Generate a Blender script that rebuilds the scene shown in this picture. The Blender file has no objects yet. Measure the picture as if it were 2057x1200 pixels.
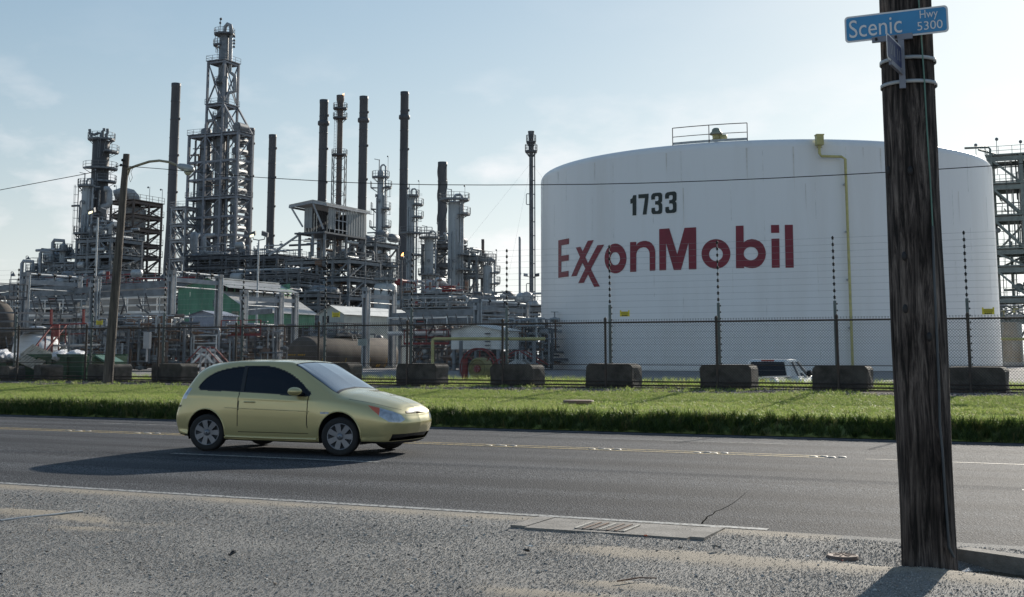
import bpy, bmesh, math, random
from math import sin, cos, tan, atan, atan2, pi, radians, sqrt, degrees, hypot
from mathutils import Vector, Matrix, noise
from mathutils.geometry import tessellate_polygon

random.seed(11)
S = bpy.context.scene
COL = S.collection

# ------------------------------------------------------------------ camera
F, CX, CY, EYE = 2450.0, 1028.5, 391.0, 1.57
TH = atan(321 / 2450)
CT, ST = cos(TH), sin(TH)
cam = bpy.data.cameras.new('camera')
cam.sensor_width = 36.0
cam.lens = F / 2057 * 36
cam.shift_y = -209 / 2057
cam.clip_end = 6000
camo = bpy.data.objects.new('camera', cam)
COL.objects.link(camo)
camo.location = (0, 0, EYE)
camo.rotation_euler = (pi / 2 + TH, 0, 0)
S.camera = camo

# ------------------------------------------------------------------ light
SUN_AZ, SUN_EL = radians(28), radians(21)
SUN_DIR = Vector((sin(SUN_AZ) * cos(SUN_EL), cos(SUN_AZ) * cos(SUN_EL), sin(SUN_EL)))
sun = bpy.data.lights.new('sun', 'SUN')
sun.energy = 5.0
sun.angle = radians(0.53)
sun.color = (1.0, 0.93, 0.82)
suno = bpy.data.objects.new('sun', sun)
COL.objects.link(suno)
suno.location = (60, 80, 60)
suno.rotation_euler = (-SUN_DIR).to_track_quat('-Z', 'Y').to_euler()

world = bpy.data.worlds.new('World')
S.world = world
world.use_nodes = True
nt = world.node_tree
nt.nodes.clear()
W = nt.nodes.new
L = nt.links.new
out = W('ShaderNodeOutputWorld')
bg = W('ShaderNodeBackground')
sky = W('ShaderNodeTexSky')
sky.sky_type = 'NISHITA'
sky.sun_disc = False
sky.sun_elevation = SUN_EL
sky.sun_rotation = SUN_AZ
sky.altitude = 0
sky.air_density = 1.0
sky.dust_density = 0.35
sky.ozone_density = 2.2
bg.inputs['Strength'].default_value = 0.135
# thin cumulus drawn into the sky dome by direction
tc = W('ShaderNodeTexCoord')
sep = W('ShaderNodeSeparateXYZ')
L(tc.outputs['Generated'], sep.inputs[0])
cmap = W('ShaderNodeMapping'); cmap.inputs['Scale'].default_value = (9.5, 9.5, 21.0); cmap.inputs['Location'].default_value = (2.3, 0.4, 0.7)
L(tc.outputs['Generated'], cmap.inputs['Vector'])
n1 = W('ShaderNodeTexNoise'); n1.inputs['Scale'].default_value = 1.0; n1.inputs['Detail'].default_value = 8; n1.inputs['Roughness'].default_value = 0.55
L(cmap.outputs[0], n1.inputs['Vector'])
r1 = W('ShaderNodeValToRGB')
r1.color_ramp.elements[0].position = 0.50; r1.color_ramp.elements[0].color = (0, 0, 0, 1)
r1.color_ramp.elements[1].position = 0.70; r1.color_ramp.elements[1].color = (1, 1, 1, 1)
L(n1.outputs['Fac'], r1.inputs['Fac'])
cm = W('ShaderNodeMath'); cm.operation = 'MULTIPLY'; cm.inputs[1].default_value = 0.6
low = W('ShaderNodeMapRange'); low.inputs['From Min'].default_value = 0.14; low.inputs['From Max'].default_value = 0.24; low.inputs['To Min'].default_value = 1.0; low.inputs['To Max'].default_value = 0.06
L(sep.outputs['Z'], low.inputs['Value'])
lm = W('ShaderNodeMath'); lm.operation = 'MULTIPLY'
L(r1.outputs['Color'], lm.inputs[0]); L(low.outputs['Result'], lm.inputs[1])
L(lm.outputs[0], cm.inputs[0])
# milky haze: the sky loses its colour toward the horizon but keeps its brightness
zc_ = W('ShaderNodeMath'); zc_.operation = 'MAXIMUM'; zc_.inputs[1].default_value = 0.0
L(sep.outputs['Z'], zc_.inputs[0])
ze_ = W('ShaderNodeMath'); ze_.operation = 'MULTIPLY'; ze_.inputs[1].default_value = -6.5
L(zc_.outputs[0], ze_.inputs[0])
ex_ = W('ShaderNodeMath'); ex_.operation = 'EXPONENT'
L(ze_.outputs[0], ex_.inputs[0])
hz = W('ShaderNodeMath'); hz.operation = 'MULTIPLY_ADD'; hz.inputs[1].default_value = 0.95; hz.inputs[2].default_value = 0.0
L(ex_.outputs[0], hz.inputs[0])
# highlights of the bright sky near the sun roll off
cmp = W('ShaderNodeVectorMath'); cmp.operation = 'MULTIPLY_ADD'
cmp.inputs[1].default_value = (0.085, 0.085, 0.085); cmp.inputs[2].default_value = (1, 1, 1)
L(sky.outputs['Color'], cmp.inputs[0])
dv = W('ShaderNodeVectorMath'); dv.operation = 'DIVIDE'
L(sky.outputs['Color'], dv.inputs[0]); L(cmp.outputs[0], dv.inputs[1])
bw = W('ShaderNodeRGBToBW')
tint = W('ShaderNodeVectorMath'); tint.operation = 'MULTIPLY'; tint.inputs[1].default_value = (0.97, 1.03, 1.01)
L(dv.outputs[0], tint.inputs[0]); dv = tint
L(dv.outputs[0], bw.inputs[0])
wh = W('ShaderNodeVectorMath'); wh.operation = 'MULTIPLY'; wh.inputs[1].default_value = (1.10, 1.12, 1.13)
L(bw.outputs[0], wh.inputs[0])
mixh = W('ShaderNodeMix'); mixh.data_type = 'RGBA'
L(hz.outputs[0], mixh.inputs['Factor'])
L(dv.outputs[0], mixh.inputs['A'])
L(wh.outputs[0], mixh.inputs['B'])
mixc = W('ShaderNodeMix'); mixc.data_type = 'RGBA'; mixc.blend_type = 'LIGHTEN'
L(cm.outputs[0], mixc.inputs['Factor'])
L(mixh.outputs['Result'], mixc.inputs['A'])
mixc.inputs['B'].default_value = (6.6, 6.4, 6.45, 1)
L(mixc.outputs['Result'], bg.inputs['Color'])
L(bg.outputs[0], out.inputs['Surface'])

S.view_settings.view_transform = 'Standard'
S.view_settings.look = 'None'
S.view_settings.exposure = 0.32
S.view_settings.gamma = 1.0
S.view_settings.use_curve_mapping = False
S.cycles.max_bounces = 6
S.cycles.caustics_reflective = False
S.cycles.caustics_refractive = False

# ------------------------------------------------------------------ measuring: a pixel of the photograph to a place in the world
def P(px, py, Y):
    t = (CY - py) / F
    z = Y * (t * CT + ST) / (CT - t * ST)
    return Vector(((px - CX) / F * (Y * CT + z * ST), Y, z + EYE))
def G(px, py, z0=0.0):
    t = (CY - py) / F
    z = z0 - EYE
    Y = z * (CT - t * ST) / (t * CT + ST)
    return Vector(((px - CX) / F * (Y * CT + z * ST), Y, z0))
AL = radians(25.0)
UU = Vector((cos(AL), -sin(AL), 0))     # along the road
NN = Vector((sin(AL), cos(AL), 0))      # away from the road
def UN(u, n, z=0.0):
    return Vector((u * UU.x + n * NN.x, u * UU.y + n * NN.y, z))
def toun(p):
    return p.x * UU.x + p.y * UU.y, p.x * NN.x + p.y * NN.y
def PN(px, py, n):
    """point seen at px,py on the upright plane at distance n from the road frame's origin"""
    t = (CY - py) / F
    kx = (px - CX) / F
    zz = (t * CT + ST) / (CT - t * ST)
    X1 = kx * (CT + zz * ST)
    Y = n / (X1 * NN.x + NN.y)
    return Vector((X1 * Y, Y, zz * Y + EYE))
GZ = 0.5                                # level of the plant's yard

# ------------------------------------------------------------------ materials
MATS = {}
def mat(name, col, rough=0.6, metal=0.0, var=0.18, scale=2.0, bump=0.0, bscale=30.0, col2=None, streak=None, spec=None, coat=0.0, thr=(0.4, 0.65)):
    if name in MATS:
        return MATS[name]
    m = bpy.data.materials.new(name)
    m.use_nodes = True
    t = m.node_tree
    b = t.nodes['Principled BSDF']
    geo = t.nodes.new('ShaderNodeNewGeometry')
    mp = t.nodes.new('ShaderNodeMapping')
    t.links.new(geo.outputs['Position'], mp.inputs['Vector'])
    if streak:
        mp.inputs['Scale'].default_value = streak
    nz = t.nodes.new('ShaderNodeTexNoise')
    nz.inputs['Scale'].default_value = scale
    nz.inputs['Detail'].default_value = 6
    nz.inputs['Roughness'].default_value = 0.62
    t.links.new(mp.outputs[0], nz.inputs['Vector'])
    rp = t.nodes.new('ShaderNodeValToRGB')
    c2 = col2 if col2 else tuple(max(0, x * (1 - var)) for x in col)
    c1 = col if col2 else tuple(min(1, x * (1 + var)) for x in col)
    rp.color_ramp.elements[0].position = thr[0]; rp.color_ramp.elements[0].color = (*c1, 1)
    rp.color_ramp.elements[1].position = thr[1]; rp.color_ramp.elements[1].color = (*c2, 1)
    t.links.new(nz.outputs['Fac'], rp.inputs['Fac'])
    t.links.new(rp.outputs['Color'], b.inputs['Base Color'])
    b.inputs['Roughness'].default_value = rough
    b.inputs['Metallic'].default_value = metal
    if spec is not None:
        b.inputs['Specular IOR Level'].default_value = spec
    if coat:
        b.inputs['Coat Weight'].default_value = coat
        b.inputs['Coat Roughness'].default_value = 0.06
    if bump:
        n2 = t.nodes.new('ShaderNodeTexNoise')
        n2.inputs['Scale'].default_value = bscale
        n2.inputs['Detail'].default_value = 5
        t.links.new(mp.outputs[0], n2.inputs['Vector'])
        bp = t.nodes.new('ShaderNodeBump')
        bp.inputs['Strength'].default_value = bump
        bp.inputs['Distance'].default_value = 0.02
        t.links.new(n2.outputs['Fac'], bp.inputs['Height'])
        t.links.new(bp.outputs[0], b.inputs['Normal'])
    MATS[name] = m
    return m
def emit(name, col, strength):
    m = bpy.data.materials.new(name)
    m.use_nodes = True
    b = m.node_tree.nodes['Principled BSDF']
    b.inputs['Base Color'].default_value = (*col, 1)
    b.inputs['Emission Color'].default_value = (*col, 1)
    b.inputs['Emission Strength'].default_value = strength
    MATS[name] = m
    return m

STEEL = mat('grey_painted_steel', (0.17, 0.185, 0.20), 0.6, 0, 0.25, 1.5)
STEELD = mat('dark_weathered_steel', (0.11, 0.118, 0.13), 0.65, 0, 0.3, 1.2)
STEELL = mat('light_grey_steel', (0.32, 0.335, 0.35), 0.55, 0, 0.2, 1.2)
GALV = mat('galvanised_steel', (0.38, 0.40, 0.41), 0.5, 0.3, 0.2, 3)
SILVER = mat('aluminium_lagging', (0.34, 0.36, 0.37), 0.55, 0.1, 0.16, 0.5, streak=(1, 1, 0.25))
TOWERM = mat('tower_steel', (0.20, 0.212, 0.24), 0.6, 0, 0.2, 1.5)
STACKM = mat('hazed_sooty_stack_steel', (0.075, 0.077, 0.085), 0.6, 0.0, 0.3, 0.3, streak=(1, 1, 0.15))  # base colour lifted to stand in for the pale haze of distance
RUSTY = mat('rusty_steel', (0.16, 0.12, 0.10), 0.75, 0, 0, 0.8, col2=(0.12, 0.10, 0.095))
RUSTB = mat('rust_brown_pipe', (0.22, 0.13, 0.085), 0.8, 0, 0, 1.5, col2=(0.16, 0.14, 0.13))
FENCER = mat('rusted_fence_steel', (0.085, 0.062, 0.05), 0.75, 0.1, 0, 4, col2=(0.05, 0.045, 0.042))
REDP = mat('red_safety_paint', (0.21, 0.03, 0.028), 0.6, 0, 0.2, 2)
YELP = mat('yellow_pipe_paint', (0.50, 0.45, 0.19), 0.5, 0, 0.15, 2)
WHITEP = mat('white_paint', (0.78, 0.78, 0.76), 0.5, 0, 0.08, 1)
DARK = mat('black_rubber_and_voids', (0.018, 0.018, 0.02), 0.7, 0, 0.2, 4)
CONC = mat('weathered_concrete', (0.27, 0.25, 0.225), 0.9, 0, 0, 3.5, bump=0.5, bscale=40, col2=(0.15, 0.14, 0.125))
CONCL = mat('pale_concrete', (0.44, 0.41, 0.36), 0.9, 0, 0.22, 3, bump=0.4, bscale=50)
CONCT = mat('grey_tank_wall', (0.42, 0.40, 0.38), 0.85, 0, 0.15, 0.6, streak=(1, 1, 0.2))
GREENW = mat('green_cladding', (0.085, 0.21, 0.135), 0.6, 0, 0.22, 0.7, streak=(1, 1, 0.3))
GREENL = mat('translucent_green_sheet', (0.30, 0.62, 0.34), 0.5, 0, 0.12, 1)
ROOFM = mat('grey_corrugated_roof', (0.44, 0.425, 0.40), 0.5, 0.1, 0.15, 0.8)
ROOFL = mat('pale_metal_roof', (0.62, 0.62, 0.59), 0.5, 0.1, 0.12, 0.8)
SHEDW = mat('blue_grey_shed_wall', (0.22, 0.25, 0.31), 0.6, 0, 0.15, 1)
GREYW = mat('grey_green_cladding', (0.33, 0.36, 0.34), 0.6, 0, 0.12, 0.8)

# ------------------------------------------------------------------ mesh building
class MB:
    def __init__(s):
        s.v = []; s.f = []; s.m = []; s.sm = []
    def add(s, vs, fs, mi=0, smooth=False):
        o = len(s.v)
        s.v += [tuple(v) for v in vs]
        for f in fs:
            s.f.append([i + o for i in f]); s.m.append(mi); s.sm.append(smooth)
    def box(s, lo, hi, mi=0):
        x0, y0, z0 = lo; x1, y1, z1 = hi
        s.add([(x0, y0, z0), (x1, y0, z0), (x1, y1, z0), (x0, y1, z0), (x0, y0, z1), (x1, y0, z1), (x1, y1, z1), (x0, y1, z1)],
              [(0, 3, 2, 1), (4, 5, 6, 7), (0, 1, 5, 4), (1, 2, 6, 5), (2, 3, 7, 6), (3, 0, 4, 7)], mi)
    def obox(s, c, ax, ay, az, mi=0):
        """box from centre and three half-axis vectors"""
        c = Vector(c); ax = Vector(ax); ay = Vector(ay); az = Vector(az)
        vs = [c + a * ax + b * ay + d * az for d in (-1, 1) for b in (-1, 1) for a in (-1, 1)]
        s.add(vs, [(0, 2, 3, 1), (4, 5, 7, 6), (0, 1, 5, 4), (1, 3, 7, 5), (3, 2, 6, 7), (2, 0, 4, 6)], mi)
    def bar(s, p, q, w, d=None, mi=0):
        p = Vector(p); q = Vector(q); t = q - p
        if t.length < 1e-6: return
        z = t.normalized()
        x = Vector((UU.x, UU.y, 0)) if abs(z.z) > 0.99 else z.cross(Vector((0, 0, 1))).normalized()
        y = z.cross(x)
        s.obox((p + q) / 2, x * w / 2, y * (d or w) / 2, t / 2, mi)
    def tube(s, pts, r, n=10, mi=0, cap=True, radii=None):
        pts = [Vector(p) for p in pts]
        k = len(pts); rings = []
        ref = None
        for i in range(k):
            t = (pts[min(i + 1, k - 1)] - pts[max(i - 1, 0)]).normalized()
            if ref is None:
                ref = t.cross(Vector((0, 0, 1)))
                if ref.length < 1e-3: ref = t.cross(Vector((1, 0, 0)))
            ref = (ref - t * ref.dot(t)).normalized()
            b = t.cross(ref)
            rr = radii[i] if radii else r
            rings.append([pts[i] + (ref * cos(2 * pi * j / n) + b * sin(2 * pi * j / n)) * rr for j in range(n)])
        vs = [v for rg in rings for v in rg]
        fs = [(i * n + j, i * n + (j + 1) % n, (i + 1) * n + (j + 1) % n, (i + 1) * n + j) for i in range(k - 1) for j in range(n)]
        s.add(vs, fs, mi, True)
        if cap:
            s.add(rings[0], [tuple(range(n - 1, -1, -1))], mi)
            s.add(rings[-1], [tuple(range(n))], mi)
    def lathe(s, c, prof, n=24, mi=0, a0=0.0, a1=2 * pi, smooth=True):
        """profile (r, z) turned about the upright axis at c"""
        full = abs(a1 - a0 - 2 * pi) < 1e-6
        m = n if full else n + 1
        vs = []
        for r, z in prof:
            for j in range(m):
                a = a0 + (a1 - a0) * j / n
                vs.append((c[0] + r * cos(a), c[1] + r * sin(a), c[2] + z))
        fs = []
        for i in range(len(prof) - 1):
            for j in range(n):
                j2 = (j + 1) % m
                fs.append((i * m + j, i * m + j2, (i + 1) * m + j2, (i + 1) * m + j))
        s.add(vs, fs, mi, smooth)
    def ball(s, c, r, n=8, mi=0, sz=1.0):
        k = max(4, n // 2 + 1)
        s.lathe(c, [(max(1e-4, r * sin(pi * i / k)), -r * sz * cos(pi * i / k)) for i in range(k + 1)], n, mi)
    def quad(s, a, b, c, d, mi=0):
        s.add([a, b, c, d], [(0, 1, 2, 3)], mi)
    def prism(s, poly, d, mi=0):
        """planar polygon (3D points) extruded by vector d"""
        k = len(poly); poly = [Vector(p) for p in poly]; d = Vector(d)
        s.add(poly + [p + d for p in poly], [tuple(range(k - 1, -1, -1)), tuple(range(k, 2 * k))] + [(i, (i + 1) % k, k + (i + 1) % k, k + i) for i in range(k)], mi)
    def mesh(s, name, mats, org=(0, 0, 0)):
        me = bpy.data.meshes.new(name)
        ox, oy, oz = org
        me.from_pydata([(x - ox, y - oy, z - oz) for x, y, z in s.v], [], s.f)
        for m in (mats if isinstance(mats, (list, tuple)) else [mats]):
            me.materials.append(m)
        me.polygons.foreach_set('material_index', s.m)
        me.polygons.foreach_set('use_smooth', s.sm)
        me.update()
        return me

def tag(o, label=None, cat=None, group=None, kind=None):
    if label: o['label'] = label
    if cat: o['category'] = cat
    if group: o['group'] = group
    if kind: o['kind'] = kind
    return o
def link(name, data, parent=None):
    o = bpy.data.objects.new(name, data)
    COL.objects.link(o)
    if parent is not None: o.parent = parent
    return o
class Thing:
    """an Empty at the thing's base, with parts built in world coordinates"""
    def __init__(s, name, label, cat, org, group=None):
        s.o = link(name, None); s.org = Vector(org); s.o.location = s.org
        s.o.empty_display_size = 0.3
        tag(s.o, label, cat, group)
    def part(s, name, mb, mats, parent=None, label=None, kind=None):
        o = link(name, mb.mesh(name, mats, s.org), parent or s.o)
        if label: o['label'] = label
        if kind: o['kind'] = kind
        return o
    def share(s, name, me, loc, rot=None, scale=None, parent=None):
        o = link(name, me, parent or s.o)
        o.location = Vector(loc) - s.org
        if rot is not None: o.rotation_mode = 'QUATERNION'; o.rotation_quaternion = rot
        if scale is not None: o.scale = scale
        return o
    def bar(s, name, p, q, w, m, d=None, parent=None):
        return _stick(s, name, unit_box(m), p, q, (w, d or w), parent)
    def pipe(s, name, p, q, r, m, parent=None):
        return _stick(s, name, unit_cyl(m), p, q, (r * 2, r * 2), parent)
_UB = {}; _UC = {}
def unit_box(m):
    if m.name not in _UB:
        b = MB(); b.box((-.5, -.5, -.5), (.5, .5, .5)); _UB[m.name] = b.mesh('bar', m)
    return _UB[m.name]
def unit_cyl(m):
    if m.name not in _UC:
        b = MB(); b.tube([(0, 0, -.5), (0, 0, .5)], .5, 12); _UC[m.name] = b.mesh('pipe', m)
    return _UC[m.name]
def _stick(s, name, me, p, q, w, parent):
    p = Vector(p); q = Vector(q); t = q - p
    z = t.normalized()
    x = Vector(UU) if abs(z.z) > 0.99 else z.cross(Vector((0, 0, 1))).normalized()
    y = z.cross(x)
    R = Matrix((x, y, z)).transposed().to_quaternion()
    return s.share(name, me, (p + q) / 2, R, (w[0], w[1], t.length), parent)
def copy_tree(o, loc=None, rotz=None, label=None, parent=None):
    c = o.copy(); COL.objects.link(c)
    if parent is not None: c.parent = parent
    if loc is not None: c.location = loc
    if rotz is not None: c.rotation_euler = (0, 0, rotz)
    if label: c['label'] = label
    for ch in list(o.children): copy_tree(ch, parent=c)
    return c
def single(name, mb, mats, label, cat, org, group=None):
    o = link(name, mb.mesh(name, mats, org)); o.location = org
    return tag(o, label, cat, group)
# ------------------------------------------------------------------ ground, road and verge
def smooth01(a, b, x):
    t = max(0.0, min(1.0, (x - a) / (b - a))); return t * t * (3 - 2 * t)
def frange(a, b, n): return [a + (b - a) * i / n for i in range(n + 1)]
def strip_mesh(name, us, ns, zf, m, attr=None):
    vs = [UN(u, n, zf(u, n)) for n in ns for u in us]
    k = len(us)
    fs = [(j * k + i, j * k + i + 1, (j + 1) * k + i + 1, (j + 1) * k + i) for j in range(len(ns) - 1) for i in range(k - 1)]
    me = bpy.data.meshes.new(name)
    me.from_pydata([tuple(v) for v in vs], [], fs)
    for p in me.polygons: p.use_smooth = True
    if attr:
        for an, fn in attr.items():
            at = me.attributes.new(an, 'FLOAT', 'POINT')
            at.data.foreach_set('value', [fn(u, n) for n in ns for u in us])
    me.materials.append(m)
    return me

subsoil = MB(); subsoil.quad((-4000, -3000, -.7), (4000, -3000, -.7), (4000, 5000, -.7), (-4000, 5000, -.7))
o_ = link('ground', subsoil.mesh('ground', mat('dark_soil', (0.06, 0.05, 0.04), 0.95))); o_['kind'] = 'structure'
EDGE, FAR, FENCE = 11.15, 23.4, 32.3
UFAR = [-700, -300, -120, -60]

# asphalt
ASPH = bpy.data.materials.new('asphalt'); ASPH.use_nodes = True
t = ASPH.node_tree; b = t.nodes['Principled BSDF']
geo = t.nodes.new('ShaderNodeNewGeometry')
mpg = t.nodes.new('ShaderNodeMapping'); mpg.inputs['Rotation'].default_value = (0, 0, AL)
t.links.new(geo.outputs['Position'], mpg.inputs['Vector'])
nzA = t.nodes.new('ShaderNodeTexNoise'); nzA.inputs['Scale'].default_value = 62; nzA.inputs['Detail'].default_value = 4
t.links.new(mpg.outputs[0], nzA.inputs['Vector'])
mpB = t.nodes.new('ShaderNodeMapping'); mpB.inputs['Scale'].default_value = (0.06, 0.9, 1)
t.links.new(mpg.outputs[0], mpB.inputs['Vector'])
nzB = t.nodes.new('ShaderNodeTexNoise'); nzB.inputs['Scale'].default_value = 1.6; nzB.inputs['Detail'].default_value = 6
t.links.new(mpB.outputs[0], nzB.inputs['Vector'])
rA = t.nodes.new('ShaderNodeValToRGB')
rA.color_ramp.elements[0].position = 0.42; rA.color_ramp.elements[0].color = (0.016, 0.017, 0.020, 1)
rA.color_ramp.elements[1].position = 0.64; rA.color_ramp.elements[1].color = (0.17, 0.175, 0.185, 1)
t.links.new(nzA.outputs['Fac'], rA.inputs['Fac'])
rB = t.nodes.new('ShaderNodeValToRGB')
rB.color_ramp.elements[0].position = 0.35; rB.color_ramp.elements[0].color = (0.62, 0.62, 0.64, 1)
rB.color_ramp.elements[1].position = 0.7; rB.color_ramp.elements[1].color = (1.3, 1.3, 1.3, 1)
t.links.new(nzB.outputs['Fac'], rB.inputs['Fac'])
mx = t.nodes.new('ShaderNodeMix'); mx.data_type = 'RGBA'; mx.blend_type = 'MULTIPLY'; mx.inputs['Factor'].default_value = 1
t.links.new(rA.outputs[0], mx.inputs['A']); t.links.new(rB.outputs[0], mx.inputs['B'])
t.links.new(mx.outputs['Result'], b.inputs['Base Color'])
vor = t.nodes.new('ShaderNodeTexVoronoi'); vor.inputs['Scale'].default_value = 55
t.links.new(mpg.outputs[0], vor.inputs['Vector'])
bp = t.nodes.new('ShaderNodeBump'); bp.inputs['Strength'].default_value = 0.9; bp.inputs['Distance'].default_value = 0.012
t.links.new(vor.outputs['Distance'], bp.inputs['Height'])
t.links.new(bp.outputs[0], b.inputs['Normal'])
b.inputs['Roughness'].default_value = 0.82
b.inputs['Specular IOR Level'].default_value = 0.14

def road_z(u, n):
    return 0.05 * (1 - ((n - 17.3) / 6.1) ** 2)
road = link('road', strip_mesh('road', UFAR + frange(-50, 30, 60) + [60, 150, 400], frange(EDGE, FAR, 24), road_z, ASPH))
tag(road, kind='structure')

# worn paint on the road, each line a sheet 4 mm above the asphalt
def paint(name, col, wear):
    m = bpy.data.materials.new(name); m.use_nodes = True
    t = m.node_tree; b = t.nodes['Principled BSDF']
    geo = t.nodes.new('ShaderNodeNewGeometry')
    nz = t.nodes.new('ShaderNodeTexNoise'); nz.inputs['Scale'].default_value = 22; nz.inputs['Detail'].default_value = 7
    t.links.new(geo.outputs['Position'], nz.inputs['Vector'])
    r = t.nodes.new('ShaderNodeValToRGB')
    r.color_ramp.elements[0].position = wear - 0.06; r.color_ramp.elements[0].color = (0.07, 0.07, 0.068, 1)
    r.color_ramp.elements[1].position = wear + 0.06; r.color_ramp.elements[1].color = (*col, 1)
    t.links.new(nz.outputs['Fac'], r.inputs['Fac'])
    t.links.new(r.outputs[0], b.inputs['Base Color'])
    b.inputs['Roughness'].default_value = 0.7
    return m
PW = paint('worn_white_paint', (0.38, 0.38, 0.365), 0.47)
PWO = paint('old_white_paint', (0.26, 0.26, 0.25), 0.53)
PY = paint('worn_yellow_paint', (0.46, 0.34, 0.13), 0.45)
def line(name, u0, u1, n0, n1, m):
    me = strip_mesh(name, frange(u0, u1, max(2, int((u1 - u0) / 2))), [n0, n1], lambda u, n: road_z(u, n) + 0.004, m)
    o = link(name, me, road)
    return o
line('yellow_centre_line', -300, -3.6, 18.62, 18.72, PY)
line('yellow_centre_line', -300, -3.6, 18.94, 19.03, PY)
line('yellow_centre_line', -3.0, 60, 18.63, 18.71, paint('faded_yellow_paint', (0.3, 0.24, 0.12), 0.58))
uD0 = toun(G(345, 917))[0]; uD1 = toun(G(765, 935))[0]
for k in range(-5, 3):
    line('white_lane_dash', uD0 + k * 12.2, uD1 + k * 12.2, 15.2, 15.31, PW if k <= 0 else PWO)
uE0 = toun(G(190, 853))[0]
for k in range(-4, 4):
    line('white_lane_dash', uE0 + k * 12.2, uE0 + k * 12.2 + 3.4, 21.4, 21.5, PW if k <= 0 else PWO)
line('white_edge_line', -300, toun(G(1525, 1074))[0], EDGE + 0.02, EDGE + 0.13, PW)
# crack running from the drain across the near lane
ck = MB()
pts = [G(*q) for q in ((1410, 1054), (1412, 1050), (1418, 1045), (1422, 1040), (1433, 1036), (1437, 1031), (1448, 1028), (1462, 1022), (1478, 1013), (1491, 1003), (1500, 995), (1513, 988), (1524, 980))]
for i in range(len(pts) - 1):
    p, q = pts[i], pts[i + 1]
    d = (q - p).normalized(); s_ = Vector((-d.y, d.x, 0)) * (0.008 - 0.0007 * i)
    zz = Vector((0, 0, 0.0045 + road_z(0, toun(p)[1]) - 0.0))
    zz2 = Vector((0, 0, 0.0045 + road_z(0, toun(q)[1])))
    ck.quad(p - s_ + zz, q - s_ * 0.9 + zz2, q + s_ * 0.9 + zz2, p + s_ + zz)
link('crack', ck.mesh('crack', mat('open_crack', (0.012, 0.012, 0.012), 1.0, spec=0.0)), road)

# shoulder of gravel and sand
PU_, PN_ = toun(G(1867, 1136, -0.03))
KP = G(2015, 1150, -0.06); KU, KN = toun(KP)
SANDS = [(1250, 1106, 0.6, 0.27), (1400, 1116, 0.7, 0.30), (1540, 1126, 0.7, 0.30), (1680, 1134, 0.7, 0.28), (1830, 1142, 0.5, 0.2),
         (1100, 1192, 0.6, 0.16), (1250, 1178, 0.5, 0.15), (60, 1032, 1.3, 0.25), (150, 1042, 0.7, 0.15), (175, 1062, 0.4, 0.15), (1950, 1165, 0.35, 0.2)]
SB = [(*toun(G(x, y)), a, c) for x, y, a, c in SANDS]
def sand(u, n):
    v = 0.0
    for su, sn, a, c in SB:
        v = max(v, math.exp(-((u - su) / a) ** 2 - ((n - sn) / c) ** 2))
    if u < -2: v = max(v, 0.75 * math.exp(-((n - 11.0) / 0.22) ** 2))
    w = noise.fractal(Vector((u * 1.7, n * 2.6, 3.1)), 1.0, 2.0, 5)
    return max(0.0, min(1.0, v * 1.6 + w * 0.5 - 0.22))
def shoulder_z(u, n):
    z = -0.012 * smooth01(EDGE, EDGE - 0.2, n) + 0.03 * noise.noise(Vector((u * 0.7, n * 0.8, 0))) * smooth01(11.1, 10.2, n)
    z += 0.012 * noise.noise(Vector((u * 3.1, n * 3.3, 5))) * smooth01(11.12, 10.7, n)
    z += 0.012 * sand(u, n) * smooth01(11.1, 10.9, n)
    d = math.exp(-((u - KU) / 1.1) ** 2 - ((n - KN + 0.05) / 0.35) ** 2)
    dp_ = (u - PU_) ** 2 + (n - PN_) ** 2
    return z - 0.11 * d + 0.045 * math.exp(-dp_ / 0.13)
SHM = bpy.data.materials.new('gravel_bed'); SHM.use_nodes = True
t = SHM.node_tree; b = t.nodes['Principled BSDF']
geo = t.nodes.new('ShaderNodeNewGeometry')
nz = t.nodes.new('ShaderNodeTexNoise'); nz.inputs['Scale'].default_value = 85; nz.inputs['Detail'].default_value = 8; nz.inputs['Roughness'].default_value = 0.7
t.links.new(geo.outputs['Position'], nz.inputs['Vector'])
rg = t.nodes.new('ShaderNodeValToRGB')
rg.color_ramp.elements[0].position = 0.36; rg.color_ramp.elements[0].color = (0.13, 0.126, 0.12, 1)
rg.color_ramp.elements[1].position = 0.68; rg.color_ramp.elements[1].color = (0.36, 0.345, 0.32, 1)
t.links.new(nz.outputs['Fac'], rg.inputs['Fac'])
rs = t.nodes.new('ShaderNodeValToRGB')
rs.color_ramp.elements[0].position = 0.3; rs.color_ramp.elements[0].color = (0.24, 0.20, 0.15, 1)
rs.color_ramp.elements[1].position = 0.7; rs.color_ramp.elements[1].color = (0.37, 0.32, 0.25, 1)
t.links.new(nz.outputs['Fac'], rs.inputs['Fac'])
at = t.nodes.new('ShaderNodeAttribute'); at.attribute_name = 'sand'
mx = t.nodes.new('ShaderNodeMix'); mx.data_type = 'RGBA'
t.links.new(at.outputs['Fac'], mx.inputs['Factor']); t.links.new(rg.outputs[0], mx.inputs['A']); t.links.new(rs.outputs[0], mx.inputs['B'])
t.links.new(mx.outputs['Result'], b.inputs['Base Color'])
b.inputs['Roughness'].default_value = 0.85
bp = t.nodes.new('ShaderNodeBump'); bp.inputs['Strength'].default_value = 0.8; bp.inputs['Distance'].default_value = 0.015
t.links.new(nz.outputs['Fac'], bp.inputs['Height']); t.links.new(bp.outputs[0], b.inputs['Normal'])
US = UFAR + frange(-30, -14, 40) + frange(-13.9, 5, 230) + [8, 15, 40, 120, 400]
NSH = [-120, -30, -6, 0, 3] + frange(4.5, EDGE, 90)
shoulder = link('gravel_shoulder', strip_mesh('gravel_shoulder', US, NSH, shoulder_z, SHM, {'sand': sand}))
tag(shoulder, kind='structure')

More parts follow.
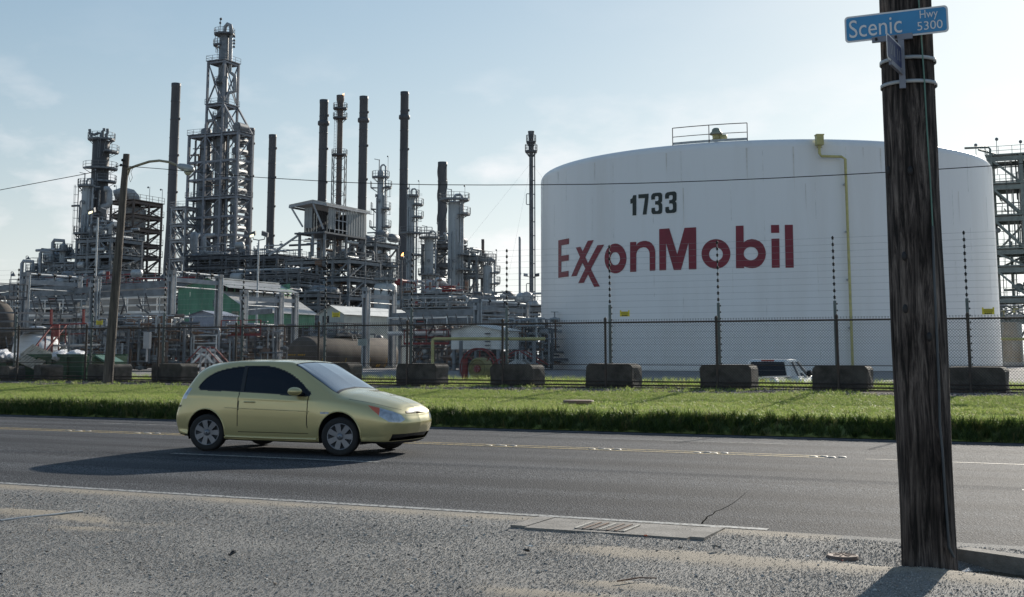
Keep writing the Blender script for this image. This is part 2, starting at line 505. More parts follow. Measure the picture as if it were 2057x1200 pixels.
# ---- scatter: source meshes placed on an emitter sheet by geometry nodes
def scatter(name, emitter, src, density, smin, smax, seed=1, upright=False, dens_attr=None, tilt=0.0):
    ob = link(name, emitter)
    g = bpy.data.node_groups.new(name, 'GeometryNodeTree')
    g.interface.new_socket('Geometry', in_out='INPUT', socket_type='NodeSocketGeometry')
    g.interface.new_socket('Geometry', in_out='OUTPUT', socket_type='NodeSocketGeometry')
    N = g.nodes.new; K = g.links.new
    gi = N('NodeGroupInput'); go = N('NodeGroupOutput')
    dp = N('GeometryNodeDistributePointsOnFaces'); dp.inputs['Seed'].default_value = seed
    K(gi.outputs[0], dp.inputs['Mesh'])
    if dens_attr:
        na = N('GeometryNodeInputNamedAttribute'); na.data_type = 'FLOAT'; na.inputs['Name'].default_value = dens_attr
        mu = N('ShaderNodeMath'); mu.operation = 'MULTIPLY'; mu.inputs[1].default_value = density
        K(na.outputs['Attribute'], mu.inputs[0]); K(mu.outputs[0], dp.inputs['Density'])
    else:
        dp.inputs['Density'].default_value = density
    oi = N('GeometryNodeObjectInfo'); oi.inputs['Object'].default_value = src; oi.transform_space = 'ORIGINAL'
    ip = N('GeometryNodeInstanceOnPoints')
    K(dp.outputs['Points'], ip.inputs['Points']); K(oi.outputs['Geometry'], ip.inputs['Instance'])
    rv = N('FunctionNodeRandomValue'); rv.data_type = 'FLOAT_VECTOR'
    if upright:
        rv.inputs['Min'].default_value = (-tilt, -tilt, 0); rv.inputs['Max'].default_value = (tilt, tilt, 6.283)
    else:
        rv.inputs['Min'].default_value = (-.5, -.5, 0); rv.inputs['Max'].default_value = (.5, .5, 6.283)
    K(rv.outputs['Value'], ip.inputs['Rotation'])
    sv = N('FunctionNodeRandomValue'); sv.data_type = 'FLOAT_VECTOR'
    lo, hi = smin, smax
    sv.inputs['Min'].default_value = (lo,) * 3 if upright else (lo, lo, lo * 0.7)
    sv.inputs['Max'].default_value = (hi,) * 3
    sv.inputs['Seed'].default_value = 5
    K(sv.outputs['Value'], ip.inputs['Scale'])
    K(ip.outputs['Instances'], go.inputs[0])
    md = ob.modifiers.new('scatter', 'NODES'); md.node_group = g
    tag(ob, kind='stuff')
    return ob
def rnd_mat(name, stops, rough=0.7, trans=0.0, zgrad=None):
    m = bpy.data.materials.new(name); m.use_nodes = True
    t = m.node_tree; b = t.nodes['Principled BSDF']
    oi = t.nodes.new('ShaderNodeObjectInfo')
    r = t.nodes.new('ShaderNodeValToRGB')
    while len(r.color_ramp.elements) < len(stops): r.color_ramp.elements.new(0.5)
    for e, (p, c) in zip(r.color_ramp.elements, stops): e.position = p; e.color = (*c, 1)
    t.links.new(oi.outputs['Random'], r.inputs['Fac'])
    t.links.new(r.outputs[0], b.inputs['Base Color'])
    b.inputs['Roughness'].default_value = rough
    if trans:
        tr = t.nodes.new('ShaderNodeBsdfTranslucent')
        t.links.new(r.outputs[0], tr.inputs['Color'])
        mxs = t.nodes.new('ShaderNodeMixShader'); mxs.inputs[0].default_value = trans
        t.links.new(b.outputs[0], mxs.inputs[1]); t.links.new(tr.outputs[0], mxs.inputs[2])
        t.links.new(mxs.outputs[0], t.nodes['Material Output'].inputs['Surface'])
    return m
STONE = rnd_mat('gravel_stones', [(0, (0.12, 0.11, 0.10)), (0.3, (0.25, 0.24, 0.225)), (0.6, (0.38, 0.365, 0.335)), (0.82, (0.47, 0.45, 0.42)), (0.95, (0.29, 0.21, 0.15)), (1, (0.62, 0.59, 0.54))], 0.85)
def stone_src(name, seed, m):
    bm = bmesh.new(); bmesh.ops.create_icosphere(bm, subdivisions=1, radius=1.0)
    rn = random.Random(seed)
    for v in bm.verts: v.co *= rn.uniform(0.72, 1.15); v.co.z *= 0.5
    me = bpy.data.meshes.new(name); bm.to_mesh(me); bm.free(); me.materials.append(m)
    return bpy.data.objects.new(name, me)
pebble = stone_src('pebble', 3, STONE)
def dens(u, n):
    s_ = sand(u, n)
    d = 1.0 - 0.93 * s_
    if u < -3 and n > 10.5: d *= 0.6
    return max(0.02, d) * (0.75 + 0.5 * noise.noise(Vector((u * 0.9, n * 1.1, 9))))
GU = frange(-14.5, 3.2, 150); GN = frange(4.6, 11.02, 70)
em = strip_mesh('shoulder_gravel', GU, GN, lambda u, n: shoulder_z(u, n) + 0.004, STONE, {'dens': dens})
scatter('shoulder_gravel', em, pebble, 3600, 0.0025, 0.0075, 2, dens_attr='dens')
em = strip_mesh('coarse_gravel', GU, GN, lambda u, n: shoulder_z(u, n) + 0.006, STONE, {'dens': dens})
scatter('coarse_gravel', em, pebble, 30, 0.008, 0.018, 6, dens_attr='dens')

# far kerb, lawn bank and yard
def lawn_z(u, n):
    z = 0.34 + 0.28 * smooth01(24.0, 31.6, n)
    if n < 23.5: return 0.004
    if n < 24.2: z = 0.02 + 0.32 * smooth01(23.46, 24.15, n)
    return z + 0.035 * noise.noise(Vector((u * 0.35, n * 0.5, 2))) * smooth01(23.6, 24.6, n)
LAWN = mat('lawn_turf', (0.21, 0.27, 0.08), 0.95, 0, 0, 3, col2=(0.17, 0.18, 0.07), bump=0.6, bscale=40)
kb = MB()
ku = frange(-60, 20, 80)
for i in range(80):
    kb.prism([UN(ku[i] + 0.006, FAR - 0.02, -0.02), UN(ku[i] + 0.006, FAR - 0.0, 0.012), UN(ku[i] + 0.006, FAR + 0.04, 0.015), UN(ku[i] + 0.006, FAR + 0.16, 0.015), UN(ku[i] + 0.006, FAR + 0.16, -0.02)], UU * (ku[1] - ku[0] - 0.012))
kerb = link('kerb', kb.mesh('kerb', mat('dark_kerb_concrete', (0.10, 0.10, 0.105), 0.9, 0, 0.2, 6, bump=0.4))); tag(kerb, kind='structure')
lawn = link('lawn', strip_mesh('lawn', UFAR + frange(-55, 12, 90) + [20, 60, 300], [FAR + 0.15, 23.52] + frange(23.7, 29.6, 26), lawn_z, LAWN)); tag(lawn, kind='structure')
SOIL = mat('brown_gravel_strip', (0.20, 0.155, 0.125), 0.95, 0, 0, 14, bump=0.9, bscale=25, col2=(0.10, 0.085, 0.075))
gstrip = link('gravel_strip', strip_mesh('gravel_strip', UFAR + frange(-55, 12, 90) + [20, 60, 300], frange(29.6, 34.0, 16), lambda u, n: lawn_z(u, min(n, 31.3)) if n < 31.4 else (0.625 if n < 33 else 0.625 - 0.09 * (n - 33)), SOIL)); tag(gstrip, kind='structure')
YARD = mat('yard_gravel', (0.30, 0.28, 0.265), 0.95, 0, 0, 1.2, bump=0.5, bscale=12, col2=(0.20, 0.19, 0.185))
TU, TN = toun(PN(1548, 768, 42.0))
def yard_z(u, n):
    z = 0.535 - 0.035 * smooth01(34, 60, n)
    return z - 0.86 * math.exp(-((u - TU - 1.5) / 5.5) ** 4) * smooth01(38.6, 41.2, n) * (1 - smooth01(48, 52, n))
yard = link('yard_ground', strip_mesh('yard_ground', [-4000, -1000, -300] + frange(-150, -20, 14) + frange(-18, 20, 76) + [40, 70, 100, 300, 1000, 4000], frange(34.0, 38, 4) + frange(38.5, 53, 29) + [56, 60, 100, 200, 500, 1500, 4500], yard_z, YARD)); tag(yard, kind='structure')

GRASS = rnd_mat('grass_blades', [(0, (0.17, 0.24, 0.06)), (0.35, (0.27, 0.36, 0.09)), (0.7, (0.36, 0.43, 0.13)), (0.92, (0.42, 0.43, 0.18)), (1, (0.44, 0.40, 0.22))], 0.5, 0.6)
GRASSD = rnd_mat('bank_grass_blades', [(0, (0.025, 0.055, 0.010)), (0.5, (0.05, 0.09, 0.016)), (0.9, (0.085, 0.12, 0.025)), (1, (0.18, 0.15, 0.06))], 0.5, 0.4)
def tuft(name, m, nb, h, w, lean, spread, seed):
    rn = random.Random(seed); mb = MB()
    for i in range(nb):
        a = rn.uniform(0, 2 * pi); hh = h * rn.uniform(0.6, 1.1); ww = w * rn.uniform(0.7, 1.2)
        bx, by = rn.uniform(-spread, spread), rn.uniform(-spread, spread)
        l_ = lean * rn.uniform(0.3, 1.2); a2 = rn.uniform(0, 2 * pi)
        ox, oy = cos(a) * ww, sin(a) * ww; lx, ly = cos(a2) * l_ * hh, sin(a2) * l_ * hh
        mb.add([(bx - ox, by - oy, 0), (bx + ox, by + oy, 0), (bx + ox * .8 + lx * .35, by + oy * .8 + ly * .35, hh * .6), (bx - ox * .8 + lx * .35, by - oy * .8 + ly * .35, hh * .6), (bx + lx, by + ly, hh)],
               [(0, 1, 2, 3), (3, 2, 4)])
    return bpy.data.objects.new(name, mb.mesh(name, m))
tf = tuft('mown_tuft', GRASS, 10, 0.055, 0.006, 1.6, 0.06, 1)
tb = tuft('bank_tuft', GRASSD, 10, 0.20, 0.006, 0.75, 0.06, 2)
tw = tuft('weed_tuft', GRASS, 9, 0.34, 0.008, 0.5, 0.08, 3)
def lawn_d(u, n):
    return max(0.1, min(1.4, 0.9 + 1.5 * noise.fractal(Vector((u * 0.45, n * 0.8, 1)), 1.0, 2.0, 4)))
em = strip_mesh('mown_grass', frange(-46, 4, 100), frange(23.95, 30.2, 24), lambda u, n: lawn_z(u, n), GRASS, {'dens': lambda u, n: lawn_d(u, n) * (1 if n < 29.2 else max(0, 1 - (n - 29.2) * 1.2 + .5 * noise.noise(Vector((u * .8, n, 4)))))})
scatter('mown_grass', em, tf, 420, 0.75, 1.35, 3, True, 'dens', 0.25)
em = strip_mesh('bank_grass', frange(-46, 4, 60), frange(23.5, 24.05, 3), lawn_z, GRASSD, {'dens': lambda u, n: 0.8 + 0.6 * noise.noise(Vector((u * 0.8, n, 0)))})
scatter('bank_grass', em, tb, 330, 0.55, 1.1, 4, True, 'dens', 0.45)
em = strip_mesh('weeds', frange(-46, 6, 60), frange(34.4, 38.5, 6), lambda u, n: 0.535, GRASS, {'dens': lambda u, n: max(0.0, 0.5 + 1.2 * noise.fractal(Vector((u * 0.35, n * 0.6, 7)), 1.0, 2.0, 4))})
scatter('weeds', em, tw, 45, 0.5, 1.1, 5, True, 'dens', 0.3)
em = strip_mesh('verge_weeds', frange(-46, 6, 60), frange(30, 33.6, 8), lambda u, n: lawn_z(u, min(n, 31.3)), GRASS, {'dens': lambda u, n: max(0.0, -0.25 + 1.3 * noise.fractal(Vector((u * 0.6, n * 0.9, 17)), 1.0, 2.0, 4))})
scatter('verge_weeds', em, tf, 120, 0.8, 2.0, 8, True, 'dens', 0.3)
BST = rnd_mat('verge_stones', [(0, (0.07, 0.06, 0.055)), (0.6, (0.19, 0.16, 0.14)), (1, (0.36, 0.32, 0.29))], 0.8)
em = strip_mesh('verge_stones', frange(-46, 4, 60), frange(29.7, 34.2, 8), lambda u, n: lawn_z(u, min(n, 31.3)) + .004, BST)
scatter('verge_stones', em, stone_src('verge_stone', 9, BST), 130, 0.015, 0.05, 9)
# ------------------------------------------------------------------ the big white storage tank
TA = (atan((1087 - CX) / F * CT) + atan((2013 - CX) / F * CT)) / 2
THALF = (atan((2013 - CX) / F * CT) - atan((1087 - CX) / F * CT)) / 2
TD = 95.0; TR = TD * sin(THALF)
TC = Vector((TD * sin(TA), TD * cos(TA), 0.0))
TZ0, TZ1 = 0.52, 15.25
TANKM = mat('white_tank_paint', (0.83, 0.83, 0.83), 0.36, 0, 0, 0.5, col2=(0.745, 0.73, 0.71), streak=(1, 1, 0.10), thr=(0.48, 0.82))
tank = Thing('storage_tank', 'huge white cylindrical storage tank with dark red lettering beyond the chain-link fence', 'storage tank', (TC.x, TC.y, TZ0))
mb = MB()
# six courses of plate, each set a few millimetres inside the one below
hc = (TZ1 - 0.55 - TZ0) / 6
for k in range(6):
    mb.lathe(TC, [(TR - 0.004 * k, TZ0 + k * hc), (TR - 0.004 * k, TZ0 + (k + 1) * hc)], 160)
    mb.lathe(TC, [(TR - 0.004 * k - .02, TZ0 + (k + 1) * hc - .001), (TR - 0.004 * k, TZ0 + (k + 1) * hc - .001)], 160, smooth=False)
tank.part('shell', mb, TANKM)
# upright weld seams, staggered from course to course, each a low bead
SEAM = mat('weld_seam', (0.74, 0.735, 0.72), 0.5)
for k in range(6):
    for i in range(9):
        a = -pi / 2 - TA + radians(-78 + 18 * i + 7 * (k % 2))
        rr_ = TR - .004 * k + .002; d_ = Vector((cos(a), sin(a), 0)); t_ = Vector((-sin(a), cos(a), 0))
        b2 = MB(); z_a = TZ0 + k * hc + .03; z_b = TZ0 + (k + 1) * hc - .03
        b2.obox(TC + d_ * rr_ + Vector((0, 0, (z_a + z_b) / 2)), t_ * .018, d_ * .004, (0, 0, (z_b - z_a) / 2)); tank.part('weld_seam', b2, SEAM)
# dirt runs below the rim
DIRT = mat('dirt_run', (0.69, 0.665, 0.63), 0.6, 0, 0.1, 2)
rs_ = random.Random(12)
for i in range(16):
    a = -pi / 2 - TA + radians(rs_.uniform(-75, 78)); d_ = Vector((cos(a), sin(a), 0)); t_ = Vector((-sin(a), cos(a), 0)); L_ = rs_.uniform(.5, 3.2); w_ = rs_.uniform(.02, .07); z_t = TZ1 - .62 - rs_.choice((0, 0, 0, hc)); rr_ = TR - .004 * 4 + .006
    b2 = MB(); p_ = TC + d_ * rr_ + Vector((0, 0, z_t)); b2.add([p_ - t_ * w_, p_ + t_ * w_, p_ + t_ * w_ * .5 - Vector((0, 0, L_ * .6)), p_ + t_ * w_ * .1 - Vector((0, 0, L_)), p_ - t_ * w_ * .6 - Vector((0, 0, L_ * .5))], [(0, 1, 2, 3, 4)]); tank.part('dirt_run', b2, DIRT)
mb = MB()
mb.lathe(TC + Vector((0, 0, TZ0)), [(TR - 0.02 - 0.5 * (1 - cos(a)), TZ1 - 0.56 + 0.5 * sin(a) - TZ0) for a in [pi / 2 * i / 6 for i in range(7)]] + [(TR * 0.7, TZ1 + 0.35 - TZ0), (TR * .35, TZ1 + 0.8 - TZ0), (0.01, TZ1 + 1.0 - TZ0)], 160)
tank.part('roof', mb, TANKM)
mb = MB(); mb.lathe(TC, [(TR + 0.9, GZ - 0.05), (TR + 0.9, GZ + 0.025), (TR - 0.1, GZ + 0.03)], 120); tank.part('ring_foundation', mb, CONC)

def tank_hit(px, py, r):
    d = Vector(((px - CX) / F, CT - (CY - py) / F * ST, ST + (CY - py) / F * CT))
    a = d.x ** 2 + d.y ** 2; b_ = -(d.x * TC.x + d.y * TC.y); c_ = TC.x ** 2 + TC.y ** 2 - r * r
    disc = b_ * b_ - a * c_
    k = (-b_ - sqrt(max(0, disc))) / a
    p = d * k + Vector((0, 0, EYE))
    return p
def tank_sz(px, py, r):
    p = tank_hit(px, py, r)
    return atan2(p.y - TC.y, p.x - TC.x) * r, p.z
def letter(name, loops, m, r):
    """outline and holes measured on the photograph, laid round the shell"""
    L2 = [[Vector((*tank_sz(x, y, r), 0)) for x, y in lp] for lp in loops]
    tris = tessellate_polygon(L2)
    flat = [v for lp in L2 for v in lp]
    bm = bmesh.new()
    vs = [bm.verts.new(v) for v in flat]
    for tr in tris:
        try: bm.faces.new([vs[i] for i in tr])
        except ValueError: pass
    s0 = min(v.x for v in flat); s1 = max(v.x for v in flat)
    k = max(1, int((s1 - s0) / 0.3))
    for i in range(1, k):
        bmesh.ops.bisect_plane(bm, geom=bm.verts[:] + bm.edges[:] + bm.faces[:], plane_co=(s0 + (s1 - s0) * i / k, 0, 0), plane_no=(1, 0, 0))
    for v in bm.verts:
        a = v.co.x / r; v.co = Vector((TC.x + r * cos(a), TC.y + r * sin(a), v.co.y)) - tank.org
    bmesh.ops.recalc_face_normals(bm, faces=bm.faces)
    me = bpy.data.meshes.new(name); bm.to_mesh(me); bm.free(); me.materials.append(m)
    return link(name, me, tank.o)
REDL = mat('dark_red_lettering', (0.20, 0.012, 0.03), 0.45, 0, 0.12, 1)
BLKL = mat('black_green_numerals', (0.006, 0.018, 0.018), 0.45, 0, 0.1, 1)
def Z5(l): return [(1100 + x / 7.5, 440 + y / 7.5) for x, y in l]
def Z4(l): return [(1230 + x / 5.0, 360 + y / 5.0) for x, y in l]
def ell(cx, cy, rx, ry, n=40): return [(cx + rx * cos(2 * pi * i / n), cy + ry * sin(2 * pi * i / n)) for i in range(n)]
LR = TR + 0.012
letter('letter', [Z5([(160, 325), (322, 293), (320, 380), (205, 400), (205, 557), (318, 540), (317, 628), (205, 645), (205, 800), (315, 782), (315, 868), (160, 890)])], REDL, LR)
letter('letter', [Z5([(425, 432), (495, 420), (785, 1018), (700, 1025)])], REDL, LR)
letter('letter_stroke', [Z5([(605, 330), (693, 320), (435, 860), (355, 868)])], REDL, LR + 0.006)
letter('letter_stroke', [Z5([(750, 398), (850, 388), (545, 962), (460, 970)])], REDL, LR + 0.006)
letter('letter', [Z5(ell(1022, 597, 165, 225)), Z5(ell(1018, 600, 72, 98))], REDL, LR)
letter('letter', [Z5([(1242, 350), (1335, 345), (1335, 398), (1360, 362), (1395, 343), (1440, 332), (1480, 331), (1530, 343), (1570, 370), (1600, 412), (1617, 460), (1622, 500), (1622, 778), (1538, 782), (1536, 520), (1530, 490), (1515, 462), (1500, 445), (1480, 432), (1440, 427), (1405, 435), (1375, 452), (1350, 483), (1335, 525), (1335, 795), (1242, 800)])], REDL, LR)
letter('letter', [Z4([(470, 502), (572, 495), (652, 755), (725, 490), (842, 484), (845, 906), (768, 908), (765, 640), (690, 912), (617, 914), (540, 645), (540, 915), (472, 918)])], REDL, LR)
letter('letter', [Z4(ell(1041, 752, 145, 149)), Z4(ell(1041, 755, 69, 68))], REDL, LR)
letter('letter', [Z4([(1240, 470), (1318, 467), (1320, 635), (1355, 612), (1400, 602), (1440, 608), (1480, 625), (1512, 655), (1530, 690), (1541, 725), (1542, 755), (1536, 795), (1522, 825), (1500, 857), (1470, 880), (1440, 891), (1410, 895), (1375, 893), (1345, 886), (1325, 877), (1325, 895), (1242, 896)]), Z4(ell(1392, 748, 72, 67))], REDL, LR)
letter('letter', [Z4([(1598, 600), (1678, 597), (1682, 890), (1602, 892)])], REDL, LR)
letter('letter_dot', [Z4([(1593, 462), (1675, 460), (1677, 540), (1595, 541)])], REDL, LR)
letter('letter', [Z4([(1732, 460), (1813, 459), (1823, 890), (1740, 891)])], REDL, LR)
letter('numeral', [Z4([(180, 205), (200, 192), (210, 163), (240, 160), (240, 364), (203, 366), (203, 243), (182, 249)])], BLKL, LR)
letter('numeral', [Z4([(262, 155), (363, 147), (363, 182), (342, 355), (305, 357), (328, 190), (262, 194)])], BLKL, LR)
three = [(390, 207), (390, 172), (395, 158), (410, 143), (440, 138), (480, 135), (494, 144), (500, 157), (500, 215), (497, 228), (486, 237), (498, 247), (501, 262), (500, 325), (496, 340), (480, 350), (410, 353), (398, 345), (393, 330), (393, 291), (427, 288), (428, 310), (432, 320), (445, 322), (460, 318), (466, 306), (465, 270), (461, 260), (452, 256), (430, 256), (430, 222), (452, 221), (460, 215), (464, 204), (463, 182), (460, 174), (450, 171), (434, 173), (428, 181), (427, 205)]
letter('numeral', [Z4(three)], BLKL, LR)
letter('numeral', [Z4([(529 + (x - 390) * 1.05, y - 9 - (x - 390) * 0.03) for x, y in three])], BLKL, LR)
# yellow foam line down the shell with its box at the rim
def on_tank(px, py, off): return tank_hit(px, py, TR + off)
p0 = on_tank(1646, 293, 0.35); p1 = on_tank(1646, 308, 0.35); p2 = on_tank(1650, 314, 0.35); p3 = on_tank(1690, 315, 0.35); p4 = on_tank(1698, 320, 0.35)
p5 = Vector((p4.x, p4.y, 0.7))
mb = MB(); mb.tube([p0, p1, p2, p3, p4, p5], 0.085, 10); tank.part('foam_pipe', mb, YELP)
rad = Vector((p0.x - TC.x, p0.y - TC.y, 0)).normalized(); tanv = Vector((-rad.y, rad.x, 0))
mb = MB(); c0 = on_tank(1646, 283, 0.3)
mb.obox(c0 + Vector((0, 0, .02)), tanv * 0.22, rad * 0.24, Vector((0, 0, 0.31))); mb.obox(c0 + Vector((0, 0, 0.36)), tanv * 0.25, rad * 0.27, Vector((0, 0, 0.035)))
mb.lathe(c0 + Vector((0, 0, -0.45)), [(0.10, 0), (0.18, 0.02), (0.18, 0.05), (0.10, 0.07), (0.10, 0.14)], 12)
tank.part('foam_chamber', mb, YELP)
for zz in (3.2, 6.2, 9.2, 12.2):
    f_ = (p5.z - p4.z); q = Vector((p4.x, p4.y, zz)); mb = MB(); mb.obox(q - rad * 0.2, tanv * 0.09, rad * 0.16, (0, 0, 0.05)); tank.part('pipe_clip', mb, GALV)
# roof edge railing and vent
RR = TR - 0.35
def rim_pt(px, h):
    a = tank_sz(px, 285, TR)[0] / TR
    return Vector((TC.x + RR * cos(a), TC.y + RR * sin(a), TZ1 - 0.06 + h))
hr = [0, 0.52, 1.12]
xs_ = [1347, 1385, 1422, 1462, 1501]
for x in (1347, 1422, 1501): mb = MB(); mb.tube([rim_pt(x, -0.05), rim_pt(x, hr[2])], 0.03, 6); tank.part('railing_post', mb, RUSTY)
mb = MB(); mb.tube([rim_pt(x, hr[2]) for x in xs_], 0.03, 6); tank.part('rail', mb, RUSTY)
mb = MB(); mb.tube([rim_pt(x, hr[1]) for x in xs_], 0.026, 6); tank.part('rail', mb, RUSTY)
mb = MB()
for a_, b_ in zip(xs_[:-1], xs_[1:]): mb.prism([rim_pt(a_, 0), rim_pt(b_, 0), rim_pt(b_, 0.16), rim_pt(a_, 0.16)], (0, 0.03, 0))
tank.part('toe_board', mb, GALV)
vp = rim_pt(1437, 0) + Vector((0.2, 1.2, 0.05)); VENT = mat('faded_yellow_vent', (0.40, 0.37, 0.18), 0.55, 0, 0.15, 2)
mb = MB(); mb.lathe(vp, [(0.16, -0.3), (0.16, 0.3)], 14); tank.part('vent_neck', mb, WHITEP)
mb = MB(); mb.lathe(vp, [(0.20, 0.24), (0.30, 0.25), (0.30, 0.31), (0.2, 0.32), (0.2, 0.5)], 16); mb.lathe(vp + Vector((0.42, 0, 0)), [(0.01, 0.26), (0.30, 0.28), (0.30, 0.60), (0.01, 0.62)], 18); mb.lathe(vp, [(0.01, 0.28), (0.24, 0.30), (0.26, .58), (0.01, 0.6)], 16)
tank.part('vent_valve', mb, VENT)
mb = MB(); mb.lathe(vp, [(0.42, 0.62), (0.40, 0.74), (0.30, 0.82), (0.26, 0.98), (0.16, 1.06), (0.01, 1.08)], 18); tank.part('vent_hood', mb, mat('grey_green_vent_hood', (0.25, 0.28, 0.22), 0.6, 0, 0.2, 2))

# ------------------------------------------------------------------ chain-link fence
PX = [1440]
u1440 = toun(PN(1440, 712, FENCE))[0]
SP = 3.19
PU = [u1440 + SP * k for k in range(-11, 4)]
BZ = 0.62; FH = 1.86
fence = Thing('chain_link_fence', 'rusty chain-link fence running along the far edge of the grass verge', 'fence', UN(u1440, FENCE, BZ))
rn = random.Random(5)
pm = MB(); pm.tube([(0, 0, -0.12), (0, 0, FH + 0.05)], 0.034, 10); pm.ball((0, 0, FH + 0.07), 0.045, 8)
pm.tube([(0, 0, FH), (0.0, -0.03, FH + 0.12)], 0.018, 6)
post_me = pm.mesh('post', FENCER)
for u in PU:
    fence.share('post', post_me, UN(u, FENCE, BZ))
rm = MB(); rm.tube([UN(0, 0, 0), UN(SP, 0, 0)], 0.023, 8, cap=False); rail_me = rm.mesh('top_rail', FENCER)
wm = MB(); wm.tube([UN(0, 0, 0), UN(SP, 0, 0)], 0.012, 6, cap=False); wire_me = wm.mesh('tension_wire', FENCER)
bm_ = MB(); bm_.tube([UN(0, 0, 0), UN(SP, 0, 0)], 0.024, 6, cap=False); brail_me = bm_.mesh('bottom_rail', FENCER)
# woven wire of one panel: every strand is a thin three-sided rod, with twisted ends above the rail
mm = MB(); wr = 0.0038; pitch = 0.074
def rod(p, q):
    mm.tube([p, q], wr, 3, cap=False)
for sgn in (1, -1):
    k = -int(FH / pitch) - 1
    while k * pitch < SP + FH:
        a0 = k * pitch
        x0, z0, x1, z1 = a0, 0.06, a0 + sgn * FH, 0.06 + FH
        # clip to the panel
        def clip(xc):
            return 0.06 + (xc - a0) * sgn
        pts = []
        lo, hi = (0, SP)
        za, zb = sorted((clip(lo), clip(hi)))
        zs, ze = max(0.06, za), min(FH, zb)
        if ze > zs:
            pa = (a0 + sgn * (zs - 0.06), zs); pb = (a0 + sgn * (ze - 0.06), ze)
            off = 0.004 * sgn
            rod(UN(pa[0], off, pa[1]), UN(pb[0], off, pb[1]))
            if ze >= FH - 0.001: rod(UN(pb[0], 0, FH), UN(pb[0] + 0.008 * sgn, 0, FH + 0.055))
        k += 1
WIREM = mat('dull_fence_wire', (0.055, 0.052, 0.05), 0.6, 0.3, 0.2, 5)
link_me = mm.mesh('chain_link', WIREM)
for u in PU[:-1]:
    fence.share('top_rail', rail_me, UN(u, FENCE, BZ + FH - 0.03))
    fence.share('tension_wire', wire_me, UN(u, FENCE - 0.012, BZ + 0.66))
    for zz in (0.20, 0.10, 0.03): fence.share('bottom_rail', brail_me, UN(u, FENCE + 0.03, BZ + zz))
    o = fence.share('chain_link', link_me, UN(u, FENCE - 0.02, BZ)); o['kind'] = 'stuff'

# ------------------------------------------------------------------ electric fence on concrete blocks
EN = 32.85
EPX = [30, 183, 328, 486, 652, 826, 1018, 1226, 1445, 1680, 1947]
EU = [toun(PN(x, 700, EN))[0] for x in EPX]
ez = PN(1447, 487, EN).z
EPB = mat('grey_green_fence_post', (0.12, 0.15, 0.15), 0.55, 0, 0.15, 3)
efence = Thing('electric_fence', 'tall electric fence of many thin wires on posts strung with black insulators', 'electric fence', UN(EU[8], EN, BZ))
NW = 22
zt = 2.35
pm = MB(); pm.tube([(0, 0, -0.05), (0, 0, zt)], 0.042, 8); epost = pm.mesh('post', EPB)
pm = MB(); pm.tube([(0, 0, zt - 0.1), (0, 0, ez - BZ + 0.02)], 0.010, 6); erod = pm.mesh('insulator_rod', GALV)
pm = MB()
WZ = [0.35 + (ez - BZ - 0.35) * i / (NW - 1) for i in range(NW)]
for z in WZ:
    k_ = 1.0 if z > zt else 0.5
    pm.lathe((0.0 if z > zt else 0.05, -0.0 if z > zt else -0.03, z), [(r_ * k_, z_ * k_) for r_, z_ in ((0.012, -0.05), (0.038, -0.03), (0.022, -0.008), (0.042, 0.008), (0.022, 0.03), (0.012, 0.05))], 8)
eins = pm.mesh('insulator', DARK)
for i, u in enumerate(EU):
    base = UN(u, EN, BZ)
    efence.share('post', epost, base)
    efence.share('insulator_rod', erod, base)
    o = efence.share('insulator', eins, base); o['kind'] = 'stuff'
EW = mat('thin_fence_wire', (0.30, 0.31, 0.32), 0.5, 0.4, 0.1, 2)
for z in WZ:
    mb = MB()
    pts = [UN(EU[0] - 10, EN, BZ + z)] + [UN(u, EN, BZ + z) for u in EU] + [UN(EU[-1] + 3.3, EN, BZ + z)]
    mb.tube(pts, 0.0024, 4, cap=False)
    efence.part('wire', mb, EW)
# concrete blocks: measured left edge, right edge of the front, and end face
BLKC = mat('dark_weathered_concrete', (0.15, 0.138, 0.122), 0.9, 0, 0, 3.5, bump=0.5, bscale=40, col2=(0.065, 0.06, 0.053))
BLK = [(-25, 22, 736, 0.0), (62, 84, 733, 0.35), (172, 206, 732, 0.12), (307, 362, 731, 0.1), (470, 530, 731, 0.1), (636, 690, 729, 0.08), (800, 872, 731, 0.06), (989, 1067, 733, 0.05), (1181, 1266, 731, 0.03), (1412, 1502, 733, 0.02), (1640, 1735, 735, 0.03), (1910, 2010, 738, 0.05)]
def block_mesh(L_, W_, H_, seed):
    rn = random.Random(seed); bm = bmesh.new()
    c = 0.085
    pts = [(-L_ / 2, 0), (L_ / 2, 0), (L_ / 2, H_ - c), (L_ / 2 - c, H_), (-L_ / 2 + c, H_), (-L_ / 2, H_ - c)]
    vs = [bm.verts.new((x, -W_ / 2, z)) for x, z in pts]; ws = [bm.verts.new((x, W_ / 2, z)) for x, z in pts]
    bm.faces.new(vs); bm.faces.new(ws[::-1])
    for i in range(6): bm.faces.new((vs[i], ws[i], ws[(i + 1) % 6], vs[(i + 1) % 6]))
    bmesh.ops.recalc_face_normals(bm, faces=bm.faces)
    bmesh.ops.bevel(bm, geom=bm.edges[:], offset=0.018, segments=2, affect='EDGES')
    bmesh.ops.triangulate(bm, faces=bm.faces)
    bmesh.ops.subdivide_edges(bm, edges=bm.edges[:], cuts=1)
    for v in bm.verts:
        v.co += Vector((1, 1, 0.6)) * 0.02 * noise.noise(v.co * 4 + Vector((seed * 3.7, 0, 0)))
    me = bpy.data.meshes.new('concrete_block'); bm.to_mesh(me); bm.free(); me.materials.append(BLKC)
    return me
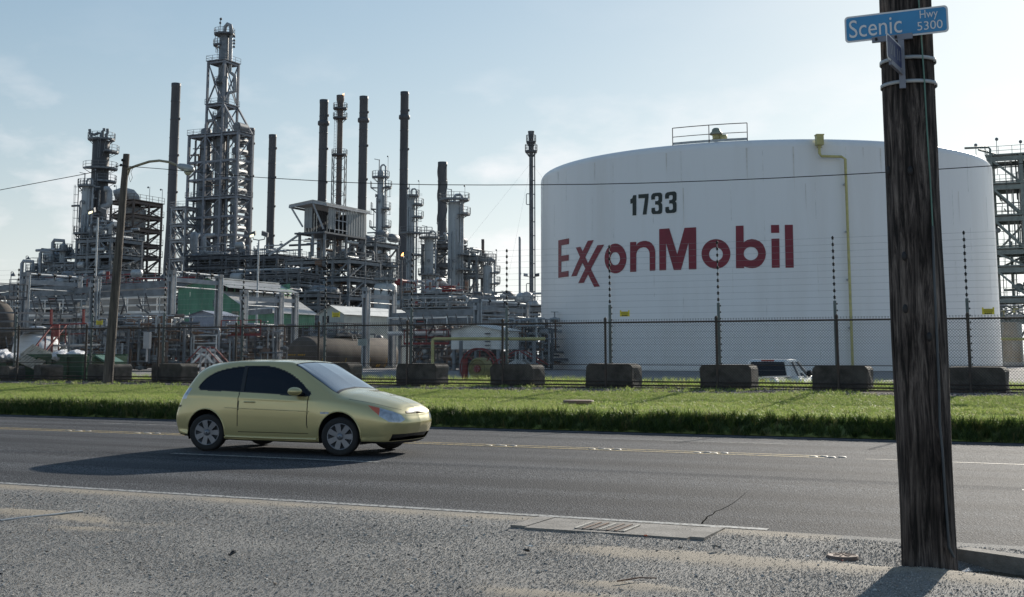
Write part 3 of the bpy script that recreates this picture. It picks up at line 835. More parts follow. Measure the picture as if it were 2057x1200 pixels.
BLAB = ['by the dumpster end, mostly cut off by the picture edge', 'with its sunlit end turned out, in front of the green dumpster', 'behind the leaning wooden pole', 'between the leaning pole and the rear of the yellow car', 'hidden mostly behind the yellow car roof', 'seen just above the windscreen of the yellow car',
        'just below the upright end of the yellow gas pipe', 'beside the red hose reel', 'in front of the white tank, under the yellow warning plate', 'next to the tailgate of the white pickup', 'in front of the pickup bonnet, beside the thick utility pole', 'on the far side of the thick utility pole']
for i, (x0, x1, yt, tw_) in enumerate(BLK):
    n0 = EN + 0.05
    u0 = toun(PN(x0, 750, n0 - 0.38))[0]; u1 = toun(PN(x1, 750, n0 - 0.38))[0]
    Lb = 1.42
    if i == 1: u1 = u0 + Lb * 0.6
    if i == 2: u1 = u0 + Lb
    cu = (u0 + u1) / 2 if 0 < i else u1 - Lb / 2
    hb = PN((x0 + x1) / 2, yt, n0 - 0.38).z - BZ + 0.02
    o = link('concrete_block', block_mesh(Lb if i > 1 else 1.2, 0.76, hb, i))
    o.location = UN(cu, n0 + 0.02, BZ - 0.02)
    o.rotation_euler = (0, 0, -AL - tw_ * (1 if i != 1 else 1.6))
    tag(o, 'weathered concrete block ' + BLAB[i], 'concrete block', 'concrete blocks along the foot of the fence')

# yellow warning plates hung on the electric wires
YS = mat('yellow_plate', (0.75, 0.62, 0.05), 0.5, 0, 0.05, 1)
WL = [(200, 648, 'yellow warning plate next to the leaning wooden pole'), (675, 632, 'yellow warning plate in front of the pale shed roof'), (1255, 630, 'yellow warning plate below the red letters on the tank'), (1985, 625, 'yellow warning plate near the right-hand edge of the white tank')]
for x, y, lab in WL:
    c = PN(x, y, EN - 0.03)
    th = Thing('warning_sign', lab, 'warning sign', c, 'yellow warning plates on the electric fence')
    w_, h_ = 0.145, 0.085
    mb = MB(); mb.obox(c - Vector((0, 0, 0.015)), UU * w_, NN * 0.004, (0, 0, h_ - 0.015)); mb.obox(c + UU * (w_ - .02) + Vector((0, 0, h_ - 0.012)), UU * .02, NN * .004, (0, 0, .018)); mb.obox(c - UU * (w_ - .02) + Vector((0, 0, h_ - 0.012)), UU * .02, NN * .004, (0, 0, .018))
    th.part('plate', mb, YS)
    mb = MB()
    for zz, ww in ((0.035, 0.10), (0.005, 0.12), (-0.018, 0.10)): mb.obox(c - NN * 0.006 + Vector((0, 0, zz)), UU * ww, NN * 0.001, (0, 0, 0.004))
    for k in range(4): mb.obox(c - NN * 0.006 + UU * (-0.07 + 0.045 * k) + Vector((0, 0, -0.058)), UU * 0.017, NN * 0.001, (0, 0, 0.015))
    th.part('print', mb, DARK)

# ------------------------------------------------------------------ the thick utility pole with the street signs
WOOD = bpy.data.materials.new('old_pole_wood'); WOOD.use_nodes = True
t = WOOD.node_tree; b = t.nodes['Principled BSDF']
tcx = t.nodes.new('ShaderNodeTexCoord'); mp = t.nodes.new('ShaderNodeMapping'); mp.inputs['Scale'].default_value = (9, 9, 0.7)
t.links.new(tcx.outputs['Object'], mp.inputs['Vector'])
nz = t.nodes.new('ShaderNodeTexNoise'); nz.inputs['Scale'].default_value = 2.6; nz.inputs['Detail'].default_value = 9; nz.inputs['Roughness'].default_value = 0.72; nz.inputs['Distortion'].default_value = 0.7
t.links.new(mp.outputs[0], nz.inputs['Vector'])
r = t.nodes.new('ShaderNodeValToRGB')
r.color_ramp.elements[0].position = 0.42; r.color_ramp.elements[0].color = (0.016, 0.014, 0.013, 1)
r.color_ramp.elements[1].position = 0.66; r.color_ramp.elements[1].color = (0.20, 0.172, 0.152, 1)
e_ = r.color_ramp.elements.new(0.50); e_.color = (0.06, 0.05, 0.046, 1)
nz3 = t.nodes.new('ShaderNodeTexNoise'); nz3.inputs['Scale'].default_value = 1.7; nz3.inputs['Detail'].default_value = 4
t.links.new(tcx.outputs['Object'], nz3.inputs['Vector'])
r3 = t.nodes.new('ShaderNodeValToRGB'); r3.color_ramp.elements[0].position = 0.35; r3.color_ramp.elements[0].color = (0.5, 0.48, 0.47, 1); r3.color_ramp.elements[1].position = 0.65; r3.color_ramp.elements[1].color = (1.35, 1.32, 1.3, 1)
t.links.new(nz3.outputs['Fac'], r3.inputs['Fac'])
mw = t.nodes.new('ShaderNodeMix'); mw.data_type = 'RGBA'; mw.blend_type = 'MULTIPLY'; mw.inputs['Factor'].default_value = 1
t.links.new(nz.outputs['Fac'], r.inputs['Fac']); t.links.new(r.outputs[0], mw.inputs['A']); t.links.new(r3.outputs[0], mw.inputs['B'])
t.links.new(mw.outputs['Result'], b.inputs['Base Color'])
b.inputs['Roughness'].default_value = 0.85; b.inputs['Specular IOR Level'].default_value = 0.25
bp = t.nodes.new('ShaderNodeBump'); bp.inputs['Strength'].default_value = 1.0; bp.inputs['Distance'].default_value = 0.02
t.links.new(nz.outputs['Fac'], bp.inputs['Height']); t.links.new(bp.outputs[0], b.inputs['Normal'])

def wood_pole(mb, base, top, r0, r1, seed, grooves=True):
    base = Vector(base); top = Vector(top)
    n = 120; k = 110
    vs = []
    for i in range(k + 1):
        f_ = i / k; c = base.lerp(top, f_); rr = r0 + (r1 - r0) * f_
        for j in range(n):
            a = 2 * pi * j / n
            d = Vector((cos(a), sin(a), 0)); zz = c.z
            g1 = noise.fractal(Vector((cos(a) * 6 + seed, sin(a) * 6, zz * 0.5)), 1.0, 2.0, 3) * 0.006
            g2 = -0.010 * max(0, noise.noise(Vector((cos(a) * 11, sin(a) * 11 + seed, zz * 0.35))) - 0.25) * 2.2
            g3 = noise.noise(Vector((cos(a) * 1.1 + 4, sin(a) * 1.1, zz * 0.8 + seed))) * 0.012
            vs.append(c + d * (rr + (g1 + g2 + g3) * rr / 0.2))
    fs = [(i * n + j, i * n + (j + 1) % n, (i + 1) * n + (j + 1) % n, (i + 1) * n + j) for i in range(k) for j in range(n)]
    fs.append(tuple(range(k * n, k * n + n)))
    mb.add(vs, fs, 0, True)
pb = G(1867, 1136, -0.03)
pole = Thing('utility_pole', 'thick weathered dark wooden utility pole carrying the blue street signs', 'utility pole', pb)
pdist = pb.y
def pole_at(px, py): return P(px, py, pb.y)
mb = MB(); wood_pole(mb, pb - Vector((0, 0, 0.15)), pb + Vector((0.0, 0, 7.5)), 0.206, 0.196, 3)
pole.part('shaft', mb, WOOD)
tocam = Vector((-pb.x, -pb.y, 0)).normalized(); side = Vector((-tocam.y, tocam.x, 0))   # side points to the right of the picture
if side.x < 0: side = -side
def on_pole(px, py, off=0.0):
    """a point on the near face of the shaft"""
    q = pole_at(px, py); dx_ = (q - Vector((pb.x, pb.y, q.z))).dot(side)
    R_ = 0.206 + off; dx_ = max(-R_ * .97, min(R_ * .97, dx_))
    return Vector((pb.x, pb.y, q.z)) + side * dx_ + tocam * sqrt(R_ * R_ - dx_ * dx_)
GCAB = mat('green_ground_wire', (0.10, 0.20, 0.16), 0.6, 0, 0.2, 4)
mb = MB(); mb.tube([on_pole(x, y, 0.012) for x, y in ((1845, 10), (1850, 80), (1857, 180), (1863, 290), (1869, 380), (1873, 460))], 0.006, 6); pole.part('ground_wire', mb, GCAB)
mb = MB(); mb.tube([on_pole(x, y, 0.016) for x, y in ((1873, 460), (1876, 560), (1880, 650), (1885, 760), (1887, 850), (1892, 900), (1897, 980), (1903, 1060), (1905, 1090), (1915, 1112))], 0.010, 6); pole.part('cable_guard', mb, mat('dark_conduit', (0.05, 0.06, 0.07), 0.5, 0, 0.2, 3))
for yb in (127, 174):
    zc = pole_at(1815, yb).z
    mb = MB(); mb.lathe((pb.x, pb.y, zc), [(0.213, -0.014), (0.219, -0.014), (0.219, 0.014), (0.213, 0.014)], 40); pole.part('steel_band', mb, GALV)
for x, y in ((1829, 350), (1786, 345), (1817, 518), (1819, 622), (1866, 678)):
    q = on_pole(x, y, -0.004); mb = MB(); mb.ball(q, 0.022, 8, sz=1.7); pole.part('knot', mb, DARK)

# street name sign along the road
SBLUE = mat('blue_sign_sheeting', (0.04, 0.25, 0.50), 0.42, 0, 0.08, 3)
SWHT = mat('white_sign_edge', (0.74, 0.72, 0.71), 0.45, 0, 0.05, 3)
bracket = mat('grey_sign_bracket', (0.20, 0.21, 0.25), 0.5, 0.2, 0.1, 4)
def text_mesh(txt, size, m):
    cu = bpy.data.curves.new('text', 'FONT'); cu.body = txt; cu.size = size; cu.resolution_u = 4; cu.offset = 0.0
    o = bpy.data.objects.new('text', cu); COL.objects.link(o)
    dg = bpy.context.evaluated_depsgraph_get()
    me = bpy.data.meshes.new_from_object(o.evaluated_get(dg))
    bpy.data.objects.remove(o); me.materials.clear(); me.materials.append(m)
    return me
def place_text(th, parent, txt, m, o, ex, ez, box, wide=1.0, bold=0.0):
    """lettering fitted into box (x0, z0, x1, z1) on the plane at o with axes ex, ez"""
    me = text_mesh(txt, 1.0, m)
    xs = [v.co.x for v in me.vertices]; ys = [v.co.y for v in me.vertices]
    a, b_, c, d = min(xs), min(ys), max(xs), max(ys)
    for v in me.vertices:
        X_ = box[0] + (v.co.x - a) / (c - a) * (box[2] - box[0]); Z_ = box[1] + (v.co.y - b_) / (d - b_) * (box[3] - box[1])
        v.co = o + ex * X_ + ez * Z_ - th.org
    ob = link('lettering', me, parent); return ob
def rrect(w, h, r, n=6):
    pts = []
    for cx, cz, a0 in ((w - r, h - r, 0), (-w + r, h - r, 90), (-w + r, -h + r, 180), (w - r, -h + r, 270)):
        for i in range(n + 1):
            a = radians(a0 + 90 * i / n); pts.append((cx + r * cos(a), cz + r * sin(a)))
    return pts
sc = P(1800, 51, 1.0)
# plane of the sign passes just in front of the shaft
k_ = ((pb - NN * 0.235 - Vector((0, 0, 0))).dot(NN)) / (Vector((sc.x, sc.y, 0)).dot(NN))
scp = Vector((sc.x * k_, sc.y * k_, (sc.z - EYE) * k_ + EYE))
sa = PN(1697, 61, toun(scp)[1]); sb = PN(1905, 37, toun(scp)[1])
sw = (sb - sa).length / 2; scp = (sa + sb) / 2
EXs = (sb - sa).normalized(); EZs = Vector((0, 0, 1))
EZs = (EZs - EXs * EXs.dot(EZs)).normalized()
sh = 0.108
sign = Thing('street_sign', 'blue street name sign with white lettering fixed high on the utility pole', 'street sign', scp)
mb = MB(); mb.prism([scp + EXs * x + EZs * z for x, z in rrect(sw, sh, 0.03)], NN * 0.004); plate = sign.part('plate', mb, SWHT)
mb = MB(); mb.prism([scp + EXs * x + EZs * z - NN * 0.002 for x, z in rrect(sw - 0.014, sh - 0.014, 0.022)], -NN * 0.0015); face = sign.part('face', mb, SBLUE)
o_ = scp - NN * 0.0065
def sb_(x0, y0, x1, y1):
    # fractions of the face measured on the photograph
    return (-sw + 2 * sw * x0, sh - 2 * sh * y1, -sw + 2 * sw * x1, sh - 2 * sh * y0)
place_text(sign, sign.o, 'Scenic', SWHT, o_, EXs, EZs, sb_(0.045, 0.17, 0.56, 0.84))
place_text(sign, sign.o, 'Hwy', SWHT, o_, EXs, EZs, sb_(0.735, 0.10, 0.905, 0.49))
place_text(sign, sign.o, '5300', SWHT, o_, EXs, EZs, sb_(0.705, 0.52, 0.945, 0.84))
mb = MB(); cb = scp - EZs * sh + EXs * (-0.08 * sw)
mb.obox(cb, EXs * 0.155, NN * 0.014, (0, 0, 0.022)); mb.obox(cb + NN * 0.08, EXs * 0.03, NN * 0.08, (0, 0, 0.03)); sign.part('bracket', mb, bracket)
mb = MB(); mb.lathe(cb - EXs * 0.12 - NN * .02, [(0.01, -.01), (0.01, .01)], 8); mb.lathe(cb + EXs * .03 - NN * .02, [(0.01, -.01), (0.01, .01)], 8); sign.part('bolt', mb, DARK)
# cross street sign seen almost edge-on
q0 = on_pole(1812, 135, 0.02)
cs = Thing('street_sign', 'second blue street sign seen nearly edge-on below the main one', 'street sign', q0)
ex2 = (-NN * 0.995 - UU * 0.08).normalized(); hh = 0.10
c2 = q0 + ex2 * 0.27 + Vector((0, 0, 0.015))
nrm = Vector((-ex2.y, ex2.x, 0))
mb = MB(); mb.prism([c2 + ex2 * x + Vector((0, 0, z)) for x, z in rrect(0.25, hh, 0.03)], nrm * 0.004); cs.part('plate', mb, SWHT)
for sg in (1, -1):
    mb = MB(); mb.prism([c2 + ex2 * x + Vector((0, 0, z)) + nrm * (0.005 if sg > 0 else -0.001) for x, z in rrect(0.235, hh - 0.014, 0.022)], nrm * 0.0015 * sg); cs.part('face', mb, mat('deep_blue_sign', (0.015, 0.03, 0.11), 0.45, 0, 0.1, 3))
    mb = MB()
    for x0 in (-0.16, -0.09, 0.02, 0.08, 0.14): mb.obox(c2 + ex2 * x0 + nrm * (0.008 if sg > 0 else -0.004), ex2 * 0.012, nrm * 0.0008, (0, 0, 0.045))
    cs.part('worn_lettering', mb, bracket)
mb = MB(); mb.obox(q0 - Vector((0, 0, 0.02)) + tocam * 0.012, side * 0.024, tocam * 0.012, (0, 0, 0.20)); mb.obox(c2 - Vector((0, 0, hh + 0.01)) - ex2 * 0.06, ex2 * 0.2, nrm * 0.012, (0, 0, 0.018)); cs.part('bracket', mb, bracket)

# ------------------------------------------------------------------ leaning wooden pole with the street light
lb = PN(216, 771, 31.2); lb.z = BZ - 0.02
lt = PN(254, 310, 31.2)
lp = Thing('street_light', 'leaning slim wooden pole with a curved street light arm on the verge', 'street light', lb)
mb = MB(); wood_pole(mb, lb - Vector((0, 0, .1)), lt, 0.165, 0.105, 8); lp.part('pole', mb, mat('grey_brown_pole_wood', (0.15, 0.125, 0.105), 0.85, 0, 0, 5, bump=0.8, bscale=22, col2=(0.05, 0.042, 0.038), streak=(3, 3, 0.25)))
am = [PN(x, y, 31.2) for x, y in ((256, 340), (275, 333), (300, 325), (320, 323), (340, 326), (360, 334))]
mb = MB(); mb.tube(am, 0.042, 10); mb.tube([PN(257, 352, 31.2), PN(261, 340, 31.2), PN(268, 335, 31.2)], 0.03, 8); lp.part('arm', mb, mat('tan_lamp_arm', (0.30, 0.26, 0.18), 0.5, 0.3, 0.15, 3))
h0 = PN(357, 333, 31.2); h1 = PN(389, 342, 31.2); hd = (h1 - h0)
mb = MB(); mb.tube([h0 + hd * f_ for f_ in (0, 0.12, 0.4, 0.75, 0.95, 1.0)], 0.1, 14, radii=[0.05, 0.095, 0.125, 0.13, 0.09, 0.03]); head = lp.part('lamp_head', mb, mat('grey_lamp_housing', (0.40, 0.41, 0.40), 0.5, 0.2, 0.1, 3))
mb = MB(); mb.lathe(h0 + hd * 0.66, [(0.01, -0.22), (0.07, -0.215), (0.13, -0.14), (0.14, -0.04)], 16); lp.part('lens', mb, mat('clouded_lamp_glass', (0.55, 0.55, 0.45), 0.2, 0, 0.05, 3), head)
mb = MB(); mb.tube([PN(x, y, 31.15) for x, y in ((258, 352), (262, 366), (266, 357), (263, 346), (267, 338))], 0.008, 5); lp.part('loose_wire', mb, DARK)
mb = MB()
for x, y in ((246, 322), (243, 332)): mb.ball(PN(x, y, 31.0), 0.05, 8); mb.tube([PN(x, y, 31.0), PN(x + 6, y + 1, 31.0)], 0.02, 6)
lp.part('insulator', mb, DARK)

# overhead cable from the leaning pole, along the verge
cab = [(-330, 437), (-160, 413), (0, 382), (90, 365), (170, 350), (245, 332), (252, 333)]
mb = MB(); mb.tube([PN(x, y, 31.0) for x, y in cab], 0.012, 6)
single('overhead_cable', mb, DARK, 'dark overhead cable coming in to the leaning street light pole', 'cable', PN(0, 382, 31.0))
cab2 = [(252, 334), (330, 340), (420, 349), (525, 357), (610, 362), (700, 367), (785, 370), (870, 371.5), (980, 372), (1087, 371.5), (1190, 370.5), (1300, 368), (1430, 363.5), (1560, 358), (1670, 352.5), (1780, 346.5), (1890, 340), (2000, 333), (2150, 322), (2400, 300)]
mb = MB(); mb.tube([PN(x, y, 31.0) for x, y in cab2], 0.012, 6)
single('overhead_cable', mb, DARK, 'long sagging overhead cable crossing in front of the white tank', 'cable', PN(900, 371, 31.0))
# ------------------------------------------------------------------ the yellow-green hatchback
PAINT = mat('pale_lime_car_paint', (0.55, 0.48, 0.235), 0.27, 0.35, 0.02, 1, coat=0.8)
GLASSD = mat('dark_tinted_glass', (0.006, 0.008, 0.014), 0.05, 0, 0.0, 1, spec=0.3)
GLASSW = mat('windscreen_glass', (0.12, 0.145, 0.175), 0.08, 0, 0.0, 1, coat=1.0)  # pale blue base paints in the reflected sky and dust scatter
CHROME = mat('bright_trim', (0.75, 0.75, 0.73), 0.12, 0.9, 0.0, 1)
LAMP = mat('clear_lamp_lens', (0.42, 0.46, 0.52), 0.08, 0.25, 0.2, 12, coat=1.0)
AMBER = mat('amber_lamp_lens', (0.62, 0.13, 0.06), 0.15, 0, 0.0, 1, coat=1.0)
TRIM = mat('black_car_trim', (0.012, 0.012, 0.013), 0.45, 0, 0.0, 1)
TYRE = mat('tyre_rubber', (0.018, 0.018, 0.019), 0.8, 0, 0.2, 12)
RIM = mat('silver_wheel_cover', (0.2, 0.21, 0.235), 0.35, 0.5, 0.1, 6)
NET = [
 [(.10,0,.25),(.05,0,.25),(.00,0,.38),(-.02,0,.56),(.08,0,.82),(.14,0,.95),(.38,0,1.27),(.55,0,1.39),(.60,0,1.41)],
 [(.12,0,.24),(.06,.42,.25),(.02,.45,.38),(.0,.46,.56),(.10,.45,.82),(.16,.43,.95),(.42,.34,1.26),(.60,.20,1.392),(.64,0,1.415)],
 [(.2,0,.22),(.14,.66,.24),(.09,.74,.38),(.08,.76,.56),(.16,.74,.82),(.22,.71,.95),(.50,.55,1.245),(.68,.36,1.385),(.72,0,1.425)],
 [(.38,0,.20),(.36,.74,.22),(.33,.815,.36),(.33,.84,.58),(.38,.82,.83),(.43,.79,.96),(.72,.60,1.30),(.86,.42,1.41),(.90,0,1.445)],
 [(.75,0,.19),(.75,.74,.20),(.75,.83,.33),(.75,.85,.58),(.78,.835,.835),(.82,.80,.965),(1.05,.612,1.365),(1.1,.43,1.44),(1.12,0,1.465)],
 [(1.3,0,.18),(1.3,.72,.18),(1.3,.82,.28),(1.3,.848,.57),(1.3,.84,.815),(1.32,.81,.945),(1.45,.618,1.388),(1.5,.44,1.456),(1.5,0,1.477)],
 [(1.9,0,.18),(1.9,.72,.18),(1.9,.82,.28),(1.9,.848,.56),(1.9,.842,.80),(1.9,.815,.925),(1.9,.618,1.385),(1.9,.44,1.452),(1.9,0,1.473)],
 [(2.35,0,.18),(2.35,.72,.18),(2.35,.82,.28),(2.35,.848,.56),(2.35,.84,.79),(2.4,.81,.905),(2.24,.605,1.352),(2.2,.43,1.42),(2.2,0,1.442)],
 [(2.7,0,.18),(2.7,.72,.18),(2.7,.82,.28),(2.7,.845,.56),(2.7,.836,.78),(2.76,.80,.89),(2.60,.635,1.14),(2.55,.45,1.225),(2.53,0,1.26)],
 [(3.0,0,.18),(3.0,.72,.19),(3.0,.82,.30),(3.0,.845,.56),(3.0,.83,.765),(3.02,.79,.872),(2.96,.685,.945),(2.94,.46,1.0),(2.90,0,1.03)],
 [(3.35,0,.18),(3.35,.72,.19),(3.35,.81,.31),(3.35,.838,.55),(3.35,.82,.74),(3.33,.765,.845),(3.3,.61,.90),(3.3,.38,.945),(3.3,0,.965)],
 [(3.6,0,.19),(3.6,.68,.2),(3.65,.775,.32),(3.68,.79,.55),(3.68,.758,.705),(3.66,.69,.785),(3.64,.53,.84),(3.64,.33,.875),(3.64,0,.893)],
 [(3.78,0,.19),(3.8,.58,.19),(3.87,.65,.32),(3.91,.655,.51),(3.90,.61,.655),(3.87,.55,.72),(3.85,.42,.77),(3.84,.27,.80),(3.84,0,.812)],
 [(3.86,0,.19),(3.88,.34,.19),(3.97,.37,.32),(4.02,.37,.49),(3.99,.35,.62),(3.965,.31,.68),(3.94,.25,.722),(3.925,.17,.745),(3.92,0,.757)],
 [(3.9,0,.19),(3.91,0,.19),(4.0,0,.32),(4.05,0,.49),(4.02,0,.61),(3.995,0,.67),(3.975,0,.70),(3.96,0,.722),(3.95,0,.735)]]
def cr(p0, p1, p2, p3, t):
    return 0.5 * (2 * p1 + (p2 - p0) * t + (2 * p0 - 5 * p1 + 4 * p2 - p3) * t * t + (3 * p1 - p0 - 3 * p2 + p3) * t * t * t)
def cr_row(pts, sub):
    pts = [Vector(p) for p in pts]; k = len(pts); o = []
    for i in range(k - 1):
        a = pts[i - 1] if i else pts[0] * 2 - pts[1]; d = pts[i + 2] if i + 2 < k else pts[-1] * 2 - pts[-2]
        for s_ in range(sub): o.append(cr(a, pts[i], pts[i + 1], d, s_ / sub))
    o.append(pts[-1]); return o
SR, SC = 38, 26
for i_, dd in ((0, (-.10, -.15, -.17)), (1, (-.11, -.16, -.17)), (2, (-.14, -.17, -.17)), (3, (-.14, -.12, -.1)), (4, (-.08, -.02, 0))):
    NET[i_] = [(x + (dd[j - 6] if j >= 6 else 0), y, z + (.012 if j >= 6 else 0)) for j, (x, y, z) in enumerate(NET[i_])]
for i_, d_ in ((7, .04), (8, .10), (9, .13), (10, .06)):
    NET[i_] = [(x + (d_ if j >= 6 else 0), y, z) for j, (x, y, z) in enumerate(NET[i_])]
NET = [[(x + max(0, x - 3.35) * .22, y, z) for x, y, z in r] for r in NET]
rows = [cr_row(r, SC) for r in NET]
cols = [cr_row([rows[i][j] for i in range(len(rows))], SR) for j in range(len(rows[0]))]
nr, nc = len(cols[0]), len(cols)
def inpoly(x, y, poly):
    c = False; k = len(poly)
    for i in range(k):
        x1, y1 = poly[i]; x2, y2 = poly[(i + 1) % k]
        if (y1 > y) != (y2 > y) and x < (x2 - x1) * (y - y1) / (y2 - y1) + x1: c = not c
    return c
DLO = [(0.54, 1.02), (0.57, 1.10), (0.68, 1.20), (0.90, 1.29), (1.25, 1.345), (1.6, 1.362), (1.92, 1.335), (2.2, 1.25), (2.42, 1.13), (2.58, 1.01), (2.66, .925), (2.3, .935), (1.6, .965), (1.0, .985), (0.62, .995)]
def smooth_loop(poly, k=6):
    P_ = [Vector((x, z, 0)) for x, z in poly]; n = len(P_); o = []
    for i in range(n):
        for t in range(k):
            q = cr(P_[i - 1], P_[i], P_[(i + 1) % n], P_[(i + 2) % n], t / k); o.append((q.x, q.y))
    return o
DLO = smooth_loop(DLO)
# pull the surface grid onto the window outline so that the pane has a clean edge
for j in range(int(SC * 4.8), int(SC * 6.45)):
    for i in range(nr):
        p = cols[j][i]
        if p.y < 0.5 or not (.45 < p.x < 2.8): continue
        best = None
        for k in range(len(DLO)):
            x0, z0_ = DLO[k]; x1, z1_ = DLO[(k + 1) % len(DLO)]
            if abs(x0 - p.x) > .08: continue
            dx_, dz_ = x1 - x0, z1_ - z0_; l2 = dx_ * dx_ + dz_ * dz_
            t_ = max(0, min(1, ((p.x - x0) * dx_ + (p.z - z0_) * dz_) / l2)) if l2 else 0
            qx, qz = x0 + dx_ * t_, z0_ + dz_ * t_; d_ = hypot(p.x - qx, p.z - qz)
            if best is None or d_ < best[0]: best = (d_, qx, qz)
        if best and best[0] < 0.0085: cols[j][i] = Vector((best[1], p.y, best[2]))
HEADL = [(10.85, 4.8), (11.4, 4.72), (12.1, 4.45), (12.7, 3.95), (12.9, 3.45), (12.55, 3.1), (11.95, 3.1), (11.45, 3.45), (11.05, 4.1)]
XW = (0.73, 3.23); RW = 0.297
def classify(r, c, p):
    x, y, z = p
    for xw in XW:
        if y > 0.5 and (x - xw) ** 2 + (z - 0.31) ** 2 < 0.372 ** 2: return None
        if c < 2.0 and abs(x - xw) < 0.34 and y > 0.45: return None
    if 4.9 < c < 6.35 and inpoly(x, z, DLO):
        if abs(x - 1.40 + (z - 1) * 0.12) < 0.035: return 'window_trim'
        return 'rear_window' if x < 1.40 - (z - 1) * 0.12 else 'side_window'
    if 4.9 < c < 6.4:
        for q in ((.02, 0), (-.02, 0), (0, .02), (0, -.02)):
            if inpoly(x + q[0], z + q[1], DLO): return 'window_trim'
    if 7.05 < r < 8.93 and c > 6.22: return 'windscreen'
    if 7.0 < r < 9.06 and c > 6.14: return 'windscreen_trim'
    if r < 1.75 and 5.25 < c < 6.85: return 'rear_screen'
    if inpoly(r, c, HEADL): return 'headlight' if r > 11.4 else 'indicator'
    if 1.55 < r < 2.75 and 4.05 < c < 5.2: return 'tail_light'
    if r > 13.0 and 4.35 < c < 5.0: return 'grille'
    if r > 12.25 and 1.42 < c < 2.12: return 'air_intake'
    if c < 1.35: return 'underbody'
    # shut lines
    if 2.5 <= c < 5.3 and (abs(x - 1.36) < 0.0085 or abs(x - 2.66 - max(0, .45 - z) * .25) < 0.0085) and z > .31: return 'shut_line'
    if 1.36 < x < 2.68 and abs(z - 0.325) < 0.006 and c > 1.8: return 'shut_line'
    if 10.0 < r < 12.7 and abs(c - 5.35) < 0.05: return 'shut_line'
    if r < 2.5 and abs(c - 3.55) < 0.05: return 'shut_line'
    if 1.36 < x < 2.68 and 0.33 < z and c < 5.4: return 'door'
    if r > 9.06 and c >= 5.38 and r < 13.2: return 'bonnet'
    if (r > 11.6 and c < 3.9) or (r > 13.2 and c < 4.4): return 'front_bumper'
    return 'body'
SHUT = mat('shadowed_paint_gap', (0.06, 0.055, 0.03), 0.6)
CMATS = {'rear_window': GLASSD, 'side_window': GLASSD, 'window_trim': TRIM, 'windscreen': GLASSW, 'windscreen_trim': TRIM, 'rear_screen': GLASSD, 'headlight': LAMP, 'indicator': AMBER, 'tail_light': LAMP,
         'grille': TRIM, 'air_intake': TRIM, 'underbody': DARK, 'shut_line': SHUT, 'door': PAINT, 'bonnet': PAINT, 'front_bumper': PAINT, 'body': PAINT}
parts = {}
for j in range(nc - 1):
    for i in range(nr - 1):
        p = (cols[j][i] + cols[j][i + 1] + cols[j + 1][i + 1] + cols[j + 1][i]) / 4
        nm = classify((i + .5) / SR, (j + .5) / SC, p)
        if nm: parts.setdefault(nm, []).append((i, j))
car_h = radians(-24.0)
cA = G(411, 907, 0.045); cB = G(687, 917, 0.045)
cdir = Vector((cos(car_h), sin(car_h), 0)); cnrm = Vector((-cdir.y, cdir.x, 0))
cmid = (cA + cB) / 2
CS = 0.985
corg = cmid - cdir * (XW[0] + XW[1]) / 2 * CS + cnrm * 0.78 * CS
corg.z = road_z(0, toun(cmid)[1] + .5) + 0.004
car = Thing('car', 'pale lime three-door hatchback driving along the road', 'car', (0, 0, 0))
def car_part(name, mb_or_me, m, parent=None, label=None):
    me = mb_or_me.mesh(name, m) if isinstance(mb_or_me, MB) else mb_or_me
    if getattr(mb_or_me, 'nr', None): me.normals_split_custom_set_from_vertices(mb_or_me.nr)
    o = link(name, me, parent or car.o)
    if label: o['label'] = label
    return o
GN_ = {}
def gnorm(i, j):
    if (i, j) not in GN_:
        a = cols[j][min(i + 1, nr - 1)] - cols[j][max(i - 1, 0)]; b_ = cols[min(j + 1, nc - 1)][i] - cols[max(j - 1, 0)][i]
        n_ = a.cross(b_)
        if n_.length < 1e-9: n_ = Vector((0, 0, 1))
        n_.normalize()
        if j == nc - 1: n_ = Vector((n_.x, 0, n_.z)).normalized()
        GN_[(i, j)] = n_
    return GN_[(i, j)]
def cgrid(name, cells, sgns=(1, -1), inset=0.0):
    mb = MB(); mb.nr = []
    for sg in sgns:
        idx = {}; vs = []; fs = []
        def vi(i, j):
            if (i, j) not in idx:
                p = cols[j][i]; idx[(i, j)] = len(vs)
                if inset:
                    c0 = Vector((p.x, 0, 0.75)); d = (p - c0); d = d.normalized() if d.length > 0 else d
                    p = p - d * inset
                vs.append((p.x, p.y * sg, p.z)); q_ = gnorm(i, j); mb.nr.append((q_.x, q_.y * sg, q_.z))
            return idx[(i, j)]
        for i, j in cells:
            f = (vi(i, j), vi(i + 1, j), vi(i + 1, j + 1), vi(i, j + 1))
            fs.append(f if sg > 0 else f[::-1])
        mb.add(vs, fs, 0, True)
    return mb
body_o = None
for nm, cells in parts.items():
    ins = {'rear_window': .006, 'side_window': .006, 'windscreen': .005, 'rear_screen': .005, 'shut_line': .006, 'air_intake': .05, 'grille': .03}.get(nm, 0)
    if nm in ('side_window', 'rear_window', 'headlight', 'indicator', 'tail_light', 'door'):
        for sg in (1, -1): car_part(nm, cgrid(nm, cells, (sg,), ins), CMATS[nm])
    else:
        car_part(nm, cgrid(nm, cells, (1, -1), ins), CMATS[nm])
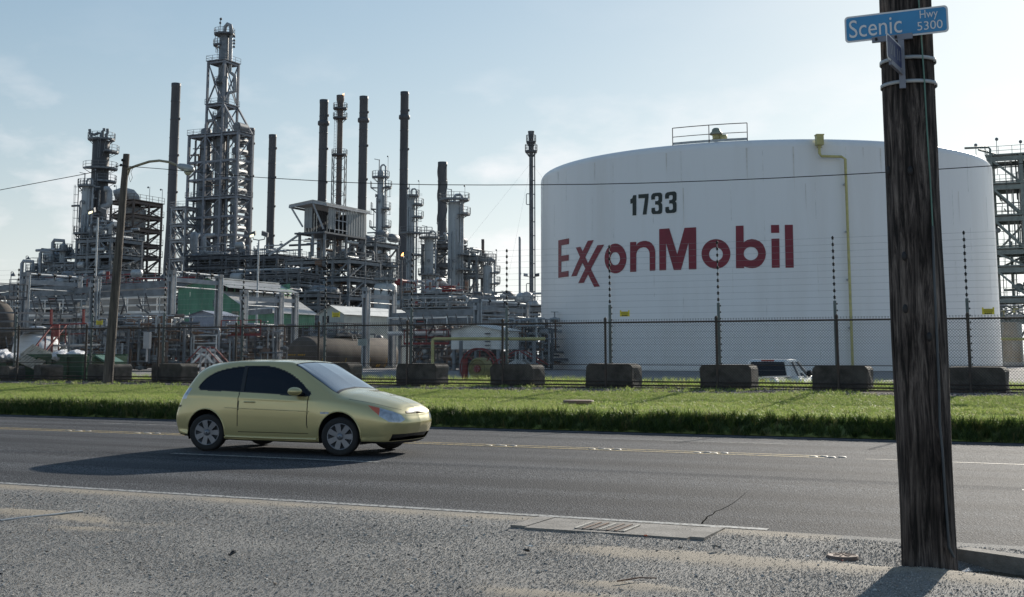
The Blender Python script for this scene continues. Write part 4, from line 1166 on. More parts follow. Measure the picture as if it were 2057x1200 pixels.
# wheel arches, lips
for xw in XW:
    for sg in (1, -1):
        mb = MB()
        arc = [(xw + 0.38 * cos(a), 0.31 + 0.38 * sin(a)) for a in [radians(-20 + 220 * i / 24) for i in range(25)]]
        for (x0, z0), (x1, z1) in zip(arc[:-1], arc[1:]):
            mb.quad((x0, .80 * sg, z0), (x1, .80 * sg, z1), (x1, .42 * sg, z1), (x0, .42 * sg, z0))
        mb.add([(x, .45 * sg, z) for x, z in arc], [tuple(range(25))])
        car_part('wheel_arch', mb, DARK)
        mb = MB()
        def ysurf(x, z):
            best = min((abs(cols[j][i].x - x) + abs(cols[j][i].z - z) * 1.0, cols[j][i].y) for j in range(SC, SC * 4, 4) for i in range(0, nr, 4) if abs(cols[j][i].x - x) < .06)
            return best[1]
        lip = []
        for i in range(29):
            a = radians(-6 + 192 * i / 28); x, z = xw + .372 * cos(a), .31 + .372 * sin(a)
            lip.append((x, (ysurf(x, z) - 0.003) * sg, z))
        mb.tube(lip, 0.012, 8); car_part('arch_lip', mb, PAINT)
# wheels
def wheel():
    ty = MB(); ty.lathe((0, 0, 0), [(0.20, -.085), (0.255, -.095), (0.285, -.088), (RW, -.06), (RW, .06), (0.285, .088), (0.255, .095), (0.20, .085)], 40)
    rm_ = MB(); rm_.lathe((0, 0, 0), [(0.205, -.06), (0.205, .085), (0.195, .09), (0.185, .075), (0.18, .03), (0.02, .02)], 40)
    for k in range(7):
        a = 2 * pi * k / 7; d = Vector((cos(a), sin(a), 0)); s_ = Vector((-sin(a), cos(a), 0))
        rm_.prism([d * .03 + s_ * .03 + Vector((0, 0, .06)), d * .195 + s_ * .045 + Vector((0, 0, .066)), d * .195 - s_ * .045 + Vector((0, 0, .066)), d * .03 - s_ * .03 + Vector((0, 0, .06))], (0, 0, .022))
    rm_.lathe((0, 0, 0), [(.055, .06), (.05, .095), (.01, .1)], 16)
    return ty.mesh('tyre', TYRE), rm_.mesh('rim', RIM), rm_
tyre_me, rim_me, _ = wheel()
for xw in XW:
    for sg in (1, -1):
        w = link('wheel', None, car.o); w.location = (xw, 0.745 * sg, RW)
        w.rotation_euler = (radians(-90 * sg), 0, 0.3)
        w.rotation_mode = 'XYZ'
        tt = link('tyre', tyre_me, w); rr_ = link('rim', rim_me, w)
# mirrors, handles, plates, wipers
for sg in (1, -1):
    bm = bmesh.new(); bmesh.ops.create_uvsphere(bm, u_segments=20, v_segments=12, radius=1.0)
    for v in bm.verts:
        x, y, z = v.co
        v.co = Vector((2.47 + x * 0.10 + (0.04 if x > 0 else 0) * x, (0.93 + y * 0.10) * sg, 0.985 + z * 0.068))
    me = bpy.data.meshes.new('door_mirror'); bm.to_mesh(me); bm.free(); me.materials.append(PAINT)
    for p in me.polygons: p.use_smooth = True
    mo = car_part('door_mirror', me, PAINT)
    mb = MB(); mb.obox((2.5, .85 * sg, .945), (.06, 0, 0), (0, .06, 0), (0, 0, .022)); car_part('mirror_foot', mb, TRIM, mo)
    mb = MB(); mb.tube([(1.48, .842 * sg, .80), (1.50, .866 * sg, .805), (1.66, .866 * sg, .803), (1.68, .842 * sg, .80)], .013, 8); car_part('door_handle', mb, PAINT)
    mb = MB(); mb.obox((2.98, .842 * sg, .655), (.075, 0, 0), (0, .006, 0), (0, 0, .016)); car_part('side_repeater', mb, LAMP)
    mb = MB(); mb.tube([(1.10, .846 * sg, .705), (1.6, .852 * sg, .695), (2.2, .852 * sg, .683), (2.7, .848 * sg, .672)], .007, 6); car_part('side_moulding', mb, PAINT)
    mb = MB(); mb.tube([(1.12, .825 * sg, .245), (2.0, .825 * sg, .24), (2.84, .825 * sg, .245)], .02, 8); car_part('sill', mb, PAINT)
mb = MB(); mb.tube([(2.97, -.55, .985), (2.93, -.2, 1.035), (2.88, .1, 1.065)], .012, 6); car_part('wiper', mb, TRIM)
mb = MB(); mb.tube([(2.97, -.05, 1.03), (2.91, .25, 1.055), (2.86, .5, 1.03)], .012, 6); car_part('wiper', mb, TRIM)
for zz in (.585, .612, .638):
    mb = MB(); mb.tube([(4.0 - abs(y) * abs(y) * .25 + (.63 - zz) * .15, y, zz) for y in [-.28 + .07 * i for i in range(9)]], .006, 6); car_part('grille_bar', mb, CHROME)
car.o.location = corg; car.o.rotation_euler = (0, 0, car_h); car.o.scale = (CS, CS, CS * .985)

# ------------------------------------------------------------------ white pickup beyond the fence
tp = PN(1548, 768, 42.0)
TGZ = -0.34
WP = mat('white_truck_paint', (0.72, 0.73, 0.72), 0.3, 0, 0.03, 1, coat=0.8)
pk = Thing('pickup_truck', 'white pickup truck parked between two concrete blocks in front of the tank', 'pickup truck', (0, 0, 0))
def ppart(name, mb, m): return link(name, mb.mesh(name, m), pk.o)
def bev(lo, hi, tw=0.0, bevel=0.04, taper=0.0):
    bm = bmesh.new(); bmesh.ops.create_cube(bm, size=1.0)
    for v in bm.verts:
        f_ = v.co.z + .5
        v.co = Vector((lo[0] + (v.co.x + .5) * (hi[0] - lo[0]), lo[1] + (v.co.y + .5) * (hi[1] - lo[1]), lo[2] + f_ * (hi[2] - lo[2])))
    bmesh.ops.bevel(bm, geom=bm.edges[:], offset=bevel, segments=3, affect='EDGES')
    return bm
def bmobj(name, bm, m, parent):
    me = bpy.data.meshes.new(name); bm.to_mesh(me); bm.free(); me.materials.append(m)
    for p in me.polygons: p.use_smooth = True
    return link(name, me, parent)
# local: x forward, y to the left, z up; length 5.2
bmobj('bed', bev((0, -.92, .55), (1.95, .92, 1.12), bevel=.05), WP, pk.o)
mb = MB(); mb.box((.06, -.84, 1.125), (1.9, .84, 1.128)); ppart('bed_liner', mb, DARK)
for yy in (-.88, .88):
    mb = MB(); mb.box((.02, yy - .05, 1.12), (1.95, yy + .05, 1.17)); ppart('bed_rail', mb, WP)
bmobj('tailgate', bev((-.04, -.74, .62), (.03, .74, 1.14), bevel=.025), WP, pk.o)
bmobj('rear_bumper', bev((-.14, -.9, .42), (.05, .9, .58), bevel=.03), CHROME, pk.o)
for yy in (-.84, .84):
    bmobj('tail_light', bev((-.05, yy - .075, .80), (.05, yy + .075, 1.08), bevel=.02), mat('red_lamp_lens', (0.35, 0.015, 0.02), 0.15, 0, 0, 1, coat=1.0), pk.o)
bmobj('lower_cab', bev((2.0, -.93, .5), (3.75, .93, 1.14), bevel=.06), WP, pk.o)
bmobj('bonnet', bev((3.72, -.9, .5), (5.2, .9, 1.12), bevel=.09), WP, pk.o)
# greenhouse as pillars, roof and panes
gb = [(2.02, .88, 1.12), (2.18, .70, 1.66), (3.05, .70, 1.68), (3.72, .86, 1.12)]
mb = MB(); mb.prism([(2.12, -.72, 1.64), (2.22, -.70, 1.715), (2.6, -.68, 1.74), (3.0, -.70, 1.72), (3.12, -.72, 1.64)], (0, 1.42, 0)); ppart('cab_roof', mb, WP)
for sg in (1, -1):
    G3 = lambda i: Vector((gb[i][0], gb[i][1] * sg, gb[i][2]))
    for nm_, a_, b_ in (('rear_pillar', G3(0), G3(1)), ('front_pillar', G3(3), G3(2)), ('middle_pillar', Vector((2.88, .875 * sg, 1.12)), Vector((2.72, .705 * sg, 1.66)))):
        mb = MB(); mb.bar(a_, b_, .10 if nm_ != 'rear_pillar' else .16, .06); ppart(nm_, mb, WP)
    mb = MB(); inn = Vector((0, -.015 * sg, 0)); mb.quad(G3(0) + inn, Vector((2.85, .875 * sg, 1.12)) + inn, Vector((2.70, .70 * sg, 1.66)) + inn, G3(1) + inn); ppart('side_window', mb, GLASSW)
    mb = MB(); mb.quad(Vector((2.9, .875 * sg, 1.12)) + inn, G3(3) + inn, G3(2) + inn, Vector((2.74, .70 * sg, 1.66)) + inn); ppart('side_window', mb, GLASSW)
    bmobj('door_mirror', bev((3.38, .98 * sg - .09, 1.12), (3.52, .98 * sg + .09, 1.34), bevel=.04), DARK, pk.o)
mb = MB(); mb.quad((2.04, -.84, 1.14), (2.04, .84, 1.14), (2.17, .68, 1.63), (2.17, -.68, 1.63)); ppart('rear_window', mb, GLASSD)
mb = MB(); mb.quad((3.70, -.84, 1.13), (3.70, .84, 1.13), (3.08, .68, 1.65), (3.08, -.68, 1.65)); ppart('windscreen', mb, GLASSW)
mb = MB(); mb.obox((2.155, 0, 1.69), (.03, 0, 0), (0, .24, 0), (0, 0, .025)); ppart('brake_light', mb, mat('red_lamp_lens', (0.35, 0.015, 0.02), 0.15))
for xw in (.95, 4.25):
    for sg in (1, -1):
        w = link('wheel', None, pk.o); w.location = (xw, .80 * sg, .36); w.rotation_euler = (radians(-90 * sg), 0, 0); w.scale = (1.21, 1.21, 1.3)
        link('tyre', tyre_me, w); link('rim', rim_me, w)
ph = radians(90 - 38)
pk.o.location = Vector((tp.x - 1.05, tp.y, TGZ)); pk.o.rotation_euler = (0, 0, ph)

# ------------------------------------------------------------------ small things of the roadside
def gp(px, py):
    q = G(px, py); u, n = toun(q); q.z = shoulder_z(u, n) + 0.01; return q
# drain inlet
d0 = toun(G(1075, 1056)); d1 = toun(G(1415, 1068))
DB = Thing('drain_inlet', 'grey concrete drain inlet with a slotted iron grate set at the road edge', 'drain', UN((d0[0] + d1[0]) / 2, EDGE - 0.2, 0))
ua, ub = toun(G(1121, 1043))[0] - 0.05, toun(G(1418, 1062))[0] + 0.02
na = toun(G(1230, 1072))[1]
mb = MB()
mb.prism([UN(ua, EDGE - .02, -.05), UN(ub, EDGE - .02, -.05), UN(ub, na, -.05), UN(ua, na, -.05)], (0, 0, 0.054)); DB.part('slab', mb, CONC)
for u0, u1 in ((ua - .16, ua - .01), (ub + .01, ub + .14)):
    mb = MB(); mb.prism([UN(u0, EDGE - .03, -.05), UN(u1, EDGE - .03, -.05), UN(u1, na + .05, -.05), UN(u0, na + .05, -.05)], (0, 0, 0.06)); DB.part('wing', mb, CONC)
ga, gb_ = ua + (ub - ua) * .30, ua + (ub - ua) * .60
gn0, gn1 = na + 0.10, EDGE - 0.20
mb = MB(); mb.prism([UN(ga, gn0, .0), UN(gb_, gn0, .0), UN(gb_, gn1, .0), UN(ga, gn1, .0)], (0, 0, .009)); DB.part('slot_shade_plate', mb, DARK)  # flat black plate paints the dark of the hollow under the bars
kk = 6
for i in range(kk + 1):
    u = ga + (gb_ - ga) * i / kk
    mb = MB(); mb.prism([UN(u - .012, gn0, .008), UN(u + .012, gn0, .008), UN(u + .012, gn1, .008), UN(u - .012, gn1, .008)], (0, 0, .008)); DB.part('grate_bar', mb, RUSTB if i % 3 else CONCL)
# valve cover and lawn cover
q = gp(1692, 1110)
th = Thing('valve_cover', 'round rusty iron valve cover in the gravel near the thick pole', 'valve cover', q)
mb = MB(); mb.lathe(q, [(.122, -.02), (.122, .012), (.108, .016), (.104, .012), (.01, .013)], 32); th.part('rim', mb, RUSTB)
mb = MB()
for i in range(6): mb.obox(q + Vector((.05 * cos(i * 1.05), .05 * sin(i * 1.05), .016)), (.02 * cos(i * 1.05), .02 * sin(i * 1.05), 0), (-.008 * sin(i * 1.05), .008 * cos(i * 1.05), 0), (0, 0, .003))
th.part('raised_pattern', mb, RUSTB)
q = G(1162, 812, .42); u_, n_ = toun(q); q.z = lawn_z(u_, n_) + .05
mb = MB(); mb.lathe(q, [(.36, -.05), (.36, .02), (.33, .03), (.01, .03)], 24)
single('manhole_cover', mb, RUSTB, 'low round manhole cover in the mown grass', 'manhole cover', q)
# kerb stub and puddle at the right
k0, k1, k2 = G(1922, 1109, 0.03), G(2062, 1129, 0.03), G(2200, 1150, .03)
mb = MB(); dk = (k1 - k0).normalized(); wk = Vector((-dk.y, dk.x, 0)) * .15
for a_, b_ in ((k0, k0.lerp(k1, .97)), (k1, k2)):
    mb.prism([a_ - Vector((0, 0, .2)), b_ - Vector((0, 0, .2)), b_ + wk - Vector((0, 0, .2)), a_ + wk - Vector((0, 0, .2))], (0, 0, .225))
o = link('kerb', mb.mesh('kerb', CONC)); o['kind'] = 'structure'
WATER = mat('muddy_water', (0.055, 0.042, 0.025), 0.06, 0, 0.1, 2)
pts = [G(x, y, -.075) for x, y in ((1934, 1131), (1942, 1125), (1990, 1131), (2062, 1144), (2180, 1162), (2180, 1190), (2060, 1166), (2000, 1158), (1960, 1150), (1940, 1141))]
mb = MB(); mb.add(pts, [tuple(range(len(pts)))])
o = link('puddle', mb.mesh('puddle', WATER)); o['kind'] = 'structure'
mb = MB(); rn = random.Random(4)
q = gp(1938, 1134); vs = [q + Vector((rn.uniform(-.05, .05), rn.uniform(-.06, .06), rn.uniform(0, .04))) for _ in range(9)]
mb.add(vs, [(0, 1, 2), (2, 3, 4), (4, 5, 6), (6, 7, 8), (1, 3, 5), (0, 6, 8)])
single('plastic_bag', mb, mat('clear_plastic', (0.75, 0.75, 0.75), 0.15, 0, 0, 1), 'crumpled shiny plastic scrap by the puddle at the pole foot', 'litter', q)
# raised buttons on the centre line, four to a cluster
CLU = [(268, 873, 'left of the car boot'), (110, 869.5, 'near the picture edge behind the car'), (966, 901.5, 'just ahead of the car nose'), (1181, 909, 'second ahead of the car'), (1400, 917, 'third ahead of the car'), (1640, 927, 'at the worn end of the yellow lines')]
BUT = mat('cream_ceramic_button', (0.36, 0.32, 0.27), 0.6, 0, 0.15, 20)
bmb = MB(); bmb.lathe((0, 0, 0), [(.068, 0), (.058, .010), (.03, .016), (.002, .017)], 14); bme = bmb.mesh('road_button', BUT)
for x, y, w_ in CLU:
    q = G(x, y, .05); u0 = toun(q)[0]
    for i, (du, dn) in enumerate(((-.17, 18.76), (-.05, 18.86), (.06, 18.77), (.18, 18.87))):
        o = link('road_button', bme); o.location = UN(u0 + du * 1.15, dn, road_z(0, dn) + .001)
        tag(o, 'cream raised road button in the cluster ' + w_, 'road button', 'road buttons in the cluster ' + w_)
# litter
def scrap(name, px, py, m, label, cat, w_, h_, z_=.012, rot=0.0, seed=1):
    q = gp(px, py); rn = random.Random(seed); mb = MB(); k = 7
    ring = [q + Vector((cos(2 * pi * i / k + rot) * w_ * rn.uniform(.6, 1), sin(2 * pi * i / k + rot) * h_ * rn.uniform(.6, 1), rn.uniform(0, z_))) for i in range(k)]
    mb.prism(ring, (0, 0, .006)); return single(name, mb, m, label, cat, q)
PAPER = mat('white_paper', (0.7, 0.69, 0.66), 0.7, 0, 0.05, 5)
scrap('paper_scrap', 1063, 1099, PAPER, 'white paper scrap lying next to the black rag', 'litter', .035, .012, seed=2)
scrap('rag', 1058, 1109, DARK, 'small black rag in the gravel below the white scrap', 'litter', .04, .03, .03, seed=3)
scrap('rag', 466, 1115, DARK, 'black scrap of rubber in the gravel below the rear of the car', 'litter', .04, .035, .04, seed=5)
scrap('paper_scrap', 932, 1057, PAPER, 'thin pale scrap at the road edge left of the drain', 'litter', .05, .01, seed=4)
scrap('paper_scrap', 385, 1148, PAPER, 'pale paper strip in the open gravel under the car', 'litter', .04, .014, seed=7)
scrap('paper_scrap', 1623, 1114, PAPER, 'small white scrap left of the valve cover', 'litter', .02, .016, seed=8)
scrap('plastic_chip', 1297, 1077, mat('orange_plastic', (0.55, 0.12, 0.04), 0.4), 'orange plastic chip just below the drain inlet', 'litter', .02, .012, seed=9)
scrap('plastic_chip', 1692, 1126, REDP, 'tiny red plastic chip below the valve cover', 'litter', .012, .008, seed=10)
q = gp(1270, 1170); mb = MB(); mb.tube([gp(1240, 1176) + Vector((0, 0, .01)), gp(1285, 1171) + Vector((0, 0, .02)), gp(1318, 1165) + Vector((0, 0, .012))], .006, 6)
single('stick', mb, RUSTB, 'thin dry stick lying on the sand', 'stick', q)
scrap('stone', 1440, 1105, CONC, 'grey stone larger than the rest on the sand edge', 'stone', .05, .045, .05, seed=12)
scrap('stone', 1366, 1104, CONC, 'fist-sized grey stone beside the largest one', 'stone', .028, .03, .03, seed=13)
mb = MB(); qs = [G(x, y, .01) for x, y in ((0, 1046), (50, 1040), (110, 1034), (165, 1027))]
mb.tube(qs, .012, 6); single('cable_piece', mb, GALV, 'pale length of cable lying on the sand', 'cable', qs[0])
# ------------------------------------------------------------------ refinery: builders
def zat(px, py, Y): return P(px, py, Y).z
def xy(px, py, Y):
    p = P(px, py, Y); return Vector((p.x, p.y, 0))
def su(px, Y, dpx): return dpx / (F / Y * (UU.x - UU.y * ((px - CX) / F)))
def sn(px, Y, dpx): return dpx / (F / Y * (NN.x - NN.y * ((px - CX) / F)))
def vessel(th, c, z0, z1, r, m, name='column', dome=True, skirt=0.0, n=24, bands=0, parent=None, rtop=None):
    mb = MB(); rt = rtop or r
    prof = [(r, 0), (rt, z1 - z0 - (r * .45 if dome else 0))]
    if dome: prof += [(rt * cos(a), z1 - z0 - r * .45 + r * .45 * sin(a)) for a in [pi / 2 * i / 6 for i in range(1, 6)]] + [(0.01, z1 - z0)]
    else: prof += [(rt * .8, z1 - z0), (rt * .8, z1 - z0 - 0.5)]
    mb.lathe((c.x, c.y, z0), prof, n)
    o = th.part(name, mb, m, parent)
    if bands:
        for k in range(1, bands):
            mb = MB(); zz = z0 + (z1 - z0) * k / bands; q = r + (rt - r) * k / bands
            mb.lathe((c.x, c.y, zz), [(q, -.1), (q + .05, -.09), (q + .05, .09), (q, .1)], n)
            th.part('band', mb, m, o)
    return o
def railing_mb(pts, h=1.1, closed=False, r=0.035, kick=True):
    mb = MB(); P_ = [Vector(p) for p in pts]
    if closed: P_.append(P_[0])
    for a, b_ in zip(P_[:-1], P_[1:]):
        L_ = (b_ - a).length; k = max(1, round(L_ / 1.6))
        for i in range(k + 1):
            q = a.lerp(b_, i / k); mb.bar(q, q + Vector((0, 0, h)), r * 1.6)
        for hh in (h, h * .52): mb.bar(a + Vector((0, 0, hh)), b_ + Vector((0, 0, hh)), r * 1.5)
        if kick: mb.bar(a + Vector((0, 0, .08)), b_ + Vector((0, 0, .08)), .02, .16)
    return mb
def ring(th, c, z, r0, r1, a0, a1, m, rail=True):
    mb = MB(); k = max(4, int(abs(a1 - a0) / 22)); A = [radians(a0 + (a1 - a0) * i / k) for i in range(k + 1)]
    for i in range(k):
        p = [Vector((c.x + r * cos(a), c.y + r * sin(a), z - .14)) for r, a in ((r0, A[i]), (r1, A[i]), (r1, A[i + 1]), (r0, A[i + 1]))]
        mb.prism(p, (0, 0, .14))
    for a in A[::2]:
        mb.bar((c.x + r0 * .9 * cos(a), c.y + r0 * .9 * sin(a), z - .9), (c.x + r1 * .92 * cos(a), c.y + r1 * .92 * sin(a), z - .14), .08)
    o = th.part('platform', mb, m)
    if rail: th.part('railing', railing_mb([(c.x + r1 * cos(a), c.y + r1 * sin(a), z) for a in A], 1.1, abs(a1 - a0) >= 359), m, o)
    return o
def ladder(th, p, z0, z1, m, side=None, cage=True):
    mb = MB(); s_ = side or UU
    p = Vector((p.x, p.y, 0))
    for k in (-.22, .22): mb.bar(p + s_ * k + Vector((0, 0, z0)), p + s_ * k + Vector((0, 0, z1)), .05)
    z = z0
    while z < z1: mb.bar(p - s_ * .22 + Vector((0, 0, z)), p + s_ * .22 + Vector((0, 0, z)), .03); z += .6
    if cage:
        z = z0 + 2.2; q = Vector((-s_.y, s_.x, 0))
        while z < z1:
            pts = [p + s_ * .35 * cos(a) - q * .7 * sin(a) + Vector((0, 0, z)) for a in [pi * i / 5 for i in range(6)]]
            for a_, b_ in zip(pts[:-1], pts[1:]): mb.bar(a_, b_, .035)
            z += 1.3
        for a in [pi * i / 4 for i in range(5)]:
            d = s_ * .35 * cos(a) - q * .7 * sin(a); mb.bar(p + d + Vector((0, 0, z0 + 2.2)), p + d + Vector((0, 0, z1)), .03)
    return th.part('ladder', mb, m)
def frame(th, o, us, ns, zs, cw, bw, m, brace=0.35, rn=None, deck=None, rails=False, z0=GZ, md=None, skip=None, xb=False):
    """steel frame: o is the near right corner; us run to the left (metres), ns away from the road, zs the storeys"""
    rn = rn or random.Random(1)
    pt = lambda u, n, z: Vector((o.x - UU.x * u + NN.x * n, o.y - UU.y * u + NN.y * n, z))
    for u in us:
        for n in ns: th.bar('column', pt(u, n, z0), pt(u, n, zs[-1]), cw, m)
    prev = z0
    for li, z in enumerate(zs):
        for n in ns:
            for a, b_ in zip(us[:-1], us[1:]):
                th.bar('beam', pt(a, n, z - bw), pt(b_, n, z - bw), bw * .75, m, bw * 1.3)
                if rn.random() < brace:
                    if xb or rn.random() < .35:
                        th.bar('brace', pt(a, n, prev), pt(b_, n, z - bw), bw * .55, m); th.bar('brace', pt(b_, n - .1, prev), pt(a, n - .1, z - bw), bw * .55, m)
                    elif rn.random() < .5: th.bar('brace', pt(a, n, prev), pt(b_, n, z - bw), bw * .6, m)
                    else: th.bar('brace', pt(b_, n, prev), pt(a, n, z - bw), bw * .6, m)
        for u in us:
            for a, b_ in zip(ns[:-1], ns[1:]):
                th.bar('beam', pt(u, a, z - bw), pt(u, b_, z - bw), bw * .75, m, bw * 1.3)
                if rn.random() < brace:
                    if xb: th.bar('brace', pt(u - .1, b_, prev), pt(u - .1, a, z - bw), bw * .55, m)
                    th.bar('brace', pt(u, a, prev), pt(u, b_, z - bw), bw * .6, m)
        if deck and deck[li]:
            mb = MB(); mb.prism([pt(us[0] - .3, ns[0] - .3, z), pt(us[-1] + .3, ns[0] - .3, z), pt(us[-1] + .3, ns[-1] + .3, z), pt(us[0] - .3, ns[-1] + .3, z)], (0, 0, .08))
            dk_ = th.part('deck', mb, md or m)
            if rails: th.part('railing', railing_mb([pt(us[0] - .3, ns[-1] + .3, z), pt(us[0] - .3, ns[0] - .3, z), pt(us[-1] + .3, ns[0] - .3, z), pt(us[-1] + .3, ns[-1] + .3, z)], 1.1), m, dk_)
        prev = z
    return pt
def clutter(th, pt, u0, u1, n0, n1, z0, z1, cnt, rn, mats, rmax=.35, valves=True, vert=.4):
    """pipes, drums and valves crowded into a box of the frame's own axes"""
    for _ in range(cnt):
        m = rn.choice(mats); u = rn.uniform(u0, u1); n = rn.uniform(n0, n1); z = rn.uniform(z0, z1); r = rn.uniform(.05, rmax) ** 1.0 * rn.uniform(.4, 1)
        t_ = rn.random()
        if t_ < vert:
            h = rn.uniform(.25, .9) * (z1 - z0); za = max(z0, z - h / 2); zb = min(z1, z + h / 2)
            if rn.random() < .4:
                e = rn.uniform(.5, 2.0) * rn.choice((-1, 1)); mb = MB()
                mb.tube([pt(u, n, za), pt(u, n, zb - r * 2), pt(u + (r * .6 if e > 0 else -r * .6), n, zb - r * .6), pt(u + (2 * r if e > 0 else -2 * r), n, zb), pt(u + e, n, zb)], r, 8); th.part('pipe', mb, m)
            else: th.pipe('pipe', pt(u, n, za), pt(u, n, zb), r, m)
        elif t_ < vert + .25:
            L_ = rn.uniform(.3, .9) * (u1 - u0); ua, ub_ = max(u0, u - L_ / 2), min(u1, u + L_ / 2); th.pipe('pipe', pt(ua, n, z), pt(ub_, n, z), r * .8, m)
        elif t_ < vert + .35:
            L_ = rn.uniform(.4, .9) * (n1 - n0); th.pipe('pipe', pt(u, max(n0, n - L_ / 2), z), pt(u, min(n1, n + L_ / 2), z), r, m)
        elif t_ < vert + .45:
            rr = rn.uniform(1.2, 2.4) * rmax; L_ = rn.uniform(2, 4) * rr; mb = MB()
            a, b_ = pt(u, n, z), pt(u + L_, n, z) if rn.random() < .5 else pt(u, n + L_, z); d = b_ - a
            mb.tube([a + d * f_ for f_ in (0, .04, .1, .9, .96, 1)], rr, 14, radii=[rr * .3, rr * .8, rr, rr, rr * .8, rr * .3]); th.part('drum', mb, m)
        elif valves:
            mb = MB(); c = pt(u, n, z); s_ = rn.uniform(.10, .22)
            mb.ball(c, s_, 8); mb.tube([c, c + Vector((0, 0, s_ * 2.6))], s_ * .25, 6); mb.lathe(c + Vector((0, 0, s_ * 2.6)), [(s_ * 1.3, -.02), (s_ * 1.3, .02), (s_ * .1, .03)], 10); mb.tube([c - UU * s_ * 1.6, c + UU * s_ * 1.6], s_ * .7, 8)
            th.part('valve', mb, m)
PAL = [STEEL, STEELD, GALV, SILVER, STEEL]
PALR = [STEEL, RUSTB, GALV, STEELL, RUSTB, STEELD, SILVER]

# ------------------------------------------------------------------ dark chimneys
def chimney(px, yt, w, yb, Y, label, collar=None, strake=False, m=STACKM, flare_out=0.0, cat='chimney', grp='dark steel chimneys', bands=9):
    c = xy(px, yt, Y); z1 = zat(px, yt, Y); zc = Y * CT
    r = w / 2 * (Y * CT + (z1 - EYE) * ST) / F
    th = Thing('chimney', label, cat, (c.x, c.y, GZ), grp)
    mb = MB(); zf = zat(px, yb, Y)
    prof = [(r * (1 + flare_out), 0), (r * (1 + flare_out), max(.1, zf - GZ - 4)), (r * 1.03, zf - GZ + 6), (r, z1 - GZ - .8), (r * 1.05, z1 - GZ - .7), (r * 1.05, z1 - GZ), (r * .88, z1 - GZ), (r * .86, z1 - GZ - 3)]
    mb.lathe((c.x, c.y, GZ), prof, 28); sh_ = th.part('shaft', mb, m)
    for k in range(1, bands):
        zz = zf + (z1 - zf) * k / bands; mb = MB(); mb.lathe((c.x, c.y, zz), [(r * .99, -.12), (r * 1.06, -.1), (r * 1.06, .1), (r * .99, .12)], 24); th.part('flange', mb, m)
        if k % 2: mb = MB(); mb.obox((c.x + r * 1.12, c.y, zz + .2), (r * .14, 0, 0), (0, .2, 0), (0, 0, .2)); th.part('sample_port', mb, m)
    if collar:
        zz = zat(px, collar, Y); mb = MB(); mb.lathe((c.x, c.y, zz), [(r, -.55), (r * 1.33, -.4), (r * 1.38, .0), (r * 1.33, .4), (r, .55)], 28); th.part('collar', mb, m)
    if strake:
        for s0 in (0, 2.1, 4.2):
            mb = MB(); pts = []
            for i in range(22):
                a = s0 + i * .28; zz = z1 - 14 + 14 * i / 22; pts.append((c.x + r * 1.06 * cos(a), c.y + r * 1.06 * sin(a), zz))
            mb.tube(pts, .11, 6); th.part('strake', mb, m)
    return th
chimney(354, 168, 18, 500, 255, 'tall dark chimney left of the big latticed tower', bands=9, flare_out=.35)
chimney(504, 258, 15, 520, 265, 'dark chimney partly hidden behind the right edge of the latticed tower', bands=8)
chimney(548, 271, 15, 505, 262, 'shorter dark chimney standing alone right of the latticed tower', bands=8, flare_out=.08)
chimney(651, 201, 17, 470, 250, 'dark collared chimney rising behind the roofed shelter', 248, bands=8)
chimney(731, 194, 17, 465, 250, 'dark collared chimney right of the shelter and the flare', 242, bands=8, flare_out=.15)
chimney(813, 185, 16.5, 500, 255, 'tallest dark collared chimney, beside a pale column', 236, bands=8, flare_out=.2)
chimney(889, 326, 18, 520, 240, 'short thick dark chimney wound with spiral strakes', strake=True, bands=5)
chimney(970, 481, 6, 590, 235, 'slim brown vent stack beside a small domed column', m=RUSTY, bands=4)
chimney(1044, 476, 4.6, 590, 260, 'slim pale vent stack near the tank', m=STEELL, bands=3, flare_out=.0)

# ------------------------------------------------------------------ flares
FLAME = emit('burning_gas', (1.0, 0.42, 0.12), 5.0)
def flame(th, p, h, seed):
    rn = random.Random(seed); mb = MB()
    pts = [p + Vector((rn.uniform(-.12, .12) * h + .35 * h * f_, 0, h * f_)) for f_ in (0, .25, .5, .75, 1)]
    mb.tube(pts, .1, 10, radii=[h * .14, h * .26, h * .22, h * .12, .02]); th.part('flame', mb, FLAME)
Y = 240; c = xy(683, 250, Y); z1 = zat(683, 192, Y)
fl = Thing('flare_stack', 'flare stack with lattice tower and a small orange flame at its tip', 'flare stack', (c.x, c.y, GZ))
mb = MB(); r = .56; mb.lathe((c.x, c.y, 0), [(r, GZ), (r, z1 - 5), (r * 1.1, z1 - 3.4), (r * 1.1, z1 - 1.6), (r * 1.4, z1 - 1.0), (r * 1.45, z1), (r * 1.2, z1)], 18); fl.part('riser', mb, RUSTY)
for yp in (219, 238):
    ring(fl, c, zat(683, yp, Y), r, 1.4, 0, 360, STACKM)
zl = zat(683, 312, Y)
ring(fl, c, zl, r, 1.55, 0, 360, STACKM)
ladder(fl, c - UU * 1.1, zl, zat(683, 238, Y), STACKM, cage=False)
h_ = 1.25
crn = [c + Vector((sx * h_, sy * h_, 0)) for sx, sy in ((-1, -1), (1, -1), (1, 1), (-1, 1))]
for q in crn: fl.bar('leg', q + Vector((0, 0, GZ)), q + Vector((0, 0, zl)), .14, STACKM)
zz = zat(683, 470, Y); k = 0
while zz < zl - .5:
    zn = min(zl, zz + 2.6)
    for i in range(4):
        a, b_ = crn[i], crn[(i + 1) % 4]
        fl.bar('lattice', a + Vector((0, 0, zz)), b_ + Vector((0, 0, zz)), .08, STACKM); fl.bar('lattice', a + Vector((0, 0, zz)), b_ + Vector((0, 0, zn)), .07, STACKM)
    zz = zn
flame(fl, c + Vector((.5, 0, z1 - .1)), .55, 2)
Y = 190; c = xy(1067, 300, Y); z1 = zat(1067, 264, Y)
